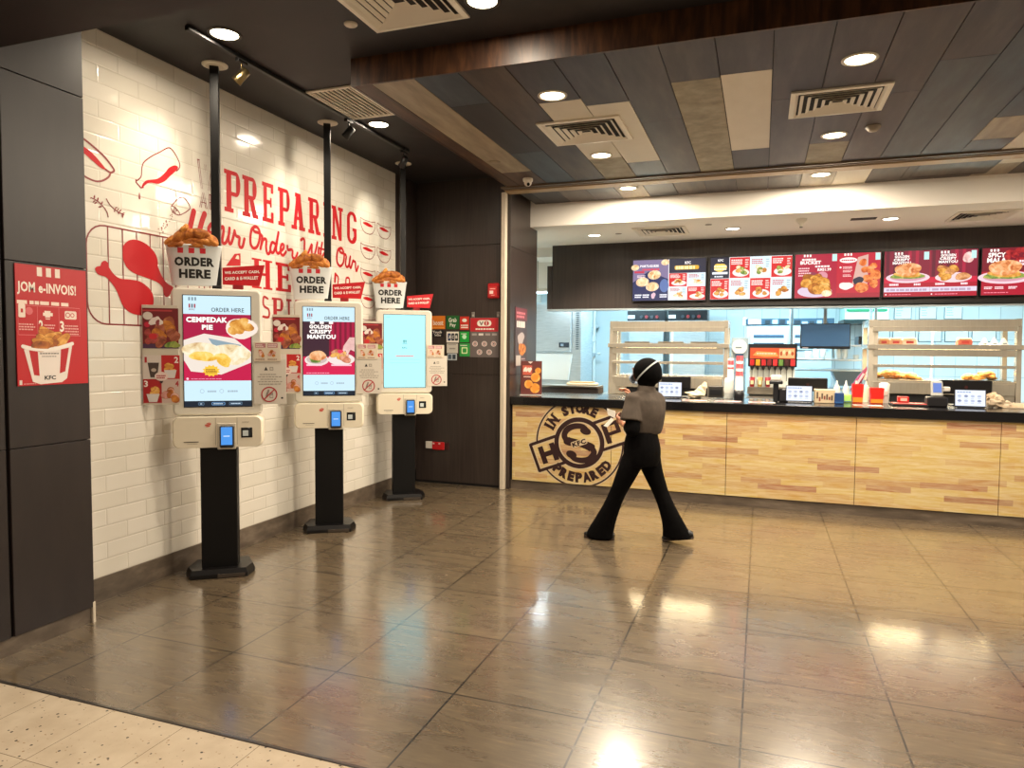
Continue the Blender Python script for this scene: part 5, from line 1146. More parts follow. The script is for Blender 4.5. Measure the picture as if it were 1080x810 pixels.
# back steel counter under the hot cabinets
t = thing('back_counter', 'steel back counter carrying the heated display cabinets', 'counter', (1, 9.7, 0))
mb = MB(); mb.box(-3.1, 3.5, -.5, .6, .94, .995, M_STEEL, .004); mb.build('top', t)
mb = MB(); mb.box(-3.08, 3.48, -.46, .58, 0, .94, M_STEEL); mb.build('cabinet', t)
HOTM = mat('#ffe2ae', emit=14.)
M_GLASS, nt, b = new_mat('cabinet_glass')
tr = nt.nodes.new('ShaderNodeBsdfTransparent'); gl = N(nt, 'ShaderNodeBsdfGlossy', Roughness=.03); ms = nt.nodes.new('ShaderNodeMixShader'); ms.inputs[0].default_value = .07
nt.links.new(tr.outputs[0], ms.inputs[1]); nt.links.new(gl.outputs[0], ms.inputs[2]); nt.links.new(ms.outputs[0], nt.nodes['Material Output'].inputs[0])
M_STW = grain_mat('warm_steel', [(.3, '#cfc6b4'), (.7, '#dcd3c1')], (14, 1, 1), 5, 4, .22, .0, .002, metal=.72)
def hot_cabinet(x0, x1, label, dark=None):
    t = thing('heated_cabinet', label, 'food warmer', ((x0+x1)/2, 9.75, .995), 0, 'heated cabinets'); w = (x1-x0)/2; B = .995
    def bx(name, *bb, m=M_STW, bev=.004, parent=t):
        mb = MB()
        for q in bb: mb.box(q[0], q[1], q[2], q[3], q[4]-B, q[5]-B, m, bev)
        return mb.build(name, parent)
    for s in (-1, 1):
        mb = MB(); 
        # side frame leans inwards towards the top, as an open frame of two posts and ties
        pr = [(-.32, 1.0), (-.25, 1.99), (-.17, 1.99), (-.24, 1.0)]
        for off in (0., .50):
            mb.prism([(p+off, z-B) for p, z in pr], (Vector((s*(w-.045), 0, 0)), Vector((0, 1, 0)), Vector((0, 0, 1)), Vector((s, 0, 0))), -.055 if s < 0 and off == 0 else 0, .05, M_STW)
        mb.box(s*(w-.045), s*(w+.005), -.3, .28, 1.0-B, 1.25-B, M_STW); mb.build('side_frame', t)
    bx('canopy', (-w+.0, w, -.27, .3, 1.90, 1.985)); bx('canopy_lip', (-w+.04, w-.04, -.29, -.265, 1.845, 1.905)); 
    mb = MB(); mb.box(-w+.15, w-.15, -.1, .1, 1.892-B, 1.899-B, HOTM); mb.build('heat_lamp', t)
    bx('shelf', (-w-.02, w+.02, -.31, .3, 1.632, 1.688)); bx('shelf_lip', (-w+.05, w-.05, -.3, -.28, 1.55, 1.63)); bx('shelf', (-w+.05, w-.05, -.3, .3, 1.235, 1.262)); 
    mb = MB(); mb.box(-w+.15, w-.15, -.1, .1, 1.617-B, 1.63-B, HOTM); mb.build('heat_lamp', t)
    bx('rail', (-w+.05, w-.05, -.315, -.285, 1.415, 1.45)); bx('base_panel', (-w+.05, w-.05, -.31, -.28, 1.10, 1.24)); bx('base', (-w+.04, w-.04, -.26, .28, .997, 1.1), m=DK)
    bx('leg_panel', (-w+.05, -w+.24, -.3, -.27, 1.0, 1.11)); bx('leg_panel', (w-.24, w-.05, -.3, -.27, 1.0, 1.11))
    mb = MB(); mb.box(-w+.05, w-.05, -.292, -.288, 1.69-B, 1.84-B, M_GLASS); mb.box(-w+.05, w-.05, -.302, -.298, 1.265-B, 1.415-B, M_GLASS); mb.build('glass_guard', t)
    mb = MB(); mb.box(-.01, .01, .27, .29, 1.262-B, 1.62-B, M_STEELC); mb.box(-.01, .01, .27, .29, 1.69-B, 1.9-B, M_STEELC); mb.build('rear_post', t)
    for z in (1.86, 1.6):
        d = bpy.data.lights.new('heat', 'AREA'); d.energy = 18; d.shape = 'RECTANGLE'; d.size = 2*w-.3; d.size_y = .2; d.color = (1, .8, .5)
        o = bpy.data.objects.new('heat', d); COL.objects.link(o); o.location = ((x0+x1)/2, 9.75, z)
    return t
hot_cabinet(-1.955, -.41, 'left steel heated display cabinet behind the walking worker')
hot_cabinet(1.235, 2.80, 'right steel heated display cabinet holding piles of fried chicken')
# food in the right cabinet
FC = [fried('piece_a', GOLD, 0, 22), fried('piece_b', BROWN, 0, 22)]
proto = []
for i in range(3):
    mb = MB(); mb.ell((0, 0, .034), (.085-.01*i, .06, .033), FC[i % 2], 16, 10, .13, i+2); mb.ell((.07, .01, .028), (.05, .035, .022), FC[i % 2], 12, 8, .1, i+7)
    o = mb.build('fried_chicken', None, (0, 0, 0)); proto.append(o)
r = random.Random(11); used = [False]*3
def put(x, y, z, label, group):
    k = r.randint(0, 2)
    o = proto[k] if not used[k] else proto[k].copy()
    if used[k]: COL.objects.link(o)
    used[k] = True
    o.location = (x, y, z); o.rotation_euler = (r.uniform(-.2, .2), r.uniform(-.2, .2), r.uniform(0, 6)); tag(o, label, 'fried chicken', group)
for lx0, lx1, n, label, grp in ((1.38, 1.76, 14, 'golden fried chicken piece in the big heap at the left of the lower warm shelf', 'chicken heap at left'), (2.32, 2.7, 9, 'brown fried chicken piece in the lower heap at the right of the lower warm shelf', 'chicken heap at right')):
    for i in range(n):
        lay = i >= n*.6; put(r.uniform(lx0, lx1) if not lay else r.uniform(lx0+.08, lx1-.08), 9.62+.1*(i % 3), 1.272+(.035 if lay else 0), label, grp)
for x in (1.5, 2.45):
    pass
mb = MB(); mb.box(1.33, 1.85, 9.56, 9.95, 1.262, 1.272, M_STEEL, .002); tag(mb.build('steel_tray'), 'steel tray under the big chicken heap in the right cabinet', 'tray', 'trays in the right cabinet')
mb = MB(); mb.box(2.25, 2.74, 9.56, 9.95, 1.262, 1.272, M_STEEL, .002); tag(mb.build('steel_tray'), 'steel tray under the smaller chicken heap in the right cabinet', 'tray', 'trays in the right cabinet')
for x, s_, c, l in ((1.42, .06, '#b58b63', 'first small food box from the left on the upper shelf of the right cabinet'), (1.55, .07, '#c9a184', 'second small food box from the left on the upper shelf of the right cabinet'), (1.7, .08, '#cfc2b4', 'pale wrapped food pack on the upper shelf of the right cabinet'), (2.28, .075, '#b0584a', 'red and brown food box right of centre on the upper warm shelf')):
    mb = MB(); mb.M = Matrix.Translation((x, 9.68, 1.688)); mb.box(-s_, s_, -.06, .06, 0, .06, P_(c), .008); mb.box(-s_*.9, s_*.9, -.055, .055, .06, .085, P_('#d6c6b4'), .01); mb.box(-s_*.5, s_*.5, -.0615, -.0595, .015, .045, P_('#a02a2c')); tag(mb.build('food_box'), l, 'food box', 'packs on the upper warm shelf')
for x, l in ((2.50, 'left'), (2.6, 'middle'), (2.70, 'right')):
    mb = MB(); mb.loft([[(x-.045, 9.7, 1.688), (x+.045, 9.7, 1.688), (x+.045, 9.76, 1.688), (x-.045, 9.76, 1.688)], [(x-.004, 9.73, 1.775), (x+.004, 9.73, 1.775), (x+.004, 9.735, 1.775), (x-.004, 9.735, 1.775)]], P_('#d7dde0'), True, False); mb.box(x-.02, x+.02, 9.698, 9.7, 1.70, 1.715, P_('#5b6f86'))
    tag(mb.build('wrap_cone'), 'white pointed wrap on the upper warm shelf, %s of three' % l, 'food wrap', 'white wraps on the upper warm shelf')
for x, l in ((-1.6, 'left'), (-1.15, 'middle'), (-.72, 'right')):
    mb = MB(); mb.box(x-.17, x+.17, 9.58, 9.92, 1.688, 1.70, M_STEEL, .002); mb.box(x-.17, x+.17, 9.58, 9.592, 1.70, 1.715, M_STEEL, .002); tag(mb.build('steel_tray'), 'empty steel tray on the upper shelf of the left cabinet, %s of three' % l, 'tray', 'trays in the left cabinet')

# left end: tall steel fridge, table, pipe
t = thing('steel_fridge', 'tall pale steel cabinet with two doors in the kitchen behind the promo stand', 'fridge', (-3.2, 11.3, 0))
mb = MB(); mb.box(-.62, .46, -.28, .5, .0, 2.36, M_STEELC, .008); mb.build('body', t)
mb = MB(); mb.box(-.6, .3, -.32, -.281, 1.56, 2.34, M_STEELC, .012); d = mb.build('upper_door', t)
mb = MB(); mb.box(.1, .27, -.335, -.32, 1.63, 1.71, mat('#2d3640', .3), .004); mb.box(.13, .18, -.337, -.335, 1.65, 1.69, mat('#7f93a5', .3)); mb.build('control_panel', d)
mb = MB()
for x in (.14, .18, .2): mb.box(x, x+.022, -.3225, -.32, 2.24, 2.27, DK)
mb.build('door_mark', d)
mb = MB(); mb.prism([(-.6, 1.12), (.26, 1.10), (.32, 1.52), (-.6, 1.53)], (Vector((0, -.281, 0)), Vector((1, 0, 0)), Vector((0, 0, 1)), Vector((0, -1, 0))), 0, .06, CW); mb.build('lower_hatch', t)
mb = MB()
for i in range(22): mb.box(.37, .42, -.29, -.28, 1.6+.034*i, 1.618+.034*i, mat('#5a6b75', .5))
mb.build('vent_slot', t)
t = thing('steel_table', 'low steel worktable behind the left end of the counter', 'table', (-2.3, 9.0, 0))
mb = MB(); mb.box(-.45, .33, -.18, .18, 1.10, 1.125, M_STEEL, .004); mb.build('upper_shelf', t)
mb = MB(); mb.box(-.43, .33, -.15, .18, 1.02, 1.10, mat('#4a4340', .4, .6), .003); mb.build('drawer_front', t)
mb = MB(); mb.box(-.52, .36, -.22, .19, .985, 1.015, M_STEEL, .004); mb.build('top', t)
for x in (-.45, .3):
    for y in (-.16, .14):
        mb = MB(); mb.box(x-.02, x+.02, y-.02, y+.02, 0, .985, M_STEEL, .003); mb.build('leg', t)
mb = MB(); mb.box(-2.42, -2.02, 8.93, 9.12, 1.125, 1.16, P_('#cfc6ae'), .012); mb.box(-2.38, -2.06, 8.95, 9.1, 1.16, 1.175, P_('#b99a63'), .006); tag(mb.build('food_tub'), 'shallow cream tub of crumbs on the low steel worktable', 'tub')
mb = MB(); mb.cyl((-2.97, 12.95, 1.0), (-2.97, 12.95, 2.94), .028, CW, n=14); mb.cyl((-2.97, 12.95, 1.5), (-2.97, 12.87, 1.5), .04, CG, n=14); mb.box(-3.0, -2.94, 12.9, 13.0, 1.74, 1.86, CW, .01); mb.cyl((-2.9, 12.93, 1.52), (-2.84, 12.93, 1.52), .02, CW, n=10)
mb.box(-3.03, -2.91, 12.97, 13.105, 2.0, 2.03, CG); tag(mb.build('water_pipe'), 'white vertical pipe with valve on the kitchen wall', 'pipe')
t = thing('cold_room_door', 'pale blue-white cold room door panels behind the pipe', 'door', (-2.75, 13.2, 0))
mb = MB(); mb.box(-.5, .5, -.06, 0, 0, 2.5, mat('#c2ccd0', .35), .01); mb.build('leaf', t)
mb = MB(); mb.box(-.56, -.5, -.09, 0, 0, 2.6, M_STEELC, .004); mb.box(.5, .56, -.09, 0, 0, 2.6, M_STEELC, .004); mb.box(-.56, .56, -.09, 0, 2.5, 2.6, M_STEELC, .004); mb.build('door_frame', t)
mb = MB(); mb.box(.1, .3, -.068, -.06, 1.45, 1.65, mat('#dfe8ee', .4), .002); mb.build('notice', t)
# fryer control heads
for x0, l in ((-2.25, 'left'), (-1.54, 'right')):
    t = thing('fryer_controls', 'black control head with red lamps above the left cabinet, %s of two' % l, 'control panel', (x0+.33, 12.5, 2.06), 0, 'black control heads')
    mb = MB(); mb.box(-.33, .33, -.1, .3, .03, .30, DK, .008); mb.build('housing', t)
    mb = MB(); mb.box(-.33, .33, -.12, -.1, 0, .05, M_STEELC, .003); mb.build('lip', t)
    mb = MB(); mb.box(-.32, -.2, -.108, -.1, .09, .15, P_('#cfd6da')); mb.build('label_plate', t)
    for i in range(4):
        mb = MB(); mb.cyl((-.08+.09*i, -.1, .12), (-.08+.09*i, -.13, .12), .028, mat('#7d2226' if i % 2 else '#33363c', .4), n=14); mb.build('knob', t)
    mb = MB(); mb.box(-.3, .3, -.06, .3, -2.06, 0, M_STEELC); mb.build('fryer_body', t)
# green-lit extractor hood and sheets on the far wall
t = thing('extractor_hood', 'steel hood with a green strip at the back of the kitchen', 'hood', (1.55, 12.6, 2.05))
mb = MB(); mb.box(-.32, .34, -.3, .6, .0, .06, mat('#23302f', .4), .003); mb.build('rim', t)
mb = MB(); mb.loft([[(-.3, -.28, .06), (.32, -.28, .06), (.32, .58, .06), (-.3, .58, .06)], [(-.3, -.1, .9), (.32, -.1, .9), (.32, .58, .9), (-.3, .58, .9)]], mat('#bfe6dc', .3), True, False); mb.build('canopy', t)
mb = MB(); mb.box(-.28, .30, -.285, -.235, .19, .225, mat('#3ed69a', emit=1.0), .004); mb.build('strip', t)
for x0, x1, l in ((1.87, 1.99, 'first'), (2.09, 2.33, 'second'), (2.46, 2.695, 'third'), (2.82, 3.06, 'fourth')):
    t = thing('wall_sheet', 'white framed sheet high on the kitchen wall above the right cabinet, %s from the left' % l, 'notice', ((x0+x1)/2, 13.2, 2.15), 0, 'white sheets on the kitchen wall'); w = (x1-x0)/2
    mb = MB(); mb.box(-w-.01, w+.01, -.012, 0, -.01, .30, mat('#5a6a72', .4), .002); mb.build('frame', t)
    a = Art((0, -.0125, 0), (1, 0, 0), (0, 0, 1), (0, -1, 0), .0005); a.rect(-w, 0, w, .29, P_('#e6ecec')); a.greek(-w*.8, .05, 0, .25, 5, P_('#9fb0b4'), 2, int(x0*10), .3); a.build('sheet', t)
for x0, x1, l in ((1.82, 2.02, 'first'), (2.08, 2.40, 'second'), (2.46, 2.78, 'third'), (2.84, 3.16, 'fourth'), (3.22, 3.54, 'fifth')):
    t = thing('wall_sheet', 'framed sheet on the kitchen wall seen through the right cabinet, %s from left' % l, 'notice', ((x0+x1)/2, 13.2, 1.78), 0, 'sheets behind the right cabinet'); w = (x1-x0)/2
    mb = MB(); mb.box(-w-.01, w+.01, -.012, 0, -.01, .25, mat('#3c4c54', .4), .002); mb.build('frame', t)
    mb = MB(); mb.box(-w, w, -.0135, -.0121, 0, .24, P_('#e6ecec')); mb.build('sheet', t)
# drinks machine with its row of valves
t = thing('drinks_dispenser', 'drinks dispenser with an orange lit sign and eight taps', 'drink machine', (.145, 10.2, .995)); B = .995
mb = MB(); mb.box(-.29, .29, -.1, .45, 0, .70, M_STEELC, .006); mb.build('body', t)
mb = MB(); mb.box(-.31, .31, -.16, .45, .39, .70, DK, .006); mb.build('head', t)
mb = MB(); mb.box(-.285, .285, -.166, -.16, .50, .645, mat('#e2521e', emit=1.2)); sg = mb.build('lit_sign', t)
a = Art((0, -.1665, 0), (1, 0, 0), (0, 0, 1), (0, -1, 0), .0005); a.poly([(-.25, .545), (-.2, .6), (.05, .585), (.08, .53), (-.1, .525)], mat('#f3a04c', emit=1.2), 1)
a.rect(.085, .51, .275, .635, mat('#e8b878', emit=1.2), 1); a.greek(-.2, .56, .04, .578, 1, mat('#fbe0b0', emit=1.2), 2, 3, .9)
for i in range(5): a.blob(.11+.035*i, .57+.02*(i % 2), .016, .028, mat('#f7dca0' if i % 2 else '#c8501e', emit=1.2), 2, i)
a.build('sign_picture', sg)
for i, c in enumerate(('#b01c22', '#c98a1c', '#b01c22', '#6d1418', '#c0262a', '#5c7d3a', '#3a1416', '#c0262a')):
    x = -.255+.073*i
    mb = MB(); mb.box(x-.028, x+.028, -.2, -.16, .405, .49, mat(c, .4), .005); tp = mb.build('tap', t)
    mb = MB(); mb.lathe([(.024, .405), (.02, .37), (.008, .345)], DK, (x, -.18, 0), 12); mb.box(x-.004, x+.004, -.17, -.162, .2, .37, DK); mb.build('nozzle', tp)
mb = MB(); mb.box(-.31, .31, -.3, -.1, .02, .12, M_STEEL, .006); mb.build('drip_tray', t)
mb = MB(); mb.box(-.29, .29, -.102, -.1, .12, .40, mat('#c8cdc8', .4)); mb.build('splash_back', t)
for i, (x, c) in enumerate(((-.25, '#a01c24'), (-.15, '#b59a5a'), (-.05, '#8f2030'))):
    x0 = .145+x; mb = MB(); mb.lathe([(.026, 0), (.038, .13), (.036, .13), (.03, .01), (.001, .01)], P_(c), (x0, 9.98, 1.115), 16); mb.box(x0-.02, x0+.02, 9.938, 9.944, 1.15, 1.2, P_('#d8c8a0'))
    tag(mb.build('paper_cup'), ('dark red', 'tan', 'crimson')[i]+' paper cup on the drip tray of the drinks dispenser', 'cup', 'cups on the drip tray')
# tall louvered cabinet behind it
t = thing('louvered_cabinet', 'tall white cabinet with dark louvers and a row of dark labels behind the drinks machine', 'cabinet', (.45, 12.3, 0))
mb = MB(); mb.box(-.68, .6, -.25, .4, 0, 2.02, mat('#aebbc2', .4), .008); mb.build('body', t)
for k in (0, 1):
    mb = MB(); mb.box(-.62+.62*k, -.06+.62*k, -.27, -.25, 1.62, 1.94, mat('#bcc8ce', .4), .006); p = mb.build('louver_panel', t)
    mb = MB()
    for i in range(2): mb.box(-.57+.62*k, -.11+.62*k, -.276, -.268, 1.68+.13*i, 1.73+.13*i, mat('#39495a', .4)); 
    mb.build('louver', p)
mb = MB(); mb.box(-.7, .62, -.27, .3, 2.02, 2.12, mat('#2f4656', .4), .004); tp = mb.build('top_rack', t)
mb = MB(); mb.box(-.66, -.46, -.276, -.27, 2.03, 2.11, P_('#d7d2e2')); r = random.Random(5)
for i in range(9): mb.box(-.4+.11*i, -.4+.11*i+r.uniform(.05, .09), -.276, -.27, 2.035, 2.035+r.uniform(.03, .07), P_('#93a5b0' if i % 2 else '#1a222a'))
mb.build('rack_label', tp)
mb = MB(); mb.box(-.74, -.68, -.26, -.2, 2.0, 2.14, CW, .01); mb.build('corner_box', t)
# hung monitor
t = thing('kitchen_monitor', 'large dark blue-grey monitor hung above the back counter', 'monitor', (.78, 9.98, 1.63))
mb = MB(); mb.box(-.30, .30, -.05, .0, .0, .33, mat('#10141a', .3), .006); mb.build('housing', t)
mb = MB(); mb.box(-.287, .287, -.053, -.05, .035, .318, mat('#39587c', .15, 0, .8)); mb.build('screen', t)  # blue of the reflection on the glass is put into the colour
mb = MB(); mb.box(-.27, -.2, -.054, -.05, .008, .02, P_('#b9a8a8')); mb.build('badge', t)
mb = MB(); mb.cyl((.0, .03, .2), (.0, .03, 1.3), .022, M_GREYP, n=12); mb.box(-.05, .05, 0, .05, .12, .24, DK, .004); mb.build('ceiling_arm', t)
# steel shelves with cups
t = thing('kitchen_shelving', 'steel shelving with white tubs under the hung monitor', 'shelf unit', (1.0, 11.4, 0))
for z in (1.02, 1.31, 1.46): mb = MB(); mb.box(-.6, .55, -.25, .25, z, z+.03, M_STEELC, .004); mb.build('shelf', t)
for x in (-.58, .53):
    for y in (-.23, .23): mb = MB(); mb.box(x-.02, x+.02, y-.02, y+.02, 0, 2.3, M_STEELC, .003); mb.build('post', t)
mb = MB(); mb.loft([[(-.02, -.26, 1.31), (.4, -.26, 1.31), (.4, .1, 1.31), (-.02, .1, 1.31)], [(.08, -.2, 1.1), (.3, -.2, 1.1), (.3, .1, 1.1), (.08, .1, 1.1)]], mat('#7f8c96', .35, .5), True, False); mb.build('hopper', t)
mb = MB(); mb.box(.32, .52, -.2, .2, 1.70, 1.82, DK, .006); mb.build('dark_unit', t)
mb = MB(); mb.box(-.1, .55, -.24, .24, 1.67, 1.695, M_STEELC, .003); mb.build('shelf', t)
for i, (x, hh) in enumerate(((.66, .11), (.77, .16), (.86, .14), (1.06, .17), (1.15, .16), (1.3, .06))):
    mb = MB(); mb.lathe([(.036, 0), (.045, hh), (.041, hh), (.034, .008), (.001, .008)], P_('#dfe3e2'), (x, 11.25, 1.491), 16)
    tag(mb.build('white_tub'), 'white tub on the steel shelf under the monitor, number %s from the left' % ('one', 'two', 'three', 'four', 'five', 'six')[i], 'tub', 'white tubs on the shelf')
for i, (x, l) in enumerate(((1.38, 'left'), (1.47, 'right'))):
    mb = MB(); mb.box(x-.04, x+.04, 11.2, 11.3, 1.695, 1.78, P_('#d5dadb'), .006); mb.box(x-.03, x+.03, 11.21, 11.29, 1.78, 1.80, P_('#b9c2c6'), .004); tag(mb.build('paper_pack'), 'pale paper pack on the top steel shelf, %s of two' % l, 'pack', 'packs on the top shelf')
mb = MB(); mb.M = Matrix.Translation((1.12, 9.75, 1.15)) @ Matrix.Rotation(.5, 4, 'Y'); mb.lathe([(.03, -.05), (.05, .02), (.045, .14), (.02, .26), (.008, .3)], mat('#8d1f4e', .5), (0, 0, 0), 14, sx=.8); mb.box(-.012, .012, -.055, -.045, .0, .2, P_('#d8b8c4')); tag(mb.build('wiping_cloth'), 'crimson folded cloth hanging beside the right cabinet', 'cloth')
for i, (x, z, c, l) in enumerate(((.88, 0, '#e0ddd0', 'white'), (.98, 0, '#d9dcd8', 'pale grey'), (1.09, 0, '#e8dfb4', 'yellowish'), (1.2, 0, '#e3cdb4', 'beige'))):
    mb = MB(); y = 9.32; mb.lathe([(.034, .0), (.036, .02), (.036, .15), (.03, .18), (.012, .2), (.007, .25), (.001, .255)], P_(c), (x, y, .995), 16); mb.lathe([(.02, .19), (.02, .205), (.012, .206)], P_('#c4c8c4'), (x, y, .995), 12); tag(mb.build('sauce_bottle'), l+' squeeze bottle on the back counter beside the right cabinet', 'bottle', 'squeeze bottles')
# paper roll holder, towers of cups between cabinet and drinks machine
t = thing('clock_dial', 'round white dial on a grey plate beside the left cabinet', 'dial', (-.268, 9.66, 1.5))
mb = MB(); mb.box(-.1, .11, -.02, .02, .0, .27, mat('#8fa0aa', .4), .004); mb.build('plate', t)
mb = MB(); mb.cyl((-.0, -.02, .15), (-.0, -.05, .15), .095, mat('#d9dde0', .4), n=28); mb.build('dial', t)
mb = MB(); mb.box(-.05, .05, -.052, -.05, .02, .065, mat('#3a4f6a', .4), .002); mb.box(-.05, .03, -.052, -.05, .13, .15, mat('#6a7880', .4)); mb.build('mark', t)
mb = MB(); mb.cyl((.0, .0, 0), (0, 0, -.504), .014, M_STEELC, n=10); mb.build('post', t)
def cup_tower(x, y, z, n, label, red):
    t = thing('cup_stack', label, 'cups', (x, y, z), 0, 'stacks of paper cups'); k = .028
    mb = MB(); mb.lathe([(.055, 0), (.058, .04), (.056, .1), (.05, .1)], DK, n=18, caps=True); mb.build('holder', t)
    for i in range(n):
        zz = .03+k*i; m = P_('#c9202a' if red[i % len(red)] else '#e8cfc8')
        mb = MB(); mb.lathe([(.033, zz), (.044-.0006*i, zz+.085), (.041-.0006*i, zz+.085), (.031, zz+.006)], m, n=18); mb.build('cup', t)
    return t
cup_tower(-.222, 8.2, 1.06, 14, 'tall stack of red and white paper cups on the worktop', [0, 0, 0, 0, 0, 0, 1, 1, 0, 1, 1, 0, 1, 1])
cup_tower(-.36, 9.32, .995, 15, 'tall stack of red striped paper cups beside the left cabinet', [0, 0, 0, 0, 0, 0, 0, 0, 0, 0, 1, 0, 1, 1, 0])
mb = MB(); mb.lathe([(.05, 0), (.055, .03), (.052, .13), (.04, .17), (.001, .172)], P_('#e4e4dd'), (-.335, 8.75, 1.06), 20); mb.lathe([(.05, -.06), (.05, 0.)], P_('#b9bcb8'), (-.335, 8.75, 1.06), 16); o = tag(mb.build('soap_pump'), 'round white lidded jar standing before the cup stacks', 'jar'); o.location.y = 8.3; o.location.z = 1.06

# ================================================================ things on the worktop
WZ = 1.06
def pos(x, y, w, hgt, label, rz=0., img=0, dark=True):
    """customer display on a foot, tilted back"""
    t = thing('customer_display', label, 'screen', (x, y, WZ), rz, 'customer displays on the worktop'); T = Matrix.Rotation(radians(-12), 4, 'X')
    mb = MB(); mb.box(-w*.42, w*.42, -.05, .06, 0, .012, DK, .004); mb.build('foot', t)
    mb = MB(); mb.M = Matrix.Translation((0, -.0, .012)) @ T; mb.box(-w/2, w/2, 0, .025, 0, hgt, mat('#17181c', .3), .006); mb.build('housing', t)
    mb = MB(); mb.M = Matrix.Translation((0, 0, .012)) @ T; mb.box(-w/2+.008, w/2-.008, -.0015, 0, .01, hgt-.008, mat('#e4ecfb', emit=1.15)); s_ = mb.build('screen', t)
    MM = Matrix.Translation((0, 0, .012)) @ T
    a = Art(MM @ Vector((-w/2+.008, -.002, .01)), (1, 0, 0), T.to_3x3() @ Vector((0, 0, 1)), T.to_3x3() @ Vector((0, -1, 0)), .0004); W, H = w-.016, hgt-.018
    a.greek(W*.06, H*.84, W*.6, H*.92, 1, mat('#8aa2d0', emit=1.1), 1, 3+img, .8)
    for i in range(4):
        for j in range(2): a.ell(W*(.14+.22*i), H*(.62-.3*j), W*.07, H*.08, mat('#b9c4dc' if (i+j+img) % 3 else '#8894b4', emit=1.1), 1, 10); a.greek(W*(.08+.22*i), H*(.46-.3*j), W*(.2+.22*i), H*(.5-.3*j), 1, mat('#a9b4cc', emit=1.1), 1, i, .8)
    a.build('screen_picture', s_)
def till(x, y, w, hgt, label, z0=.1):
    t = thing('till_monitor', label, 'till', (x, y, WZ), 0, 'black till monitors')
    mb = MB(); mb.box(-w/2, w/2, -.03, .03, z0, z0+hgt, mat('#0d0c0d', .35), .008); mb.build('housing', t)
    mb = MB(); mb.box(-.05, .05, -.015, .025, .012, z0+.02, DK, .004); mb.build('neck', t)
    mb = MB(); mb.box(-.13, .13, -.06, .08, 0, .012, DK, .004); mb.build('foot', t)
    mb = MB(); mb.cyl((.0, -.03, z0+hgt*.5), (0, -.031, z0+hgt*.5), .016, mat('#3d1a18', .4), n=14); mb.build('badge', t)
pos(-.955, 7.98, .265, .175, 'white customer display with black rim just behind the walking worker', radians(4), 0)
till(-.91, 8.17, .33, .14, 'black till monitor behind the worker, left of the papers')
pos(.385, 7.86, .262, .172, 'customer display with a grid of icons in front of the drinks dispenser', 0, 1)
till(.48, 8.14, .39, .145, 'black till monitor behind the display with the icon grid', .11)
pos(1.92, 7.84, .262, .172, 'bright white customer display near the right end of the worktop', radians(-6), 2)
till(1.95, 8.16, .45, .14, 'black till monitor below the middle of the right cabinet', .12)
t = thing('receipt_printer', 'black stand with a white-topped receipt printer beside the icon display', 'printer', (.165, 7.92, WZ))
mb = MB(); mb.box(-.035, .02, -.03, .06, 0, .2, DK, .008); mb.build('stand', t)
mb = MB(); mb.box(-.075, .06, -.06, .08, .19, .225, DK, .008); mb.build('tray', t)
mb = MB(); mb.box(-.06, .05, -.05, .07, .225, .285, mat('#ddd6cc', .4), .012); mb.build('printer_head', t)
mb = MB(); mb.box(.02, .13, -.02, .07, 0, .14, mat('#17161a', .4), .01); mb.build('cash_unit', t)
def carton(name, label, cat, x0, x1, y0, y1, h, c, extra=None, group=None):
    mb = MB(); mb.box(x0, x1, y0, y1, WZ, WZ+h, P_(c), .006)
    if extra: extra(mb, x0, x1, y0, WZ, h)
    return tag(mb.build(name), label, cat, group)
def pat(mb, x0, x1, y0, z, h):
    r = random.Random(2)
    for i in range(7): x = x0+.02+(x1-x0-.05)*i/6.5; mb.box(x, x+.016, y0-.001, y0+.001, z+.02+r.uniform(0, .03), z+.06+r.uniform(0, .06), P_('#7d3a30' if i % 2 else '#5c4a40'))
carton('card_holder', 'cream patterned box next to the icon display', 'box', .535, .735, 7.9, 8.02, .145, '#c9b596', pat)
def rib(mb, x0, x1, y0, z, h): mb.box(x0+.006, x1-.006, y0-.002, y0, z+h*.12, z+h*.2, P_('#2d5f9a'))
carton('blue_box', 'small dark blue box at the front of the worktop', 'box', .725, .812, 7.85, 7.92, .115, '#1b3f74', rib)
carton('green_packet', 'small bright green packet behind the blue box', 'packet', .825, .91, 8.1, 8.18, .085, '#a8d66a', rib)
def redbox(x, y, w, h, label):
    t = thing('red_container', label, 'container', (x, y, WZ), 0, 'red containers on the worktop')
    mb = MB(); mb.loft([[(sx*w*k, sy*w*.8*k, z) for sx, sy in ((-1, -1), (1, -1), (1, 1), (-1, 1))] for z, k in ((0, .85), (h*.97, 1.), (h, .98), (h, .9), (.02, .78))], mat('#d8241c', .35), True, False); mb.build('tub', t)
    mb = MB(); mb.box(-w*.86, w*.86, -w*.8*.93-.002, -w*.8*.8, .01, h*.3, mat('#d98a2a', .4)); mb.build('label_band', t)
redbox(.965, 8.13, .055, .2, 'taller red container with an orange band on the worktop')
redbox(1.14, 8.1, .065, .165, 'wider red container on the worktop left of the red tray')
mb = MB(); mb.M = Matrix.Translation((1.235, 8.26, WZ)); mb.lathe([(.045, .0), (.05, .1), (.052, .2), (.03, .215), (.001, .215)], P_('#e3ddd2'), (0, 0, 0), 18); mb.box(-.03, .03, -.055, -.04, .08, .13, P_('#c9c0b4')); tag(mb.build('tissue_roll'), 'white paper roll standing behind the red containers', 'roll')
t = thing('serving_tray', 'red serving tray with black rim in front of the right cabinet', 'tray', (1.42, 7.95, WZ))
mb = MB(); mb.box(-.17, .15, -.12, .12, 0, .018, mat('#161213', .4), .006); mb.build('rim', t)
mb = MB(); mb.box(-.155, .135, -.105, .105, .018, .026, mat('#a8332e', .45), .003); mb.build('mat', t)
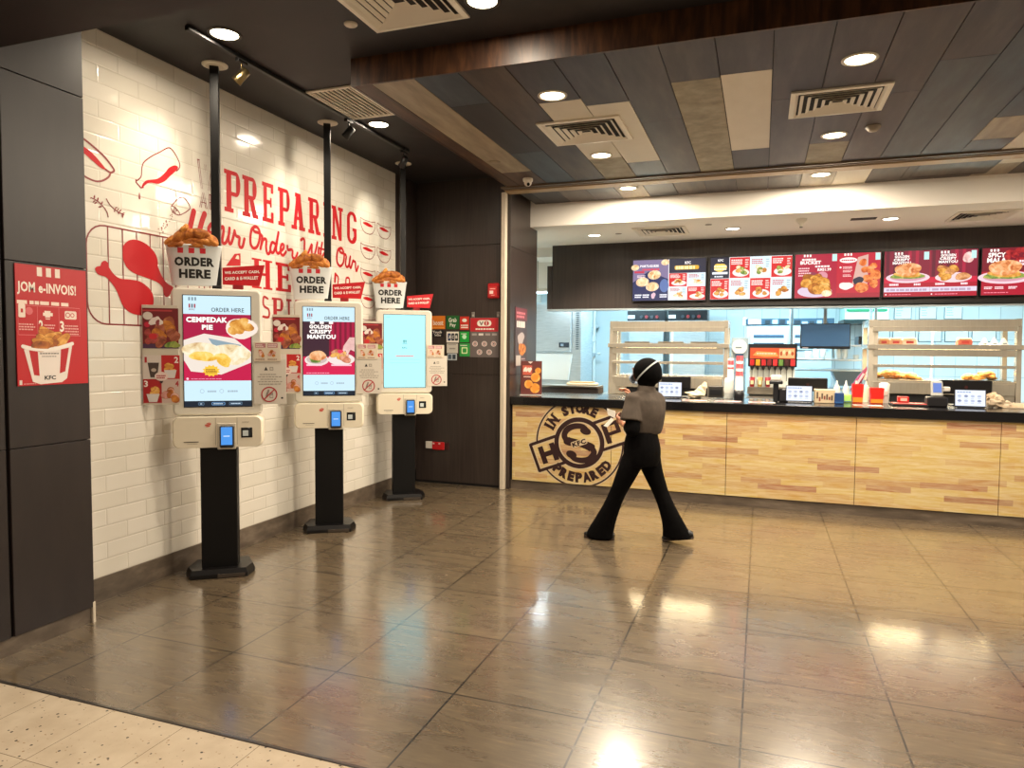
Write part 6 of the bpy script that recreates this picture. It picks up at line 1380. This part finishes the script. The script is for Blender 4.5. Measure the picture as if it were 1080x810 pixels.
mb = MB(); mb.box(1.33, 1.43, 8.02, 8.1, WZ+.026, WZ+.085, mat('#b5221e', .4), .006); mb.box(1.35, 1.41, 8.017, 8.02, WZ+.04, WZ+.07, P_('#e0b0a0')); tag(mb.build('red_caddy'), 'small red box standing on the red serving tray', 'box')
t = thing('card_terminal', 'grey card terminal with a blue screen raised on a black stand', 'card reader', (1.645, 7.9, WZ))
mb = MB(); mb.box(-.09, .09, -.06, .08, 0, .1, mat('#151316', .4), .012); mb.build('stand', t)
mb = MB(); mb.M = Matrix.Translation((0, -.02, .1)) @ Matrix.Rotation(radians(-15), 4, 'X'); mb.box(-.052, .052, -.02, .02, 0, .16, mat('#a8a8a4', .4), .012); mb.build('reader', t)
mb = MB(); mb.M = Matrix.Translation((0, -.02, .1)) @ Matrix.Rotation(radians(-15), 4, 'X'); mb.box(-.036, .036, -.0225, -.02, .04, .135, mat('#5c86e0', emit=.9)); mb.build('screen', t)
mb = MB(); mb.box(.05, .12, .0, .05, .15, .2, P_('#c9c4bc'), .01); mb.build('paper_roll', t)
def heap(name, label, cat, x, y, parts):
    mb = MB(); mb.M = Matrix.Translation((x, y, WZ))
    rr_ = random.Random(len(label))
    for i, (dx, dy, dz, rx, ry, rz_, c) in enumerate(parts):
        k0_ = len(mb.v); mb.ell((dx, dy, dz), (rx, ry, rz_), P_(c), 11, 8, .1, i+3)
        for q in range(k0_, len(mb.v)):
            v = mb.v[q]; cx, cy, cz = x+dx, y+dy, WZ+dz; g = rr_.uniform(.72, 1.25); mb.v[q] = Vector((cx+(v.x-cx)*g, cy+(v.y-cy)*g, max(WZ+.001, cz+(v.z-cz)*g)))
    mb.fs = [False]*len(mb.fs)
    return tag(mb.build(name), label, cat)
heap('paper_bag', 'crumpled cream paper bag beside the bright white display', 'bag', 2.17, 8.0, [(0, 0, .06, .08, .06, .06, '#cdb89c'), (-.02, .02, .1, .06, .05, .045, '#c2a888'), (.08, .02, .035, .06, .05, .035, '#d6c4aa')])
def slip(mb, *a): pass
for i, (x, y, rz_, l) in enumerate(((2.36, 8.05, .2, 'right'), (2.42, 8.12, -.15, 'left'))):
    mb = MB(); mb.M = Matrix.Translation((x, y, WZ+.002+.012*i)) @ Matrix.Rotation(rz_, 4, 'Z'); mb.box(-.15, .15, -.06, .06, 0, .01+.02*i, P_('#d8c6ac'), .002); mb.box(-.12, .05, -.04, .0, .01+.02*i, .011+.02*i, P_('#b8967a')); tag(mb.build('paper_stack'), ('lower', 'upper')[i]+' cream paper stack at the right end of the worktop', 'paper', 'paper stacks')
heap('glove_heap', 'pale crumpled plastic gloves beside the till behind the worker', 'gloves', -.68, 8.1, [(0, 0, .04, .11, .06, .04, '#d8c7a6'), (.05, .02, .085, .06, .04, .05, '#e3d6ba'), (.09, .0, .14, .03, .03, .04, '#e3d6ba')])
t = thing('napkin_box', 'grey steel napkin box before the left cabinet', 'box', (-.53, 9.2, .995))
mb = MB(); mb.box(-.09, .09, -.02, .08, 0, .15, mat('#4a4744', .3, .7), .006); mb.build('case', t)
mb = MB(); mb.box(-.07, .07, -.023, -.02, .04, .11, DK, .002); mb.build('slot', t)
for i, (x, y, rz_, c) in enumerate(((-.66, 7.72, .1, '#c9a79c'), (-.32, 7.75, -.08, '#c4a0a0'), (.02, 7.74, .05, '#b9b4ac'), (1.02, 7.78, 0, '#c9b0a4'))):
    mb = MB(); mb.M = Matrix.Translation((x, y, WZ)) @ Matrix.Rotation(rz_, 4, 'Z'); mb.box(-.13, .13, -.09, .09, 0, .0025, P_(c), .0005); a = Art((-.1, -.07, .003), (1, 0, 0), (0, 1, 0), (0, 0, 1)); mb.box(-.1, .0, -.06, .05, .0025, .003, P_('#a8585a')); mb.box(.02, .1, -.05, .04, .0025, .003, P_('#d9d0c4'))
    tag(mb.build('counter_mat'), ('pink printed mat nearest the worker on the worktop', 'pink printed mat in front of the cup stack', 'greyish printed mat beside the receipt printer', 'pinkish printed mat before the red containers')[i], 'mat', 'printed mats on the worktop')
# promo card in an acrylic stand, poster on the return wall
t = thing('promo_stand', 'upright promo card with round pastries at the left end of the worktop', 'sign', (-2.53, 7.78, WZ), radians(14))
mb = MB(); mb.box(-.125, .125, -.004, .004, .0, .40, mat('#5a2a28', .35), .001); cd = mb.build('card', t)
mb = MB(); mb.box(-.13, .13, -.06, .05, 0, .008, mat('#c4c0ba', .2), .002); mb.build('foot', t)
a = Art((-.12, -.0045, .008), (1, 0, 0), (0, 0, 1), (0, -1, 0), .0004); a.rect(0, 0, .24, .385, P_('#64302c')); a.blob(.052, .29, .02, .035, P_('#f0d8cc'), 2, 3, .25); a.blob(.1, .29, .02, .035, P_('#f0d8cc'), 2, 8, .25); a.rect(.02, .23, .13, .34, P_('#c05a48'), 1.5); a.greek(.03, .20, .12, .225, 1, P_('#e8c8bc'), 2, 3); a.poly([(.08, .385), (.11, .36), (.14, .385)], P_('#d8c8c0'), 2)
for i, (u, v, rr_) in enumerate(((.17, .2, .055), (.09, .12, .05), (.165, .075, .058), (.2, .28, .035))): a.ell(u, v, rr_, rr_, fried('bun', ('#a85a1c', '#d8882e', '#eaa850', '#f3c880')), 3+i, 22); a.ell(u, v, rr_*.6, rr_*.6, P_('#e88a30'), 3.4+i, 18)
a.build('card_print', cd)
mb = MB(); mb.box(-2.68, -2.674, 7.61, 8.03, 1.385, 2.092, mat('#4b3a3a', .35), .001); po = tag(mb.build('wall_poster'), 'narrow dark poster with dishes on the wall at the left end of the counter', 'poster')
a = Art((-2.6736, 7.61, 1.385), (0, 1, 0), (0, 0, 1), (1, 0, 0), .0004); w, h = .42, .707
a.rect(0, 0, w, h, P_('#453436')); a.rect(0, h*.78, w, h*.98, P_('#6d3038'), 2); a.greek(.05, h*.66, .39, h*.77, 1, P_('#dccfc8'), 3, 12, .95); a.greek(.05, h*.82, .37, h*.94, 2, P_('#c8707a'), 3, 2, .6)
a.blob(.2, h*.48, .12, .07, P_('#a89a98'), 3, 2); a.blob(.25, h*.3, .12, .08, fried('pz', BROWN), 3, 4); a.rect(.03, .02, .2, .14, P_('#b0a49c'), 3); a.greek(.22, .03, .38, .12, 3, P_('#a88'.replace('#a88', '#aa8888')), 3, 5)
p = a.build('poster_print', po, (0, 0, 0)); p.location = (-po.location[0], -po.location[1], -po.location[2])
# ================================================================ the worker walking past the counter
PO = Vector((-.93, 5.83, 0))
PT = thing('person', 'person in black headscarf, grey-brown shirt and black flared trousers walking left, holding white slips', 'person', PO)
def J(px, py, dy=0.): return atY(px, py, 5.83+dy)-PO
def fuse(mb, name, m, voxel=.006, it=4, parent=PT, dec=.5, fac=.5):
    me = bpy.data.meshes.new(name); me.from_pydata(mb.v, [], mb.f)
    bm = bmesh.new(); bm.from_mesh(me); bmesh.ops.remove_doubles(bm, verts=bm.verts, dist=1e-5); bmesh.ops.recalc_face_normals(bm, faces=bm.faces); bm.to_mesh(me); bm.free()
    o = bpy.data.objects.new(name, me); COL.objects.link(o)
    md = o.modifiers.new('r', 'REMESH'); md.mode = 'VOXEL'; md.voxel_size = voxel; md.use_smooth_shade = True
    ms = o.modifiers.new('s', 'SMOOTH'); ms.iterations = it; ms.factor = fac
    if dec < 1: d = o.modifiers.new('d', 'DECIMATE'); d.ratio = dec
    dg = bpy.context.evaluated_depsgraph_get(); dg.update()
    me2 = bpy.data.meshes.new_from_object(o.evaluated_get(dg)); bpy.data.objects.remove(o)
    me2.materials.clear(); me2.materials.append(m); me2.polygons.foreach_set('use_smooth', [True]*len(me2.polygons)); me2.name = name
    o = bpy.data.objects.new(name, me2); COL.objects.link(o); o.parent = parent; return o
X0 = Matrix.Identity(3)
def ring(c, aF, aL, F, n=24, tilt=None, pw=1.):
    F = Vector((F[0], F[1], 0)).normalized(); L = Vector((-F.y, F.x, 0)); up = Vector((0, 0, 1))
    if tilt: 
        F = (F+up*tilt[0]).normalized(); L = (L+up*tilt[1]).normalized()
    def s_(v): return (abs(v)**pw)*(1 if v >= 0 else -1)
    return [c+F*aF*s_(cos(q))+L*aL*s_(sin(q)) for q in [2*pi*i/n for i in range(n)]]
def smooth_loft(mb, secs, F, k=4, n=24):
    """secs: (point, radius along F, radius along L)"""
    pts = catmull([tuple(s[0])+(s[1], s[2]) for s in secs], k)
    mb.loft([ring(Vector(p[:3]), p[3], p[4], F, n) for p in pts], SKIN, True)
def limb(mb, pts, k=4, n=14):
    q = catmull([tuple(p)+(r,) for p, r in pts], k)
    mb.tube([Vector(p[:3]) for p in q], [p[3] for p in q], SKIN, n)
    for p, r in (pts[0], pts[-1]): mb.ell(p, (r, r, r), SKIN, 12, 8)
SKIN = grain_mat('skin', [(.3, '#a86f52'), (.7, '#bb8163')], (1, 1, 1), 12, 4, .5, .02)
CH = Vector((-.76, .65, 0)); WK = Vector((-.985, .17, 0)); HD = Vector((-.85, .52, 0)).normalized()
LC = Vector((-CH.y, CH.x, 0))
hips, waist, chest, neck, head = J(677, 471), J(678, 456), J(681, 428), J(682, 409), J(682, 393)
shL, elL, wrL = J(668.5, 419, -.11), J(667, 453, -.17), J(657.5, 447, -.03)
shR, elR, wrR = J(692, 419, .11), J(676, 447, .25), J(667, 421, .27)
hpL, knL, anL = J(672, 478, -.075), J(652, 519, -.06), J(633.5, 557, -.055)
hpR, knR, anR = J(682, 478, .075), J(697, 521, .06), J(713.5, 556, .052)

mb = MB()
smooth_loft(mb, [(hips+Vector((0, 0, -.08)), .08, .12), (hips, .115, .155), (waist, .09, .125), (chest+Vector((0, 0, -.05)), .10, .135), (chest+Vector((0, 0, .06)), .095, .15), (J(682, 414), .06, .09), (neck, .045, .05), (J(682, 404), .045, .048)], CH)
mb.ell(head, (.082, .082, .105), SKIN, 20, 14)
mb.ell(head+HD*.02+Vector((0, 0, -.05)), (.062, .062, .065), SKIN, 16, 10)                       # jaw
cH = J(682.4, 391.8); FM = Matrix((HD, Vector((-HD.y, HD.x, 0)), Vector((0, 0, 1)))).transposed()
mb.ell(cH+HD*.055+Vector((0, 0, -.012)), (.082, .068, .094), SKIN, 22, 16, rot=FM)
mb.ell(cH+HD*.134+Vector((0, 0, -.01)), (.014, .012, .024), SKIN, 10, 8, rot=FM); mb.ell(cH+HD*.143+Vector((0, 0, -.024)), (.013, .014, .011), SKIN, 10, 8, rot=FM)
LH = Vector((-HD.y, HD.x, 0))
for s in (-1, 1):
    mb.ell(head+LH*.084*s+Vector((0, 0, -.01)), (.016, .016, .032), SKIN, 10, 8)
    mb.ell(cH+HD*.121+LH*.028*s+Vector((0, 0, .022)), (.012, .019, .006), SKIN, 10, 6, rot=FM)
mb.ell(cH+HD*.124+Vector((0, 0, -.052)), (.012, .022, .006), SKIN, 10, 6, rot=FM); mb.ell(cH+HD*.119+Vector((0, 0, -.063)), (.012, .019, .007), SKIN, 10, 6, rot=FM)
def arm(a, b, c): limb(mb, [(a+Vector((0, 0, -.02)), .038), (a*.5+b*.5, .042), (b, .036), (b*.6+c*.4, .034), (c, .024)])
arm(shL, elL, wrL); arm(shR, elR, wrR)
def leg(a, b, c): limb(mb, [(a, .078), (a*.55+b*.45, .065), (b, .046), (b*.62+c*.38, .044), (c, .032)])
leg(hpL, knL, anL); leg(hpR, knR, anR)
def hand(w, d, nrm, curl, thumb_side, spread=.021):
    """palm, four unequal curling fingers and a thumb from the side of the palm"""
    d = d.normalized(); nrm = (nrm-d*nrm.dot(d)).normalized(); s = nrm.cross(d)*thumb_side
    limb(mb, [(w, .023), (w+d*.03, .026)], 2)
    for q in (-.024, -.008, .008, .024): limb(mb, [(w+d*.01+s*q*.6, .013), (w+d*.05+s*q, .0135), (w+d*.085+s*q*1.15-nrm*.002, .0115)], 3, 10)
    for i, (q, ln) in enumerate(((.030, .068), (.0105, .078), (-.0095, .072), (-.029, .056))):
        p = w+d*(.086 if i in (1, 2) else .08)+s*q; dirn = d.copy(); pts = [(p, .0095)]
        for k, (f, cr) in enumerate(((.42, curl[0]), (.32, curl[1]), (.26, curl[2]))):
            dirn = (Matrix.Rotation(0, 3, 'X') @ dirn); a_ = cr+.08*i*(1 if cr > .1 else 0)
            dirn = dirn*cos(a_)+nrm*sin(a_)*1.; dirn.normalize(); nn = nrm-dirn*nrm.dot(dirn); p = p+dirn*ln*f; pts.append((p, .0090-.0011*k))
        limb(mb, pts, 2, 8)
    t0 = w+d*.028+s*.024; t1 = t0+(d*.55+s*.75+nrm*.25).normalized()*.036; t2 = t1+(d*.9+s*.1+nrm*.45).normalized()*.03; t3 = t2+(d*.9-s*.35+nrm*.4).normalized()*.022
    limb(mb, [(t0, .0145), (t1, .0115), (t2, .0098), (t3, .0082)], 2, 8)
dL = (J(646.5, 438, .06)-wrL); hand(wrL, dL, Vector((-.2, .5, .75)).cross(dL).cross(dL)*-1 if False else Vector((.45, .62, .45)), (.35, .75, .6), -1)
dR = Vector((-.45, -.1, .75)); hand(wrR, dR, Vector((-.6, -.3, -.35)), (.4, .7, .6), -1)
for c, dd in ((anL, Vector((-.98, .1, 0))), (anR, Vector((-.93, .1, -.32)))):
    limb(mb, [(c, .034), (c+dd*.02+Vector((0, 0, -.025)), .03), (c+dd*.06+Vector((0, 0, -.032)), .024), (c+dd*.09+Vector((0, 0, -.034)), .018)], 3)
body = fuse(mb, 'body', SKIN, .0045, 3, dec=.4)
# trousers
TRO = grain_mat('black_cloth', [(.3, '#050405'), (.7, '#0b0a0a')], (1, 1, 1), 30, 4, .9, .1, .002, spec=.08)
mb = MB()
smooth_loft(mb, [(J(677.5, 454.5), .115, .150), (J(677, 462), .135, .165), (J(677.2, 472), .150, .175), (J(677, 482), .150, .175), (J(676, 490), .135, .165)], WK)
def tleg(secs, dy): 
    smooth_loft(mb, [(J(px, py, d_), a_, b_) for px, py, d_, a_, b_ in secs], WK, 4, 20)
tleg([(673, 476, -.06, .115, .095), (664.5, 493, -.07, .098, .09), (656.5, 510, -.065, .082, .08), (651, 521, -.06, .074, .073), (645, 534, -.058, .078, .074), (638, 549, -.056, .096, .08), (633.5, 560, -.055, .114, .085), (632, 566.5, -.055, .124, .088)], 0)
tleg([(682, 476, .06, .112, .095), (687, 494, .068, .092, .09), (693, 510, .064, .076, .08), (697.5, 521, .06, .069, .073), (703.5, 535, .056, .074, .074), (709.5, 550, .053, .092, .08), (713, 560, .052, .112, .085), (714.5, 566.5, .052, .126, .088)], 0)
fuse(mb, 'trousers', TRO, .007, 5, dec=.5)
# shoes
SHO = mat('#0c0b0b', .4); SOL = mat('#3a2a20', .6)
def shoe(hx, tx, dy, hz, name='shoe'):
    mb = MB(); h = J(hx, 566, dy); tp = J(tx, 566, dy); h.z = hz+.034; tp.z = .034; d = (tp-h); ln = d.length; d.normalize(); s = Vector((0, 0, 1)).cross(d).normalized(); u = d.cross(s)
    secs = [(0, .024, .03), (.12, .036, .05), (.32, .037, .055), (.5, .034, .045), (.68, .040, .034), (.85, .038, .025), (.96, .026, .018), (1., .012, .010)]
    pts = catmull([(f, a, b) for f, a, b in secs], 3)
    mb.loft([[h+d*ln*f+s*a*cos(q)+u*(max(sin(q), -.25/ max(b/.03, .4))*b-.008) for q in [2*pi*i/18 for i in range(18)]] for f, a, b in pts], SHO)
    o = mb.build(name, PT)
    mb = MB(); mb.loft([[h+d*ln*f+s*a*1.04*cos(q)+u*(-.026+(.008 if sin(q) > 0 else -.007)) for q in [2*pi*i/14+.001 for i in range(14)]] for f, a, b in pts], SOL); mb.build('sole', o)
shoe(648, 616, -.055, .0); shoe(731, 698, .05, .045)
# shirt
SHI = grain_mat('grey_brown_shirt', [(.3, '#463e37'), (.7, '#594f47')], (1, 1, 1), 9, 5, .85, .35, .016, spec=.2)
mb = MB()
smooth_loft(mb, [(J(679.5, 457.5), .104, .15), (J(680.5, 453), .116, .158), (J(681.5, 444), .127, .163), (J(682.5, 434), .130, .165), (J(682.5, 424), .118, .174), (J(682, 418.5), .098, .168), (J(682, 414.5), .078, .135), (J(682, 411.5), .060, .078), (J(682, 409), .052, .058)], CH)
def sleeve(a, b, f, w0, w1):
    e = a*(1-f)+b*f; ax = (b-a).normalized()
    limb2 = catmull([tuple(a+Vector((0, 0, .01)))+(w0*.95,), tuple(a*.75+e*.25)+(w0,), tuple(a*.4+e*.6)+((w0+w1)/2,), tuple(e)+(w1,)], 4)
    mb.tube([Vector(p[:3]) for p in limb2], [p[3] for p in limb2], SKIN, 18)
    mb.ell(a+Vector((0, 0, .0)), (w0, w0, w0*.8), SKIN, 16, 10)
sleeve(shL+Vector((-.005, 0, -.012)), elL+Vector((-.02, 0, 0)), .72, .07, .092); sleeve(shR+Vector((-.008, 0, -.014)), elR, .66, .066, .08)
fuse(mb, 'shirt', SHI, .006, 5, dec=.6)
mb = MB(); mb.loft([ring(J(682, 413.8), .075, .088, CH), ring(J(681.6, 406.5), .066, .070, CH), ring(J(681.6, 406.3), .060, .064, CH), ring(J(682, 412.5), .064, .074, CH)], SHI, False); mb.build('collar', PT)
# dark under-sleeves
for a, b, c, f in ((shL, elL, wrL, .38), (shR, elR, wrR, .80)):
    mb = MB()
    e = b*(1-f)+c*f; p = catmull([tuple(a*.5+b*.5)+(.058,), tuple(a*.12+b*.88)+(.062,), tuple(b)+(.058,), tuple(b*.6+c*.4)+(.05,), tuple(e)+(.038,)], 4)
    mb.tube([Vector(q[:3]) for q in p], [q[3] for q in p], SKIN, 16)
    mb.ell(b, (.06, .06, .06), SKIN, 14, 10)
    o = fuse(mb, 'under_sleeve', TRO, .006, 3, dec=.6); o['label'] = 'black inner sleeve'
# headscarf, mask and its strap
mb = MB()
mb.ell(cH+Vector((.004, 0, .0)), (.119, .118, .114), SKIN, 28, 18); mb.ell(cH+Vector((.03, -.01, -.03)), (.098, .09, .08), SKIN, 20, 12)
smooth_loft(mb, [(J(683, 396), .10, .095), (J(682.5, 403), .082, .080), (J(682, 408), .062, .064), (J(682, 412), .058, .06)], HD)
cut = cH+HD*.125
SC = fuse(mb, 'headscarf', TRO, .006, 3, dec=.5)
MSK = mat('#9fb0c4', .7)
mb = MB(); mc = cH+HD*.122+Vector((0, 0, -.052))
for k in range(1): pass
mrings = []
for i in range(7):
    f = i/6; z = -.05+.085*f; bul = .034*sin(pi*min(1, max(0, f))); 
    mrings.append([mc+Vector((0, 0, z))+HD*(bul+.022-.075*(abs(q)**2))+LH*(.088*q) for q in [-1+2*j/12 for j in range(13)]])
mb.loft(mrings, MSK, False, True, closed=False)
mb.loft([[p-HD*.004 for p in r_] for r_ in mrings], MSK, False, True, closed=False); mk = mb.build('face_mask', PT)
mb = MB(); e1 = Vector((.70, -.05, .71)).normalized(); e2 = Vector((.1, 1, 0)); e2 = (e2-e1*e2.dot(e1)).normalized(); nn = e1.cross(e2)
def sp(q, r): return cH+Vector((.004, 0, 0))+(e1*cos(q)+e2*sin(q))*r
qs = [2*pi*i/48 for i in range(48)]
mb.loft([[sp(q, r)+nn*w for r, w in ((.1195, -.006), (.1235, -.006), (.1235, .006), (.1195, .006))] for q in qs+[0]], mat('#aeb3b2', .6), False, False); st = mb.build('mask_strap', PT); st['label'] = 'pale strap of the face mask round the headscarf'
mb = MB(); p = J(671, 404, -.075); mb.ell(p, (.012, .010, .014), MSK, 10, 8, .1); mb.build('mask_knot', PT)
for sg in (-1, 1):
    c_ = cH+HD*.1235+LH*.029*sg+Vector((0, 0, .008))
    mb = MB(); mb.ell(c_, (.008, .0135, .0075), mat('#d8d0c8', .3), 12, 8, rot=FM); ey = mb.build('eye', PT)
    mb = MB(); mb.ell(c_+HD*.0055, (.004, .0055, .0058), mat('#17100c', .2), 10, 8, rot=FM); mb.build('iris', ey)
    mb = MB(); mb.ell(c_+HD*.006+Vector((0, 0, .019)), (.004, .019, .0028), mat('#1d130e', .8), 10, 6, rot=FM); mb.build('eyebrow', PT)
# white slips in the near hand (held: a thing of its own)
W_ = mat('#e6e2d8', .6)
def q4(pts, name, label, cat, d0=.03, thick=.004, m=W_):
    mb = MB(); a = [atY(px, py, 5.83+dy) for px, py, dy in pts]; n = (a[1]-a[0]).cross(a[3]-a[0]).normalized()*thick
    mb.add(a+[v+n for v in a], [(3, 2, 1, 0), (4, 5, 6, 7), (0, 1, 5, 4), (1, 2, 6, 5), (2, 3, 7, 6), (3, 0, 4, 7)], m); return tag(mb.build(name), label, cat)
q4([(640, 430.5, .07), (649, 434, .045), (648.5, 441, .04), (641, 437.5, .066)], 'paper_slip', 'white folded paper slip above the walking worker\'s hand', 'paper', thick=.006)
q4([(644.5, 440.5, .05), (647.5, 443, .03), (640.5, 450.5, .035), (636.5, 449, .056)], 'receipt', 'white receipt hanging below the walking worker\'s hand', 'paper', thick=.003)
# ================================================================ picture settings
vs = scene.view_settings
scene.display_settings.display_device = 'sRGB'
vs.view_transform = 'Standard'; vs.look = 'None'; vs.exposure = 0.; vs.gamma = 1; vs.use_curve_mapping = False
